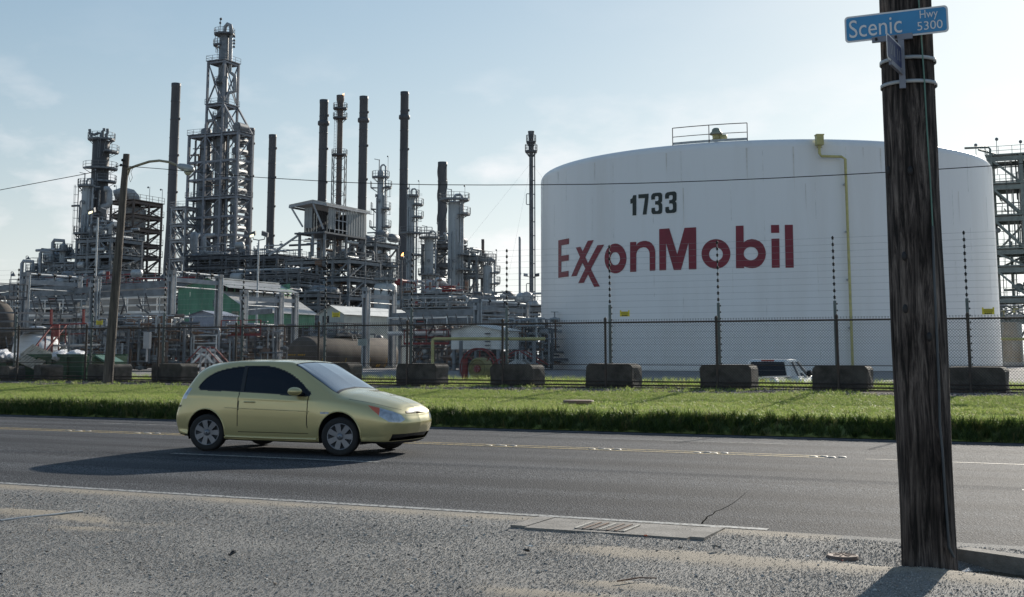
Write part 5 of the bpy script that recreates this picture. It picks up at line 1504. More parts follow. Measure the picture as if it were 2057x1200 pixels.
f2 = Thing('flare_stack', 'slim guyed flare stack with ring platforms just left of the white tank', 'flare stack', (c.x, c.y, GZ))
r = .29; mb = MB(); mb.lathe((c.x, c.y, 0), [(r * 1.2, GZ), (r * 1.1, z1 - 3), (r * 1.2, z1 - 2.8), (r * 1.3, z1 - 1.2), (r * 1.7, z1 - .2), (r * 1.8, z1)], 16); f2.part('riser', mb, STEELD)
for yp in (286, 305): ring(f2, c, zat(1067, yp, Y), r, .75 if yp < 290 else .95, 0, 360, STACKM)
mb = MB(); q = c + Vector((.55, 0, 0)); mb.tube([q + Vector((0, 0, GZ)), q + Vector((0, 0, zat(1067, 306, Y)))], .10, 8)
f2.part('side_pipe', mb, STEEL)
for yy in (390, 415, 570, 595):
    zz = zat(1067, yy, Y); mb = MB(); mb.tube([c + Vector((-.1, -.2, zz)), c + Vector((-.7, -.2, zz)), c + Vector((-.78, -.2, zz - .1)), c + Vector((-.78, -.2, zz - 1.6)), c + Vector((-.7, -.2, zz - 1.7)), c + Vector((-.1, -.2, zz - 1.7))], .07, 6)
    if yy in (390, 570): f2.part('expansion_loop', mb, STEEL)
for k in range(14):
    zz = GZ + 2 + (z1 - 6) * k / 14; mb = MB(); mb.obox(c + Vector((.35, 0, zz)), (.3, 0, 0), (0, .06, 0), (0, 0, .06)); f2.part('bracket', mb, STACKM)
for dx_, dy_ in ((-26, 10), (24, 12), (-6, -14)):
    f2.bar('guy_wire', c + Vector((0, 0, z1 - 5)), c + Vector((dx_, dy_, GZ)), .012, STEEL)
zz = zat(1067, 553, Y)
for sx, mt in ((-1, 'on'), (1, 'off')):
    mb = MB(); mb.obox(c + Vector((sx * .9, -.2, zz)), (.33, 0, .05 * sx), (0, .2, .1), (0, -.06, .16)); f2.part('floodlight', mb, STEELL if sx < 0 else STACKM)
    f2.bar('floodlight_arm', c + Vector((0, 0, zz - .5)), c + Vector((sx * .9, -.2, zz)), .08, STACKM)
Y = 150; c = xy(806, 560, Y)
f3 = Thing('pilot_flare', 'thin pole with a small bright orange flame at the foot of the tallest chimney', 'flare', (c.x, c.y, GZ))
f3.pipe('riser', c + Vector((0, 0, GZ)), c + Vector((0, 0, zat(806, 523, Y))), .12, STACKM)
mb = MB(); zt_ = zat(806, 523, Y); mb.lathe((c.x, c.y, zt_), [(.12, 0), (.3, .2), (.32, .5), (.2, .5)], 12); f3.part('burner_tip', mb, STACKM)
flame(f3, c + Vector((0, 0, zt_ + .45)), .5, 5)
# ------------------------------------------------------------------ pale process columns
def process_column(label, px, yt, w, Y, m, plats, extra=0, grp=None, ladders=(), topgear=True, dome=True, neck=True, bands=0):
    c = xy(px, yt, Y); z1 = zat(px, yt, Y); r = w / 2 * (Y * CT + (z1 - EYE) * ST) / F
    th = Thing('process_column', label, 'process column', (c.x, c.y, GZ), grp)
    vessel(th, c, GZ, z1, r, m, 'shell', dome, bands=bands)
    for yp, a0, a1, ro in plats: ring(th, c, zat(px, yp, Y), r, r + ro, a0, a1, STEEL)
    for a, y0, y1, cg in ladders:
        q = c + Vector((cos(radians(a)), sin(radians(a)), 0)) * (r + .55); ladder(th, q, zat(px, y1, Y), zat(px, y0, Y), STEEL, Vector((-sin(radians(a)), cos(radians(a)), 0)), cg)
    if neck:
        mb = MB(); mb.tube([(c.x, c.y, z1 - .2), (c.x, c.y, z1 + .7), (c.x + .25, c.y, z1 + 1.0), (c.x + r * .9, c.y, z1 + 1.05), (c.x + r + .3, c.y, z1 + .7), (c.x + r + .3, c.y, GZ + 6)], .17 if r < 1 else .26, 10); th.part('overhead_pipe', mb, STEELL)
    if topgear:
        th.bar('davit', c + Vector((-r * .5, 0, z1 - .2)), c + Vector((-r * .5, 0, z1 + 2.0)), .12, STEEL); th.bar('davit', c + Vector((-r * .5, 0, z1 + 1.9)), c + Vector((-r * .5 - .9, 0, z1 + 2.1)), .10, STEEL)
        th.bar('lamp_post', c + Vector((r + .7, 0, z1 - .3)), c + Vector((r + .7, 0, z1 + 2.6)), .05, STEEL); mb = MB(); mb.ball(c + Vector((r + .62, 0, z1 + 2.55)), .15, 8); th.part('lamp', mb, STEEL)
    rn = random.Random(int(px))
    for k in range(3 + extra):
        a = radians(rn.uniform(-150, -20)); rr = r + rn.uniform(.12, .25); q = c + Vector((cos(a) * rr, sin(a) * rr, 0)); zt_ = z1 - rn.uniform(.5, (z1 - GZ) * .5)
        mb = MB(); mb.tube([q + Vector((0, 0, GZ + 2)), q + Vector((0, 0, zt_)), q * 1 + Vector((-cos(a) * .2, -sin(a) * .2, zt_ + .2))], rn.uniform(.06, .13), 8); th.part('pipe', mb, rn.choice((STEELL, GALV, STEEL)))
    for k in range(4):
        zz = GZ + (z1 - GZ) * rn.uniform(.3, .95); a = radians(rn.uniform(-170, -10)); q = Vector((cos(a), sin(a), 0))
        mb = MB(); mb.tube([c + q * r * .95 + Vector((0, 0, zz)), c + q * (r + .25) + Vector((0, 0, zz))], .24, 12); mb.tube([c + q * (r + .25) + Vector((0, 0, zz)), c + q * (r + .32) + Vector((0, 0, zz))], .33, 12); th.part('manway', mb, STEEL)
    return th, c, r, z1
process_column('slender pale column with ring platforms right of the shelter', 765, 343, 13, 215, SILVER, [(357, -190, 10, .95), (377, -200, -160, 1.2), (377, -60, 30, 1.4), (420, -70, 40, 1.3), (420, 150, 210, 1.1), (456, -210, -150, 1.3), (456, -60, 40, 1.4), (502, -60, 40, 1.4)], 1, None, [(10, 377, 420, True), (10, 420, 456, True), (10, 456, 502, True), (180, 420, 456, True)])
process_column('pale column tight against the tallest dark chimney', 826, 391, 16, 225, SILVER, [(394, -120, 60, .8), (412, -70, 40, 1.6), (437, -70, 40, 1.6), (469, -160, 40, 1.3), (513, -70, 40, 1.7)], 2, None, [(5, 394, 412, True), (5, 437, 469, True)])
process_column('stout banded column linked by a walkway to the chimney-side column', 862, 476, 19, 225, SILVER, [(478, -180, 180, 1.0), (552, -180, 180, 1.1)], 1, None, [(200, 478, 552, True)], bands=9)
process_column('broad pale column with a wide top platform next to the spiral chimney', 913, 404, 25, 205, SILVER, [(402, -180, 180, 1.5), (431, -60, 45, 1.7), (512, -60, 45, 1.5), (542, -70, 40, 1.6)], 4, None, [(20, 402, 431, True), (20, 512, 542, True)])
process_column('small domed column with side platforms left of the slim vent', 980, 533, 19, 205, SILVER, [(524, -180, 180, .6), (548, -60, 50, 1.3), (570, -60, 50, 1.3)], 2, None, [(10, 524, 548, True)])
process_column('short capped column behind the pilot flare', 786, 528, 12, 200, SILVER, [(536, -180, 180, .8)], 1, None, [], neck=False)
# the walkway joining two of them
Y = 222; a = P(838, 469, Y); b_ = P(868, 469, Y)
wk_ = Thing('walkway', 'railed walkway bridging two pale columns', 'walkway', (a.x, a.y, a.z))
mb = MB(); mb.bar(a, b_, 1.2, .15); wk_.part('deck', mb, STEEL); wk_.part('railing', railing_mb([a + Vector((0, -.6, 0)), b_ + Vector((0, -.6, 0))]), STEEL); wk_.part('railing', railing_mb([a + Vector((0, .6, 0)), b_ + Vector((0, .6, 0))]), STEEL)
# stocky pale drum with a flat rim
Y = 165; c = xy(774, 600, Y); r = 23 * Y / F
dr = Thing('storage_drum', 'stocky pale upright drum with rounded shoulders below the slender column', 'drum', (c.x, c.y, GZ))
vessel(dr, c, GZ, zat(774, 566, Y), r, SILVER, 'shell', True, n=32); ring(dr, c, zat(774, 566, Y) + .3, r * .2, r * 1.02, 0, 360, STEEL)
mb = MB(); mb.tube([c + Vector((r * .3, -r * .8, GZ)), c + Vector((r * .3, -r * .95, zat(774, 575, Y))), c + Vector((r * .1, -r * .6, zat(774, 568, Y) + .5))], .14, 8); dr.part('pipe', mb, STEELL)

# ------------------------------------------------------------------ the big latticed tower
Y = 230; NC = xy(475, 400, Y); rn = random.Random(21)
tw_ = Thing('process_tower', 'tallest grey latticed process tower with a column rising through its top', 'process tower', (NC.x, NC.y, GZ))
BU = [0, su(475, Y, 33), su(475, Y, 67), su(475, Y, 102)]; BN = [0, sn(475, Y, 29)]
ZS = [zat(475, y, Y) for y in (560, 506, 468, 430, 392, 353, 317, 264)]
pt = frame(tw_, NC, BU, BN, ZS, .44, .31, TOWERM, .6, rn, [0, 0, 0, 0, 1, 0, 0, 1], True, md=STEELD)
# upper frame over the middle bay
UN_ = NC - UU * BU[1]
ZU = [zat(475, y, Y) for y in (204, 116)]
pu = frame(tw_, UN_, [0, BU[2] - BU[1]], BN, ZU, .38, .29, TOWERM, 1.0, random.Random(3), [1, 1], True, z0=ZS[-1], md=STEELD, xb=True)
tw_.bar('strut', pu(0, BN[1], ZU[0]), pt(0, BN[1], ZS[-1]), .32, TOWERM)
tw_.bar('strut', pu(0, 0, ZU[0]), pt(0, 0, ZS[-1]), .32, TOWERM)
cc = pu((BU[2] - BU[1]) / 2, BN[1] / 2, 0); cc.z = 0
zt_ = zat(440, 54, Y)
vessel(tw_, cc, GZ, zt_, .95, STEEL, 'column')
for yp, ro in ((158, .8), (228, .8)): ring(tw_, cc, zat(440, yp, Y), .95, .95 + ro, 100, 280, STEELD)
ring(tw_, cc, zat(440, 58, Y), .5, 2.0, 0, 360, STEELD); ring(tw_, cc - UU * .5, zat(440, 80, Y), .95, 1.7, 110, 270, STEELD)
for dx_ in (-1.7, -1.2): tw_.bar('hanger', cc + Vector((dx_, -.4, zat(440, 80, Y))), cc + Vector((dx_, -.4, zat(440, 58, Y))), .08, STEELD)
ladder(tw_, cc - UU * 1.4, ZU[1], zat(440, 80, Y), STEELD)
tw_.bar('mast', cc + Vector((-.9, 0, zt_)), cc + Vector((-.9, 0, zat(430, 26, Y))), .1, STEELD); mb = MB(); mb.ball(cc + Vector((-.8, 0, zat(430, 26, Y))), .28, 8); mb.ball(cc + Vector((-.9, 0, zat(430, 34, Y))), .25, 8); tw_.part('beacon', mb, STEELD)
mb = MB(); mb.tube([cc + Vector((0, 0, zt_ - .2)), cc + Vector((.1, 0, zt_ + 1.2)), cc + Vector((.6, -.2, zt_ + 1.7)), cc + Vector((1.2, -.3, zt_ + 1.4)), cc + Vector((1.35, -.3, zt_ + .6)), cc + Vector((1.35, -.3, zat(440, 135, Y))), cc + Vector((2.3, -.3, zat(440, 142, Y))), cc + Vector((2.4, -.3, zat(440, 150, Y))), cc + Vector((2.4, -.3, zat(440, 175, Y))), cc + Vector((1.2, -.3, zat(440, 178, Y))), cc + Vector((1.0, -.3, zat(440, 190, Y))), cc + Vector((1.0, -.3, zat(440, 250, Y)))], .38, 12); tw_.part('overhead_pipe', mb, STEELL)
for yy in (62, 70, 76, 83): mb = MB(); mb.ball(cc + Vector((1.95, 0, zat(440, yy, Y))), .26, 8); tw_.part('valve', mb, STEELD)
# fat vessel in the near bay, exchangers in the far bay
vc = pt((BU[2] + BU[3]) / 2 - .3, BN[1] / 2, 0); vc.z = 0
vessel(tw_, vc, GZ, zat(405, 246, Y), 1.15, STEEL, 'vessel', True, rtop=1.05); vessel(tw_, vc, GZ, zat(405, 330, Y), 1.5, STEEL, 'vessel', True)
mb = MB(); zz = zat(405, 246, Y); mb.tube([vc + Vector((0, 0, zz - .2)), vc + Vector((0, 0, zz + .6)), vc + Vector((.4, 0, zz + 1.4)), vc + Vector((1.2, 0, zz + 1.5)), vc + Vector((1.7, 0, zz + .8)), vc + Vector((1.7, 0, zz - 8))], .4, 12); tw_.part('overhead_pipe', mb, STEELL)
for k in range(len(ZS) - 1):
    for j in range(2):
        zz = ZS[k] + (ZS[k + 1] - ZS[k]) * (.3 + .42 * j)
        a = pt(1.0, .4, zz); b_ = pt(1.0, BN[1] - .3, zz); d = b_ - a; mb = MB(); mb.tube([a + d * f_ for f_ in (0, .05, .06, .9, 1)], .8, 14, radii=[.75, .75, .62, .62, .3]); tw_.part('exchanger', mb, rn.choice((STEEL, STEELD, STEEL)))
        a = pt(2.6, .4, zz - .3); tw_.pipe('pipe', a, a + Vector((0, 0, 2.4)), .25, STEEL)
mb = MB(); a = pt(.3, .8, ZS[-1] + .9); mb.tube([a + NN * (-1), a + NN * 1.4], .95, 16); tw_.part('cooler', mb, STEEL)
clutter(tw_, pt, .3, BU[3] - .3, .3, BN[1] - .3, ZS[0], ZS[-1], 110, rn, [STEEL, STEELD, STEELD, STEELD, RUSTB], .26)
for i, (x0, yt, xe, yb) in enumerate(((386, 472, 462, 508), (394, 474, 466, 512), (411, 474, 440, 509))):
    Yp = 222 - i * 1.2; a = [P(x0 + (20 if i == 2 else 6), yt - 2, Yp + 1), P(x0 + 2, yt - 1, Yp), P(x0, yt + 4, Yp), P(x0, yb - 5, Yp), P(x0 + 2, yb - 1, Yp), P(x0 + 7, yb, Yp), P(xe, yb + 3, Yp)]
    mb = MB(); mb.tube(a, .45 - .06 * i, 12); tw_.part('bent_pipe', mb, STEELL)
# low stair frame left of it
Y = 232; o_ = xy(372, 450, Y); st = Thing('stair_tower', 'narrow pale steel stair frame against the left foot of the latticed tower', 'stair tower', (o_.x, o_.y, GZ))
pt = frame(st, o_, [0, su(372, Y, 28)], [0, 3.2], [zat(372, y, Y) for y in (560, 520, 482, 450, 416)], .3, .3, STEELL, 1.0, random.Random(8), [1] * 5, True, xb=True)
zs_ = [zat(372, y, Y) for y in (560, 520, 482, 450, 416)]
for k in range(4): mb = MB(); mb.bar(pt(.3, .4, zs_[k]), pt(2.6, .4, zs_[k + 1]), .7, .18); st.part('stair_flight', mb, STEEL)

# ------------------------------------------------------------------ decks of pipework round the tower's foot
def process_deck(label, px_r, px_l, Y, dep, ys, cols, cnt, seed, m=STEELD, mats=PAL, name='process_deck', top=2.2, brace=.4, rm=.3, rails=True, ndeck=True, xb=False):
    o_ = xy(px_r, ys[0], Y); th = Thing(name, label, name.replace('_', ' '), (o_.x, o_.y, GZ)); rn = random.Random(seed)
    W_ = su(px_r, Y, px_r - px_l); us = [W_ * i / cols for i in range(cols + 1)]; ns = [0, dep / 2, dep] if dep > 7 else [0, dep]
    zs = [zat(px_r, y, Y) for y in ys]
    pt = frame(th, o_, us, ns, zs, .38, .38, m, brace, rn, [ndeck] * len(zs), rails, md=STEELD, xb=xb)
    lv = [GZ] + zs
    for a, b_ in zip(lv[:-1], lv[1:]): clutter(th, pt, .3, W_ - .3, -.3, dep, a + .2, b_ - .3, cnt // len(lv), rn, mats, rm)
    if top: clutter(th, pt, .3, W_ - .3, 0, dep, lv[-1] + .1, lv[-1] + top, cnt // len(lv), rn, mats, rm)
    return th, pt, W_, zs
process_deck('crowded pipework deck at the right foot of the latticed tower', 556, 452, 208, 8, (560, 536, 512), 4, 130, 31)
process_deck('dark pipe-filled steel deck under the latticed tower', 470, 372, 214, 6, (575, 553, 532, 512), 4, 110, 32)
process_deck('long low dark pipe rack running behind the green shed', 600, 440, 178, 5, (590, 568, 549), 7, 90, 33, name='pipe_rack', top=1.0)

# ------------------------------------------------------------------ structure with the roofed shelter on top
Y = 185; rn = random.Random(5)
hs, pt, Wh, zsh = process_deck('square grey steel structure full of pipes below the roofed shelter', 699, 571, Y, 9, (640, 594, 557, 520), 4, 230, 34, m=STEEL, mats=[STEELD, STEEL, RUSTB, STEELD, GALV], name='process_structure', top=4.0, brace=.55)
o2 = xy(753, 560, 196)
process_deck('taller steel structure right of the shelter with a railed pipe platform', 753, 702, 196, 7, (600, 556, 524, 487), 2, 100, 35, m=STEEL, top=2.5)
shl = Thing('roofed_shelter', 'grey corrugated roofed shelter perched on steel legs above the pipe structure', 'shelter', (xy(640, 440, Y).x, Y, zat(640, 470, Y)))
CORR = mat('grey_corrugated_wall', (0.27, 0.285, 0.285), 0.6, 0, 0.12, .8)
a0 = P(636, 405, Y - 4)      # near ridge
k0 = P(636, 470, Y - 4)
Wf = su(636, Y - 4, 48); Ln = sn(636, Y - 4, 82)
q = lambda u, n, z: Vector((a0.x - UU.x * u + NN.x * n, a0.y - UU.y * u + NN.y * n, z))
zr = a0.z; ze = zr - .55
# roof of two sheets with raised ribs
mb = MB()
for ua, za, ub_, zb in ((0, zr, Wf, ze), (0, zr, -2.4, ze)):
    mb.prism([q(ua, -1, za), q(ub_, -1, zb), q(ub_, Ln + .6, zb), q(ua, Ln + .6, za)], (0, 0, .12))
    for i in range(14):
        n = -1 + (Ln + 1.6) * i / 13; mb.bar(q(ua, n, za + .14), q(ub_, n, zb + .14), .08, .06)
shl.part('roof', mb, ROOFM)
mb = MB(); mb.bar(q(Wf, -1, ze - .2), q(Wf, Ln + .6, ze - .2), .15, .3); mb.bar(q(-2.4, -1, ze - .2), q(-2.4, Ln + .6, ze - .2), .15, .3); mb.bar(q(Wf, -1, ze - .15), q(0, -1, zr - .2), .15, .35); mb.bar(q(-2.4, -1, ze - .15), q(0, -1, zr - .2), .15, .35); shl.part('fascia', mb, STEELL)
zb_ = zat(636, 466, Y - 4); zw = ze - .3
def wall(p0, p1, za, zb, name='wall_panel', m=CORR):
    mb = MB(); p0 = Vector(p0); p1 = Vector(p1); d = p1 - p0; k = max(2, int(d.length / .35)); nn = d.normalized().cross(Vector((0, 0, 1))) * .05
    for i in range(k):
        a = p0 + d * i / k; b_ = p0 + d * (i + 1) / k; o_ = nn * (1 if i % 2 else 0)
        mb.prism([Vector((a.x, a.y, za)) + o_, Vector((b_.x, b_.y, za)) + o_, Vector((b_.x, b_.y, zb)) + o_, Vector((a.x, a.y, zb)) + o_], nn * .6)
    return shl.part(name, mb, m)
wall(q(Wf * .5, 0, 0), q(Wf * .16, 0, 0), zb_ + .6, zw); wall(q(-2.0, .2, 0), q(-2.0, Ln * .16, 0), zb_ + .4, zw)
wall(q(-2.0, Ln * .5, 0), q(-2.0, Ln, 0), zb_ - .2, zw)
wall(q(Wf * .5, Ln, 0), q(-2.0, Ln, 0), zb_, zw, m=STEELD); wall(q(Wf * .5, 0, 0), q(Wf * .5, Ln, 0), zb_, zw, m=STEELD)
for i in range(4): shl.bar('window_bar', q(-2.05, Ln * (.18 + .1 * i), zb_), q(-2.05, Ln * (.18 + .1 * i), zw), .12, STEELL)
for i in range(3): shl.bar('window_bar', q(-2.05, Ln * .17, zb_ + (zw - zb_) * (.12 + .38 * i)), q(-2.05, Ln * .5, zb_ + (zw - zb_) * (.12 + .38 * i)), .12, STEELL)
mb = MB(); mb.prism([q(Wf * .75, -1, zb_ - .1), q(-2.2, -1, zb_ - .1), q(-2.2, Ln, zb_ - .1), q(Wf * .75, Ln, zb_ - .1)], (0, 0, -.25)); shl.part('floor', mb, STEELD)
for u in (Wf * .6, .2, -1.9):
    for n in (-.5, Ln * .5, Ln): shl.bar('leg', q(u, n, zb_), q(u, n, zsh[-1]), .32, STEEL)
shl.bar('strut', q(Wf * .95, -.8, ze - .2), q(Wf * .5, -.4, zb_ + .8), .22, STEELL); shl.bar('strut', q(0, -.9, zr - .4), q(-1.6, -.4, zb_ + .3), .24, STEELL); shl.bar('strut', q(Wf * .6, -.5, zb_ - .3), q(Wf * 1.9, -.5, zsh[-1] + .4), .26, STEELL); shl.bar('strut', q(-1.9, Ln, zb_), q(.2, Ln * .5, zsh[-1]), .3, STEELD)

# ------------------------------------------------------------------ left-hand unit: dark column and rusty frame
Y = 205; c = xy(203, 300, Y); z1 = zat(203, 279, Y); r = 17 * Y / F
lc = Thing('process_column', 'dark soot-stained column with vent pipes on top, at the far left', 'process column', (c.x, c.y, GZ))
DCOL = mat('sooty_lagging', (0.06, 0.062, 0.068), .6, 0, 0, .25, col2=(0.13, 0.12, 0.12), streak=(1, 1, .4))
vessel(lc, c, zat(203, 452, Y), z1, r, DCOL, 'shell'); vessel(lc, c, GZ, zat(203, 452, Y) + .1, r * .8, SILVER, 'skirt', False)
for yp, a0_, a1_, ro in ((281, -180, 180, .8), (306, -60, 40, 1.5), (340, -150, 40, 1.4), (366, -80, 40, 1.3), (446, -180, 180, 1.0), (478, -180, 180, 1.3), (520, -180, 180, 1.3)): ring(lc, c, zat(203, yp, Y), r, r + ro, a0_, a1_, STEEL)
ladder(lc, c + Vector((.3, -r - .5, 0)), zat(203, 320, Y), z1, STEEL, cage=False)
for pts in ([(203, 279), (203, 268), (197, 268), (189, 271), (181, 268), (180, 260)], [(206, 280), (206, 264), (209, 262), (209, 258)], [(213, 280), (213, 270), (216, 268), (216, 259)], [(190, 280), (184, 278), (183, 268)]):
    mb = MB(); mb.tube([P(x, y, Y - .5) for x, y in pts], .24, 10); lc.part('vent_pipe', mb, STEEL)
mb = MB(); mb.tube([P(x, y, Y - 2.2) for x, y in ((210, 380), (217, 380), (220, 384), (220, 408), (216, 414), (206, 416))], .5, 12); lc.part('bent_pipe', mb, STEELL)
clutter(lc, lambda u, n, z: c - UU * u + NN * n + Vector((0, 0, z)), -2.2, 2.2, -2.4, -1.4, zat(203, 450, Y), zat(203, 380, Y), 14, random.Random(3), PAL, .25)
Y = 200
process_column('pale slim column in front of the dark sooty column', 174, 372, 17, 200, SILVER, [(374, -180, 180, .7), (470, -180, 180, 1.0)], 4, None, [(190, 372, 545, True)])
process_deck('grey steel unit at the foot of the dark sooty column', 220, 150, 196, 7, (575, 540, 510, 478), 3, 150, 41, m=STEEL, mats=[SILVER, STEELL, STEEL, STEELD, GALV], top=3, rm=.4)
process_deck('low cluster of pale vessels and pipes at the far left of the plant', 152, 62, 200, 7, (575, 548, 528), 4, 130, 42, m=STEEL, mats=[SILVER, STEELL, STEEL, GALV], top=3.0, rm=.45)
for px, yt, w_, lab in ((128, 490, 16, 'dome-topped pale vessel left of the dark sooty column'), (66, 532, 9, 'small bullet-shaped pale vessel at the far left skyline'), (103, 512, 14, 'pale tank with bent side pipes left of the domed vessel')):
    cq = xy(px, yt, 203); th = Thing('process_vessel', lab, 'vessel', (cq.x, cq.y, GZ)); vessel(th, cq, GZ, zat(px, yt, 203), w_ / 2 * 203 / F, SILVER, 'shell'); ring(th, cq, zat(px, yt + 14, 203), w_ / 2 * 203 / F, w_ / 2 * 203 / F + .7, 0, 360, STEEL)
    mb = MB(); zz = zat(px, yt, 203); mb.tube([cq + Vector((0, 0, zz - .3)), cq + Vector((0, 0, zz + .5)), cq + Vector((-1.6, 0, zz + .6)), cq + Vector((-1.8, 0, zz + .2)), cq + Vector((-1.8, 0, GZ + 4))], .3, 10); th.part('pipe', mb, STEELL)
# rusty frame round a fat vessel
Y = 212; o_ = xy(266, 470, Y); rf = Thing('process_structure', 'rusty brown scaffold-like frame around a fat dull vessel', 'process structure', (o_.x, o_.y, GZ))
bu = [0, su(266, Y, 46)]; bn = [0, sn(266, Y, 32), sn(266, Y, 59)]
zs = [zat(266, y, Y) for y in (546, 512, 488, 457, 430, 402)]
pt = frame(rf, o_, bu, bn, zs, .3, .34, RUSTY, .85, random.Random(14), [1] * 6, True, md=RUSTY)
DUL = mat('dull_grey_vessel', (0.33, 0.33, 0.33), .65, 0, .3, .5)
vc = xy(264, 470, Y + 4); vc.z = 0; rv_ = 27 * Y / F
vessel(rf, vc, GZ, zat(266, 408, Y), rv_, DUL, 'vessel', n=32, bands=7)
mb = MB(); mb.tube([P(x, y, Y + 3) for x, y in ((270, 408), (269, 398), (263, 391), (254, 389), (243, 389), (232, 393))], 1.0, 14); rf.part('duct', mb, DUL)
for u, n in ((bu[1], 0), (0, bn[1]), (0, bn[2])):
    p_ = pt(u * .8, n, zs[-1]); rf.bar('lamp_post', p_, p_ + Vector((0, 0, 2.8)), .06, STEEL); mb = MB(); mb.ball(p_ + Vector((-.3, 0, 2.7)), .18, 8); rf.part('lamp', mb, STEEL)
clutter(rf, pt, -.2, bu[1], -.5, 1, zs[0], zs[3], 16, random.Random(6), PALR, .25)

# ------------------------------------------------------------------ structure behind the tank's right edge
Y = 150; o_ = xy(2010, 400, Y); rs = Thing('process_structure', 'tall grey-green open steel structure behind the right edge of the white tank', 'process structure', (o_.x, o_.y, GZ))
GRS = mat('grey_green_steel', (0.17, 0.20, 0.19), .55, 0, .2, 1.5)
# its near corner lies to the left here: storeys run along the road to the right
o3 = xy(2120, 450, Y - 6)
bu = [0, 3.4, 6.8, su(2120, Y - 6, 132)]
zs = [zat(2060, y, Y) for y in (640, 600, 540, 505, 440, 378, 322)]
pt = frame(rs, o3, bu, [0, 4.5], zs, .36, .42, GRS, .5, random.Random(9), [1] * 7, True, md=GRS)
clutter(rs, pt, .2, bu[3], .2, 4, zs[0], zs[-1], 90, random.Random(10), [GRS, STEELL, STEEL, GRS], .22)
for px, y0, y1 in ((1960, 300, 292), (2002, 320, 280), (2050, 320, 285)):
    a = P(px, y0, Y); rs.bar('lamp_post', a - Vector((0, 0, 2)), P(px, y1, Y), .07, GRS); mb = MB(); mb.ball(P(px, y1, Y), .22, 8); rs.part('lamp', mb, STEEL)
mb = MB(); mb.tube([P(x, y, Y - 2) for x, y in ((1938, 298), (1985, 296), (1989, 300), (1989, 340))], .14, 8); rs.part('pipe', mb, GRS)
mb = MB(); mb.tube([P(x, y, Y - 1) for x, y in ((1965, 301), (2004, 312), (2020, 312))], .12, 8); rs.part('pipe', mb, GRS)
Y = 120; c = xy(2034, 690, Y); bv = Thing('process_vessel', 'rust-streaked beige vessel on a plinth at the right edge behind the tank', 'vessel', (c.x, c.y, GZ))
BEI = mat('beige_stained_vessel', (0.50, 0.46, 0.38), .6, 0, 0, .8, col2=(0.36, 0.27, 0.18), streak=(1, 1, .3))
vessel(bv, c, GZ + .3, zat(2034, 648, Y), 19 * Y / F, BEI, 'shell', False, n=28); ring(bv, c, zat(2034, 636, Y), .3, 22 * Y / F, 0, 360, STEELL); vessel(bv, c, GZ, GZ + .3, 24 * Y / F, CONCL, 'plinth', False)
clutter(bv, lambda u, n, z: c - UU * u + NN * n + Vector((0, 0, z)), -1, 1, -1, .5, zat(2034, 646, Y), zat(2034, 615, Y), 12, random.Random(4), [STEELL, YELP, GRS], .18)
# ------------------------------------------------------------------ sheds
def corr_sheet(p0, p1, q1, q0, nrib, depth=.06, mbx=None):
    """ribbed sheet between edge p0-p1 and edge q0-q1, ribs running from p to q"""
    mb = mbx or MB(); p0, p1, q0, q1 = map(Vector, (p0, p1, q0, q1)); nn = (p1 - p0).cross(q0 - p0).normalized() * depth
    for i in range(nrib):
        a, b_ = i / nrib, (i + .5) / nrib; c_ = (i + 1) / nrib
        A = [p0.lerp(p1, t) for t in (a, b_, c_)]; B = [q0.lerp(q1, t) for t in (a, b_, c_)]
        mb.add([A[0], A[1] + nn, B[1] + nn, B[0]], [(0, 1, 2, 3)]); mb.add([A[1] + nn, A[2], B[2], B[1] + nn], [(0, 1, 2, 3)])
    return mb
Y = 130
gs0 = xy(500, 650, Y)     # near right corner of the gable
gs = Thing('industrial_shed', 'green clad industrial shed with a stepped grey corrugated roof', 'shed', (gs0.x, gs0.y, GZ))
Wg = su(500, Y, 148); Lg = sn(505, Y, 142)
g = lambda u, n, z: Vector((gs0.x - UU.x * u + NN.x * n, gs0.y - UU.y * u + NN.y * n, z))
z0 = zat(500, 655, Y); ze = zat(500, 624, Y); uk = su(500, Y, 54); zk = zat(450, 584, Y); zc0 = zat(450, 569, Y); ur = su(500, Y, 84); zr = zat(430, 556, Y)
# corrugated green walls, sheet by sheet
def green_wall(p0, p1, zb, zt0, zt1, k):
    p0 = Vector(p0); p1 = Vector(p1)
    for i in range(k):
        a, b_ = p0.lerp(p1, i / k), p0.lerp(p1, (i + 1) / k); ta, tb_ = zt0 + (zt1 - zt0) * i / k, zt0 + (zt1 - zt0) * (i + 1) / k
        off = (p1 - p0).cross(Vector((0, 0, 1))).normalized() * (.02 if i % 2 else 0)
        mb = MB(); corr_sheet(Vector((a.x, a.y, zb)) + off, Vector((b_.x, b_.y, zb)) + off, Vector((b_.x, b_.y, tb_)) + off, Vector((a.x, a.y, ta)) + off, max(2, int((b_ - a).length / .3)), .03, mb); gs.part('wall_panel', mb, GREENW)
green_wall(g(uk, 0, 0), g(0, 0, 0), z0, zk, ze, 4); green_wall(g(ur, 0, 0), g(uk, 0, 0), z0, zr, zc0, 2); green_wall(g(Wg, 0, 0), g(ur, 0, 0), z0, zr - 1.1, zr, 5)
green_wall(g(0, 0, 0), g(0, Lg, 0), z0, ze, ze, 10)
green_wall(g(0, Lg, 0), g(uk, Lg, 0), z0, ze, zk, 3); green_wall(g(uk, Lg, 0), g(Wg, Lg, 0), z0, zr, zr - 1, 4)
mb = MB(); mb.prism([g(0.1, .1, GZ), g(Wg, .1, GZ), g(Wg, Lg - .1, GZ), g(.1, Lg - .1, GZ)], (0, 0, z0 - GZ)); gs.part('dark_base', mb, DARK)
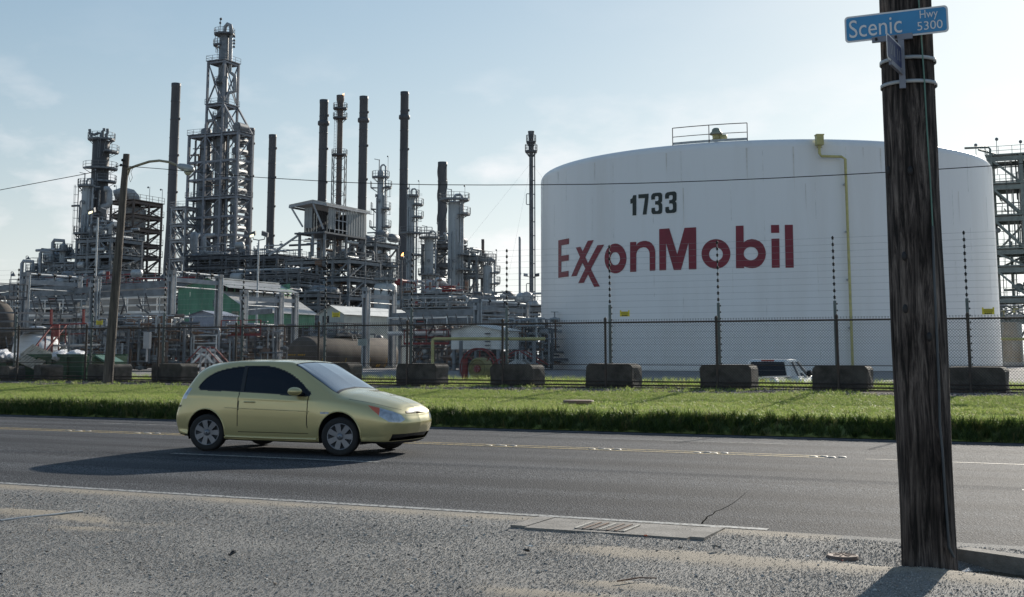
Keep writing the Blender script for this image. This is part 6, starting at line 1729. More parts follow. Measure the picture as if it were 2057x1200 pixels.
for i in range(6):
    n0, n1 = -.35 + (Lg + .7) * i / 6, -.35 + (Lg + .7) * (i + 1) / 6
    gs.part('roof_sheet', corr_sheet(g(-.4, n0, ze - .16), g(-.4, n1, ze - .16), g(uk, n1, zk), g(uk, n0, zk), 9, .02), ROOFM)
    gs.part('roof_sheet', corr_sheet(g(uk - 1.1, n0, zc0 - .45), g(uk - 1.1, n1, zc0 - .45), g(ur, n1, zr), g(ur, n0, zr), 9, .02), ROOFM)
    gs.part('roof_sheet', corr_sheet(g(ur, n0, zr), g(ur, n1, zr), g(Wg + .3, n1, zr - 1.2), g(Wg + .3, n0, zr - 1.2), 9, .02), ROOFM)
mb = MB(); mb.bar(g(ur, -.4, zr + .06), g(ur, Lg + .4, zr + .06), .35, .1); gs.part('ridge_cap', mb, ROOFL)
mb = MB(); mb.prism([g(uk, .1, zk - .05), g(uk, Lg, zk - .05), g(uk, Lg, zc0), g(uk, .1, zc0)], UU * -.1); gs.part('clerestory', mb, DARK)
for i in range(9):
    n = .5 + i * Lg / 9; gs.bar('clerestory_post', g(uk - .05, n, zk), g(uk - .05, n, zc0), .12, GREENW)
for i in (7, 8):
    n = .65 + i * Lg / 9; mb = MB(); mb.prism([g(uk - .12, n, zk + .02), g(uk - .12, n + Lg / 9 - .35, zk + .02), g(uk - .12, n + Lg / 9 - .35, zc0), g(uk - .12, n, zc0)], UU * -.03); gs.part('translucent_panel', mb, GREENL)
for px in (365, 461):
    a = P(px, 633, Y - .2); w2, h2 = .43, .42; mb = MB(); c = Vector((a.x, a.y, a.z))
    c = g(toun(gs0)[0] - toun(c)[0], -.08, c.z)
    mb.obox(c, UU * w2, NN * .03, (0, 0, h2)); lv = gs.part('louvre', mb, mat('cream_louvre', (0.36, 0.35, 0.26), .6))
    for k in range(5): mb = MB(); mb.obox(c - NN * .05 + Vector((0, 0, -h2 + .12 + k * .16)), UU * (w2 - .06), NN * .02, (0, 0, .03)); gs.part('slat', mb, DARK, lv)
mb = MB(); a = P(406, 608, Y - .3); mb.obox(g(toun(gs0)[0] - toun(a)[0], -.06, a.z), UU * .38, NN * .03, (0, 0, .36)); gs.part('dark_window', mb, mat('teal_window', (0.01, .06, .08), .1))

def small_shed(label, px0, px1, ytop, yb, Y, dep, wm, rm_, peak=.8, door=None, zb=None):
    o_ = xy(px1, yb, Y); W_ = su(px1, Y, px1 - px0); q = lambda u, n, z: Vector((o_.x - UU.x * u + NN.x * n, o_.y - UU.y * u + NN.y * n, z))
    th = Thing('shed', label, 'shed', (o_.x, o_.y, GZ)); zt = zat(px1, ytop, Y)
    zb = GZ if zb is None else zb
    for p0, p1 in ((q(W_, 0, 0), q(0, 0, 0)), (q(0, 0, 0), q(0, dep, 0)), (q(0, dep, 0), q(W_, dep, 0)), (q(W_, dep, 0), q(W_, 0, 0))):
        k = max(1, int((p1 - p0).length / 1.2))
        for i in range(k):
            a, b_ = p0.lerp(p1, i / k), p0.lerp(p1, (i + 1) / k)
            th.part('wall_panel', corr_sheet(Vector((a.x, a.y, zb)), Vector((b_.x, b_.y, zb)), Vector((b_.x, b_.y, zt)), Vector((a.x, a.y, zt)), 5, .03), wm)
    mb = MB(); mb.add([q(W_, 0, zt), q(0, 0, zt), q(W_ / 2, 0, zt + peak)], [(0, 1, 2)]); th.part('gable', mb, wm)
    mb = MB(); mb.add([q(W_, dep, zt), q(0, dep, zt), q(W_ / 2, dep, zt + peak)], [(0, 1, 2)]); th.part('gable', mb, wm)
    th.part('roof_sheet', corr_sheet(q(-.25, -.3, zt - .1), q(-.25, dep + .3, zt - .1), q(W_ / 2, dep + .3, zt + peak), q(W_ / 2, -.3, zt + peak), int(dep / .4), .015), rm_)
    th.part('roof_sheet', corr_sheet(q(W_ / 2, -.3, zt + peak), q(W_ / 2, dep + .3, zt + peak), q(W_ + .25, dep + .3, zt - .1), q(W_ + .25, -.3, zt - .1), int(dep / .4), .015), rm_)
    if door:
        u = W_ * door; mb = MB(); mb.prism([q(u - .5, -.1, GZ), q(u + .5, -.1, GZ), q(u + .5, -.1, GZ + 2.3), q(u - .5, -.1, GZ + 2.3)], NN * .06); d = th.part('door', mb, WHITEP)
        mb = MB(); mb.bar(q(u - .55, -.12, GZ), q(u - .55, -.12, GZ + 2.4), .1); mb.bar(q(u + .55, -.12, GZ), q(u + .55, -.12, GZ + 2.4), .1); mb.bar(q(u - .55, -.12, GZ + 2.4), q(u + .55, -.12, GZ + 2.4), .1); th.part('frame', mb, WHITEP, d)
    return th, q, W_, zt
small_shed('small blue-grey shed with a white door between two gantry posts', 378, 437, 632, 690, 105, 2.6, SHEDW, SHEDW, .35, .62)
small_shed('long grey shed with a pale metal roof behind the tank car', 712, 652, 628, 690, 112, 9.5, GREYW, ROOFL, 0.5) if False else None
th, q, W_, zt = small_shed('long grey shed with a pale metal roof behind the tank car', 640, 690, 630, 690, 112, 12.5, GREYW, ROOFL, .75)
mb = MB(); mb.prism([q(W_ * .85, -.06, zt - .9), q(W_ * .6, -.06, zt - .9), q(W_ * .6, -.06, zt - .2), q(W_ * .85, -.06, zt - .2)], NN * .04); th.part('window', mb, GLASSD)

# pale corrugated hut with diagonal shadows
o_ = xy(1003, 690, 88); th, q, W_, zt = small_shed('pale corrugated metal hut raised among the pipework left of the tank', 905, 1003, 661, 700, 79, 3.0, mat('pale_corrugated', (0.66, 0.67, 0.65), .5, .1, .15, .8), ROOFL, .3, zb=zat(1003, 702, 79))
for u in (0.15, W_ * .5, W_ - .15):
    for n in (.15, 2.8): th.bar('leg', q(u, n, GZ), q(u, n, zat(1003, 702, 79)), .18, STEEL)
for k in range(5):
    th.bar('louvre_bar', q(W_ * .28, -.1, zt - .3 - .25 * k), q(W_ * .18, -.1, zt - .3 - .25 * k), .08, STEELD)

# ------------------------------------------------------------------ broad grey tank behind the loading racks
Y = 150; c = xy(262, 600, Y); r = 84 * Y / F
gt = Thing('storage_tank', 'broad low grey concrete-looking tank behind the loading gantries', 'storage tank', (c.x, c.y, GZ))
zt = zat(262, 577, Y - r)
mb = MB(); mb.lathe((c.x, c.y, GZ), [(r, 0), (r, zt - GZ - .3), (r + .1, zt - GZ - .28), (r + .1, zt - GZ)], 64); gt.part('shell', mb, CONCT)
mb = MB(); mb.lathe((c.x, c.y, zt), [(r + .1, 0), (r * .5, .5), (.01, .8)], 64); gt.part('roof', mb, RUSTB)
for k in range(5): mb = MB(); zz = GZ + (zt - GZ) * k / 5; mb.lathe((c.x, c.y, zz), [(r, -.03), (r + .03, 0), (r, .03)], 64); gt.part('seam', mb, CONCT)
gt.part('railing', railing_mb([(c.x + r * cos(a), c.y + r * sin(a), zt) for a in [radians(200 + i * 9) for i in range(18)]], 1.1), REDP)

# ------------------------------------------------------------------ loading gantries
BLKP = mat('black_sign_panel', (0.01, 0.01, 0.012), .4)
def gantry(label, px, ytop, Y, dep_px, arm_px=0, seed=1, plat=None, sign=True, post_w=.34):
    """two grey posts across the track, joined by pipe-carrying beams; an arm runs to the left"""
    o_ = xy(px, 700, Y); dn = sn(px, Y, dep_px); zt = zat(px, ytop, Y); rn = random.Random(seed)
    th = Thing('loading_gantry', label, 'gantry', (o_.x, o_.y, GZ), 'grey loading gantries over the rail track')
    q = lambda u, n, z: Vector((o_.x - UU.x * u + NN.x * n, o_.y - UU.y * u + NN.y * n, z))
    for n in (0, dn):
        for du in (-.16, .16): th.bar('post', q(du, n, GZ), q(du, n, zt), .09, STEELL, post_w)
        th.bar('post_web', q(0, n, GZ), q(0, n, zt), .26, STEEL, .06)
        th.bar('cap', q(-.26, n, zt + .05), q(.26, n, zt + .05), .4, STEEL, .3)
        th.pipe('conduit', q(-.36, n, GZ), q(-.36, n, zt), .055, GALV)
        mb = MB(); mb.obox(q(0, n, GZ + .08), UU * .4, NN * .32, (0, 0, .08)); th.part('base_plate', mb, CONCL)
    th.bar('beam', q(0, -.4, zt - .45), q(0, dn + .4, zt - .45), .24, STEELL, .3)
    for dz, rr in ((.10, .06), (-.95, .05)): th.pipe('pipe', q(-.15, .1, zt + dz), q(-.15, dn + .3, zt + dz), rr, WHITEP if dz > 0 else GALV)
    for k in range(3): mb = MB(); cc_ = q(-.15, dn * (.2 + .3 * k), zt + .1); mb.tube([cc_ - NN * .12, cc_ + NN * .12], .11, 8); mb.tube([cc_, cc_ + Vector((0, 0, -.3))], .04, 6); th.part('clamp', mb, DARK)
    if arm_px:
        L_ = su(px, Y, arm_px)
        th.bar('arm_beam', q(0, 0, zt - .75), q(L_, 0, zt - .95), .16, STEEL, .42)
        th.bar('sign_beam', q(.3, -.3, zt - 1.35), q(L_, -.3, zt - 1.45), .14, STEEL, .42)
        if sign:
            c_ = q(L_ * .62, -.42, zt - 1.4); mb = MB(); mb.obox(c_, UU * .42, NN * .03, (0, 0, .13)); sg_ = th.part('sign_panel', mb, BLKP)
            mb = MB()
            for k in range(7): mb.obox(c_ - NN * .035 + UU * (-.18 + .075 * k), UU * .028, NN * .004, (0, 0, .045))
            mb.prism([c_ - NN * .035 + UU * -.36 + Vector((0, 0, -.09)), c_ - NN * .035 + UU * -.31 + Vector((0, 0, -.09)), c_ - NN * .035 + UU * -.23 + Vector((0, 0, .08)), c_ - NN * .035 + UU * -.28 + Vector((0, 0, .08))], NN * -.004)
            th.part('red_lettering', mb, REDP, sg_)
        if plat:
            zp = zt - plat; mb = MB(); mb.prism([q(.4, -.7, zp), q(L_, -.7, zp), q(L_, .7, zp), q(.4, .7, zp)], (0, 0, .14)); pf = th.part('platform', mb, STEELL)
            th.part('railing', railing_mb([q(.4, .7, zp + .14), q(.4, -.7, zp + .14), q(L_, -.7, zp + .14), q(L_, .7, zp + .14), q(.4, .7, zp + .14)], 1.15, False, .04), WHITEP, pf)
            for k in range(3):
                u = L_ * (.2 + .28 * k)
                for s_ in (-.35, .35): th.bar('gangway_side', q(u + s_, -.7, zp + .2), q(u + s_, -1.3, zp + 1.5), .06, STEELD)
                for t_ in range(4): th.bar('gangway_step', q(u - .35, -.75 - .13 * t_, zp + .35 + .3 * t_), q(u + .35, -.75 - .13 * t_, zp + .35 + .3 * t_), .16, STEELD, .04)
                th.bar('gangway_strut', q(u + (.2 if k % 2 else -.2), -.7, zp + .1), q(u + (-.5 if k % 2 else .5), -1.2, zp + .7), .1, STEELD)
            for k in range(2): th.bar('platform_post', q(L_ * (.3 + .6 * k), 0, GZ), q(L_ * (.3 + .6 * k), 0, zt - .9), .2, STEEL)
    return th, q, dn, zt
gantry('paired grey gantry posts with a railed gangway left of the green shed', 340, 549, 86, 100, 172, 1, 2.95)
gantry('tall grey gantry at the far left beside the brown tank end', 45, 553, 84, 110, 80, 2, 2.9)
gantry('middle gantry with a black sign on its arm above the dumpster', 183, 561, 87, 5, 120, 3, 2.75)
gantry('lower grey gantry in front of the green shed wall', 487, 588, 92, 75, 0, 4)
gantry('grey gantry standing over the tank car', 733, 583, 92, 55, 0, 5)
gantry('pale-lit gantry left of the tank with a row of clamped pipes', 958, 606, 88, 105, 175, 6, 2.4)
gantry('slim grey gantry post pair in front of the green shed end', 555, 592, 100, 35, 60, 7, None, False, .24)

# ------------------------------------------------------------------ tank car and tank ends
def tank_car(label, px, pyc, r, Y, L_, m, stripes=True, n_along=True):
    c = P(px, pyc, Y); th = Thing('tank_car', label, 'tank car', (c.x, c.y, GZ)); ax = NN if n_along else UU
    hd = [(0.02, 0), (r * .45, .12), (r * .8, .32), (r * .96, .55), (r, .75)]
    pts = [c + ax * z for _, z in hd] + [c + ax * (L_ * .5)] + [c + ax * (L_ - z) for _, z in reversed(hd)]; rad = [a for a, _ in hd] + [r] + [a for a, _ in reversed(hd)]
    mb = MB(); mb.tube(pts, r, 40, radii=rad); th.part('tank_shell', mb, m)
    sd = Vector((ax.y, -ax.x, 0))
    if sd.dot(-c) < 0: sd = -sd
    a = c + ax * L_ * .5
    mb = MB(); mb.lathe((a.x, a.y, a.z + r - .05), [(.45, 0), (.45, .35), (.3, .4), (.01, .42)], 18); th.part('dome', mb, m)
    mb = MB(); z_ = a.z + r - .02; mb.prism([a + ax * -2.2 + sd * .6 + Vector((0, 0, r + .05)), a + ax * 2.2 + sd * .6 + Vector((0, 0, r + .05)), a + ax * 2.2 - sd * .6 + Vector((0, 0, r + .05)), a - ax * 2.2 - sd * .6 + Vector((0, 0, r + .05))], (0, 0, .05)); wkp = th.part('walkway', mb, STEELD)
    th.part('railing', railing_mb([a + ax * k_ + sd * s_ + Vector((0, 0, r + .1)) for k_, s_ in ((-2.2, -.6), (-2.2, .6), (2.2, .6), (2.2, -.6), (-2.2, -.6))], .95, False, .035), STEELD, wkp)
    for k in (-1, 1): th.bar('ladder_rail', a + sd * (r + .05) + ax * (.25 * k) + Vector((0, 0, -r * .8)), a + sd * .7 + ax * (.25 * k) + Vector((0, 0, r + .2)), .06, STEELD)
    YST = mat('yellow_stencil', (0.50, 0.30, 0.04), .6)
    def curved(l0, l1, a0, a1, name, nseg=8):
        mb = MB()
        for i in range(nseg):
            t0, t1 = a0 + (a1 - a0) * i / nseg, a0 + (a1 - a0) * (i + 1) / nseg; f_ = lambda l, t: c + ax * l + sd * (r + .012) * cos(t) + Vector((0, 0, (r + .012) * sin(t)))
            mb.quad(f_(l0, t0), f_(l1, t0), f_(l1, t1), f_(l0, t1))
        th.part(name, mb, YST)
    if stripes:
        for l in (1.0, L_ * .33, L_ * .6, L_ * .8): curved(l, l + .08, -.65, -.1, 'yellow_stripe')
        x = 2.0
        for w_ in (.25, .0, .12, .2, .2, .15, .2, .12): curved(x, x + w_ * .7, -.42, -.28, 'stencil_mark', 2); x += .27
        for k in (0, 1): curved(L_ * .7 + .3 * k, L_ * .7 + .3 * k + .2, -.62, -.45, 'stencil_mark', 2)
        mb = MB(); x = -.75
        for w_ in (.14, .14, .1, .14, .0, .14, .14, .14, .1): mb.obox(c + ax * .10 + (UU if n_along else NN) * (x + .0) + Vector((0, 0, .1)) - ax * .14, UU * w_ * .45, NN * .01, (0, 0, .05)); x += .17
        th.part('stencil_mark', mb, YST)
    for f_ in (.15, .85):
        b_ = c + ax * L_ * f_; mb = MB(); mb.obox(Vector((b_.x, b_.y, (GZ + b_.z - r * .7) / 2)), ax * .5, sd * r * .7, (0, 0, (b_.z - r * .7 - GZ) / 2)); th.part('saddle', mb, DARK)
    return th
TCM = mat('dusty_brown_tank', (0.17, 0.145, 0.12), .85, 0, 0, .6, col2=(0.10, 0.085, 0.075), streak=(1, 1, .5), spec=.2)
tank_car('dusty brown tank car with yellow stencil marks standing under a gantry', 598, 716, 1.42, 88, 12.5, TCM)
tank_car('brown rounded tank end at the far left edge', -42, 655, 1.7, 78, 2.0, TCM, False)
tank_car('white round tank lying behind the green dumpster', 36, 706, 1.0, 66, 2.6, mat('white_tarpaulin', (0.72, 0.73, 0.74), .5, 0, .08, 1), False)

# ------------------------------------------------------------------ pipe manifolds
def manifold(label, px0, px1, yt, yb, Y, cnt, seed, mats=PALR, rm=.085, rails=None, dep=3.0):
    o_ = xy(px1, 700, Y); W_ = su(px1, Y, px1 - px0); rn = random.Random(seed)
    th = Thing('pipe_manifold', label, 'pipework', (o_.x, o_.y, GZ))
    q = lambda u, n, z: Vector((o_.x - UU.x * u + NN.x * n, o_.y - UU.y * u + NN.y * n, z))
    zt = zat(px1, yt, Y)
    k = max(2, int(W_ / 3.2))
    for i in range(k + 1): th.bar('support', q(W_ * i / k, dep * .5, GZ), q(W_ * i / k, dep * .5, GZ + (zt - GZ) * .8), .14, STEEL)
    for j in range(4): th.pipe('header', q(0, dep * .5 - .5 + .3 * j, GZ + .35 + .1 * (j % 2)), q(W_, dep * .5 - .5 + .3 * j, GZ + .35 + .1 * (j % 2)), rm * 1.1, rn.choice(mats))
    for f_ in (.5, .8): th.bar('beam', q(0, dep * .5, GZ + (zt - GZ) * f_), q(W_, dep * .5, GZ + (zt - GZ) * f_), .14, STEEL)
    clutter(th, q, 0, W_, 0, dep, GZ + .1, zt, cnt, rn, mats, rm * 1.3, True, .42)
    if rails:
        zz = GZ + (zt - GZ) * rails[1]; th.part('railing', railing_mb([q(0, -.3, zz), q(W_, -.3, zz)], 1.05, False, .035), rails[0])
    return th, q, W_, zt
manifold('rusty valve manifold with many upright pipes behind the leaning pole', 222, 338, 634, 740, 78, 240, 51, rm=.1)
manifold('thicket of thin pipes between the stairs and the leaning pole', 118, 222, 640, 740, 76, 110, 52)
manifold('pale railed pipework between the paired gantry posts', 350, 440, 660, 740, 80, 80, 53, rails=(WHITEP, .45))
manifold('tangle of small pipes and valves left of the tank car', 448, 528, 652, 735, 82, 130, 54, rails=(REDP, .75))
manifold('grey pipework and instruments above and behind the tank car', 600, 735, 655, 720, 108, 110, 55, mats=PAL)
manifold('dense grey pipework right of the tank car', 815, 905, 652, 730, 88, 150, 56, mats=[STEEL, GALV, STEELL, RUSTB, STEELD], rails=(REDP, .55))
manifold('dense upright pipes and valves left of the white tank edge', 1005, 1092, 640, 740, 84, 170, 57, mats=[STEEL, GALV, STEELL, SILVER, RUSTB])
manifold('low pipe bundle in front of the pale hut', 880, 1040, 706, 735, 80, 90, 58, mats=[STEEL, STEELD, GALV, RUSTB])
process_deck('grey pipe bridge crossing behind the gantries toward the white tank', 1092, 800, 140, 4, (640, 615), 6, 90, 61, m=STEEL, mats=[STEELL, GALV, SILVER, STEEL], name='pipe_rack', top=1.5, rm=.3)
process_deck('red-railed deck of pumps and pipes at the foot of the pale columns', 905, 795, 170, 6, (620, 590), 4, 120, 62, m=STEEL, mats=[STEELL, GALV, SILVER, RUSTB, STEEL, REDP], top=2.2, rm=.35)
process_deck('steelwork and pipes right of the broad pale column', 958, 925, 205, 5, (590, 550, 515), 2, 70, 63, m=STEEL, top=1.5)
process_deck('low pipe deck around the small domed column', 1050, 955, 195, 5, (606,), 4, 40, 64, m=STEEL, top=1.6, rm=.4)
process_deck('dull pipe-filled steelwork behind the spiral chimney', 905, 848, 228, 6, (575, 530, 490), 2, 90, 65, m=STEELD, top=2)
process_deck('grey steel racks filling the gap behind the green shed and shelter', 640, 560, 168, 5, (640, 612, 588), 3, 60, 66, m=STEELD, top=1)
process_deck('low grey units behind the broad tank', 345, 0, 172, 6, (600, 566), 9, 130, 67, m=STEEL, mats=[STEELL, STEEL, GALV, REDP, STEELD], top=1.8, rm=.35)
process_deck('low green-grey buildings and racks at the far left', 60, -40, 120, 6, (650, 608), 4, 50, 68, m=STEEL, mats=[GREYW, STEEL, GREENW], top=0, rm=.3)

# yellow pipe in front of the pipework, either side of the tank
Y = 62
yp = Thing('yellow_pipe', 'yellow gas pipe rising from the ground and running right toward the white tank', 'pipe', G(868, 740, GZ))
mb = MB(); mb.tube([P(869, 742, Y), P(869, 688, Y), P(869.5, 683, Y), P(873, 681, Y), P(1095, 681, Y + 1)], .085, 10); yp.part('pipe', mb, YELP)
for px in (926, 1073): yp.bar('support', P(px, 681, Y) - Vector((0, 0, .1)), Vector((P(px, 681, Y).x, Y, GZ)), .14, STEEL)
mb = MB(); mb.tube([P(2012, 681, 70), P(2120, 682, 68)], .09, 10)
single('yellow_pipe', mb, YELP, 'short run of yellow pipe at the right edge beyond the tank', 'pipe', P(2040, 682, 70))

# ------------------------------------------------------------------ hose reel
Y = 47.5
hc = P(966, 741, Y); hr_ = Thing('hose_reel', 'big red wire hose reel with an olive drum and a red post', 'hose reel', (hc.x, hc.y, GZ))
mb = MB(); pts = [hc + Vector((0, .25, .05)) + (UU * cos(a) + Vector((0, 0, 1)) * sin(a)) * .72 for a in [2 * pi * i / 40 for i in range(41)]]; mb.tube(pts, .028, 8); hr_.part('hoop', mb, REDP)
mb = MB(); mb.tube([p - NN * .35 for p in pts], .028, 8); hr_.part('hoop', mb, REDP)
for i in range(8): a = 2 * pi * i / 8; hr_.bar('spoke', hc + NN * -.1, hc + NN * -.1 + (UU * cos(a) + Vector((0, 0, 1)) * sin(a)) * .7, .03, REDP)
OL = mat('olive_hose', (0.27, 0.245, 0.11), .8, 0, .3, 8)
mb = MB(); mb.tube([hc - NN * .28, hc - NN * .22, hc + NN * .2], .42, 32, radii=[.38, .43, .43]); dr_ = hr_.part('hose_drum', mb, OL)
for rr in (.36, .28): mb = MB(); mb.tube([hc - NN * .3 + (UU * cos(a) + Vector((0, 0, 1)) * sin(a)) * rr for a in [2 * pi * i / 28 for i in range(29)]], .03, 6); hr_.part('hose_coil', mb, OL, dr_)
mb = MB(); mb.tube([hc - NN * .36, hc - NN * .29], .14, 16); hr_.part('hub', mb, REDP)
for i in range(6): a = 2 * pi * i / 6; mb = MB(); mb.ball(hc - NN * .37 + (UU * cos(a) + Vector((0, 0, 1)) * sin(a)) * .1, .02, 6); hr_.part('bolt', mb, CHROME)
b0 = P(934, 741, Y); mb = MB(); mb.tube([Vector((b0.x, b0.y, GZ - .1)), Vector((b0.x, b0.y, zat(934, 721, Y)))], .12, 14); hr_.part('post', mb, REDP)

# ------------------------------------------------------------------ dumpster with its load
Y = 45
dl, dr_p = P(-70, 718, Y + 3), P(160, 716, Y)
dz = zat(150, 715, Y); DG = mat('dark_green_dumpster', (0.02, 0.08, 0.038), .6, 0, .25, 2)
o_ = xy(168, 715, Y); W_ = su(168, Y, 250); q = lambda u, n, z: Vector((o_.x - UU.x * u + NN.x * n, o_.y - UU.y * u + NN.y * n, z))
dp_ = Thing('dumpster', 'long dark green open-topped dumpster behind the fence at the left', 'dumpster', (o_.x, o_.y, GZ))
mb = MB()
for a, b_ in (((0, 0), (W_, 0)), ((0, 2.2), (W_, 2.2)), ((0, 0), (0, 2.2)), ((W_, 0), (W_, 2.2))):
    pa, pb_ = q(*a, GZ + .05), q(*b_, GZ + .05); mb.prism([pa, pb_, Vector((pb_.x, pb_.y, dz)), Vector((pa.x, pa.y, dz))], (NN if a[1] == b_[1] else UU) * .06)
dp_.part('body', mb, DG)
for i in range(9): dp_.bar('rib', q(W_ * i / 8, -.06, GZ + .1), q(W_ * i / 8, -.06, dz - .05), .1, DG, .08)
dp_.bar('top_rim', q(-.05, -.02, dz), q(W_, -.02, dz), .12, DG); dp_.bar('top_rim', q(-.05, 2.2, dz), q(W_, 2.2, dz), .12, DG)
dp_.bar('hinge_lip', q(-.6, 1.0, dz - .25), q(0, 1.0, dz), .9, mat('faded_green', (0.10, .22, .17), .6), .06)
mb = MB(); mb.box((0, 0, 0), (.001, .001, .001))
mb = MB(); mb.prism([q(.05, .05, GZ + .4), q(W_ - .05, .05, GZ + .4), q(W_ - .05, 2.15, GZ + .4), q(.05, 2.15, GZ + .4)], (0, 0, .05)); dp_.part('floor', mb, DG)
FOAM = mat('white_sacks', (0.78, 0.78, 0.80), .8, 0, .08, 6)
def sack(px, py, w_, h_, label, seed):
    c = P(px, py, Y + 1.0); bm = bmesh.new(); bmesh.ops.create_icosphere(bm, subdivisions=3, radius=1); rn = random.Random(seed)
    for v in bm.verts:
        n_ = noise.noise(v.co * 2.3 + Vector((seed, 0, 0))) * .22 + noise.noise(v.co * 6 + Vector((seed, 3, 0))) * .1; v.co *= 1 + n_; v.co = Vector((v.co.x * w_, v.co.y * .6, v.co.z * h_))
    me = bpy.data.meshes.new('sack'); bm.to_mesh(me); bm.free(); me.materials.append(FOAM)
    o = link('sack', me); o.location = c; tag(o, label, 'sack', 'white sacks in the dumpster')
sack(4, 716, .28, .26, 'white sack at the picture edge end of the dumpster', 1); sack(122, 717, .30, .24, 'white sack next to the broken pallet in the dumpster', 2); sack(153, 717, .34, .26, 'largest white sack at the near end of the dumpster', 3); sack(30, 718, .2, .16, 'small white sack under the white round tank', 4)
PAL_W = mat('weathered_pallet_wood', (0.55, 0.46, 0.35), .8, 0, .25, 5)
pa = P(68, 717, Y + 1.0); pl = Thing('pallet', 'broken wooden pallet tilted on top of the dumpster load', 'pallet', pa)
e1 = (UU * .9 + Vector((0, 0, -.28))).normalized(); e2 = (NN * .8 + Vector((0, 0, .5))).normalized()
for i in range(9): mb = MB(); mb.obox(pa + e1 * (-.55 + .14 * i), e1 * .05, e2 * .55, e1.cross(e2) * .012); pl.part('plank', mb, PAL_W)
for k in (-.45, 0, .45): mb = MB(); mb.obox(pa + e2 * k - e1.cross(e2) * .05, e1 * .62, e2 * .04, e1.cross(e2) * .04); pl.part('bearer', mb, PAL_W)

# red-railed steel stairs behind the dumpster
Y = 60
stp = Thing('steel_stairs', 'grey steel stairs with red handrails behind the dumpster', 'stairs', (xy(66, 710, Y).x, Y, GZ))
b0, b1 = P(62, 708, Y), P(106, 653, Y + 2)
for k in (0, 1):
    off = NN * (.9 * k); stp.bar('handrail', b0 + off, b1 + off, .06, REDP); stp.bar('stringer', b0 + off - Vector((0, 0, 1.0)), b1 + off - Vector((0, 0, 1.0)), .08, GALV, .22)
    for i in range(4): f_ = i / 3; a = b0.lerp(b1, f_) + off; stp.bar('baluster', a, a - Vector((0, 0, 1.0)), .05, REDP)
for i in range(10): a = b0.lerp(b1, i / 9.0) - Vector((0, 0, 1.0)); stp.bar('tread', a, a + NN * .9, .26, GALV, .04)
top = P(175, 650, Y + 2)
stp.bar('top_rail', b1, top, .06, REDP); stp.bar('top_rail', b1 - Vector((0, 0, .5)), top - Vector((0, 0, .5)), .05, REDP)
mb = MB(); mb.prism([b1 - Vector((0, 0, 1.1)), top - Vector((0, 0, 1.1)), top - Vector((0, 0, 1.1)) + NN * 1, b1 - Vector((0, 0, 1.1)) + NN * 1], (0, 0, .08)); stp.part('landing', mb, GALV)
for f_ in (0, .5, 1): a = b1.lerp(top, f_); stp.bar('post', a, Vector((a.x, a.y, GZ)), .09, REDP if f_ < .5 else STEEL)
for px, y0, y1 in ((103, 622, 652), (168, 622, 652)): stp.bar('red_post', P(px, y0, Y + 2), P(px, y1, Y + 2), .1, REDP)
mb = MB(); c_ = P(114, 665, Y - .5); mb.tube([c_ + Vector((0, 0, -.3)), c_ + Vector((0, 0, .3))], .14, 12); stp.part('fire_extinguisher_box', mb, REDP)
# red and white railed crossover at the right, by the tank
Y = 66
cr_ = Thing('crossover_stairs', 'small steel crossover stairs with red handrails by the tank edge', 'stairs', (xy(1046, 730, Y).x, Y, GZ))
pk_ = [P(992, 728, Y), P(1036, 705, Y), P(1044, 705, Y), P(1090, 734, Y)]
for k in (0, .8):
    for a, b_ in zip(pk_[:-1], pk_[1:]): cr_.bar('handrail', a + NN * k, b_ + NN * k, .06, REDP); cr_.bar('stringer', a + NN * k - Vector((0, 0, .55)), b_ + NN * k - Vector((0, 0, .55)), .06, GALV, .16)
    for a in pk_[1:3]: cr_.bar('post', a + NN * k, Vector(((a + NN * k).x, (a + NN * k).y, GZ)), .07, GALV)
for i in range(7): a = pk_[2].lerp(pk_[3], i / 7) - Vector((0, 0, .5)); cr_.bar('tread', a, a + NN * .8, .2, GALV, .03)
# red crossover between the gantry posts
Y = 70
c3 = Thing('crossover_stairs', 'red-railed crossover stairs in front of the paired gantry posts', 'stairs', (xy(408, 730, Y).x, Y, GZ))
pk_ = [P(374, 728, Y), P(404, 697, Y), P(414, 700, Y), P(442, 730, Y)]
for k in (0, .8):
    for a, b_ in zip(pk_[:-1], pk_[1:]): c3.bar('handrail', a + NN * k, b_ + NN * k, .06, REDP); c3.bar('stringer', a + NN * k - Vector((0, 0, .4)), b_ + NN * k - Vector((0, 0, .4)), .05, WHITEP, .12)
    for a in pk_[1:3]: c3.bar('post', a + NN * k, Vector(((a + NN * k).x, (a + NN * k).y, GZ)), .07, GALV)
# white panel box among the rusty pipes, hydrant
b0 = P(296, 684, 72); mb = MB(); mb.obox(b0, UU * .22, NN * .1, (0, 0, .48)); mb.obox(b0 - Vector((0, 0, .85)), UU * .04, NN * .04, (0, 0, .4))
single('cabinet', mb, STEELL, 'grey white instrument cabinet among the rusty pipes', 'cabinet', b0)
b0 = P(245, 748, 44); b0.z = .5; mb = MB(); mb.lathe(b0, [(.09, 0), (.09, .3), (.12, .32), (.12, .36), (.08, .4), (.08, .5), (.10, .52), (.05, .6), (.01, .62)], 14); mb.tube([b0 + Vector((-.16, 0, .25)), b0 + Vector((.16, 0, .25))], .05, 8)
single('hydrant', mb, mat('bright_yellow_paint', (0.62, 0.42, 0.03), .45), 'small yellow hydrant at the foot of the leaning pole', 'hydrant', b0)
b0 = PN(728, 688, 60); th = Thing('notice_sign', 'grey-green notice plate on a post in front of the tank car', 'sign', (b0.x, b0.y, GZ))
mb = MB(); mb.obox(b0, UU * .30, NN * .01, (0, 0, .19)); th.part('plate', mb, mat('pale_green_plate', (0.42, .47, .43), .5, 0, .05, 3))
mb = MB()
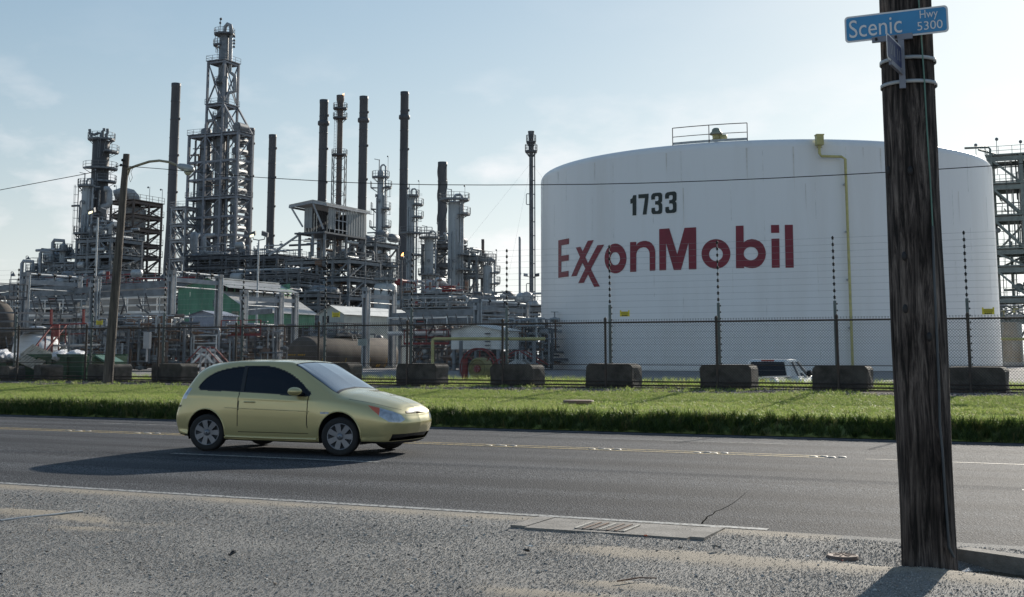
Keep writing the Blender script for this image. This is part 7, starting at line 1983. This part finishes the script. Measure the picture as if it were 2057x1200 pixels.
for k in range(5): mb.obox(b0 - NN * .014 + Vector((0, 0, .13 - .065 * k)), UU * (.24 - .03 * (k % 2)), NN * .002, (0, 0, .012))
th.part('lettering', mb, STEELD); th.bar('post', b0 - Vector((0, 0, .19)), Vector((b0.x, b0.y, GZ)), .06, GALV)

# ------------------------------------------------------------------ floodlight masts and small lamps
def floodmast(label, px, yt, yb, Y, lit, heads=2):
    c = xy(px, (yt + yb) / 2, Y); zt = zat(px, yt, Y); th = Thing('floodlight_mast', label, 'floodlight', (c.x, c.y, GZ))
    mb = MB(); mb.tube([(c.x, c.y, GZ), (c.x, c.y, zt)], .1, 10, radii=[.13, .075]); th.part('pole', mb, GALV)
    w_ = 14 * Y / F
    mb = MB(); mb.tube([(c.x - w_ * .9, c.y, zt + .45), (c.x - w_ * .8, c.y, zt + .1), (c.x, c.y, zt), (c.x + w_ * .8, c.y, zt + .1), (c.x + w_ * .9, c.y, zt + .45)], .05, 8); th.part('bracket', mb, STEELD)
    for sx in (-1, 1):
        q_ = Vector((c.x + sx * w_ * .9, c.y - .1, zt + .6)); mb = MB(); mb.obox(q_, Vector((w_ * .45, 0, -.1 * sx)), (0, .22, .05), (0.02 * sx, -.05, .2)); hd_ = th.part('lamp_head', mb, STEELD)
        if sx < 0 and lit: mb = MB(); mb.obox(q_ + Vector((-.02, -.2, -.14)), (w_ * .26, 0, .06), (0, .04, .1), (0, -.02, .04)); th.part('lit_lens', mb, LIT, hd_)
LIT = emit('lit_lamp', (1.0, 0.93, 0.6), 1.6)
floodmast('twin floodlight mast with one lit lamp right of the latticed tower', 517, 483, 700, 118, True)
floodmast('twin floodlight mast with one lit lamp in front of the dark sooty column', 191, 437, 700, 112, True)
for px, yt, yb, Y, lab in ((22, 548, 600, 140, 'goosenecked lamp at the far left above the dark roof'), (52, 516, 560, 190, 'hooked lamp above the far left vessels'), (1111, 690, 700, 60, '')):
    if not lab: continue
    a = P(px, yb, Y); b_ = P(px, yt, Y); th = Thing('yard_lamp', lab, 'lamp', a); th.pipe('pole', Vector((a.x, a.y, GZ)), b_, .06, GALV); w_ = 5 * Y / F
    mb = MB(); mb.tube([b_, b_ + Vector((w_ * .2, 0, w_ * .3)), b_ + Vector((w_ * .8, 0, w_ * .3)), b_ + Vector((w_, 0, 0))], .05, 6); mb.lathe(b_ + Vector((w_, 0, -.3)), [(.3, -.1), (.2, .12), (.05, .3)], 10); th.part('lamp_shade', mb, STEELD)
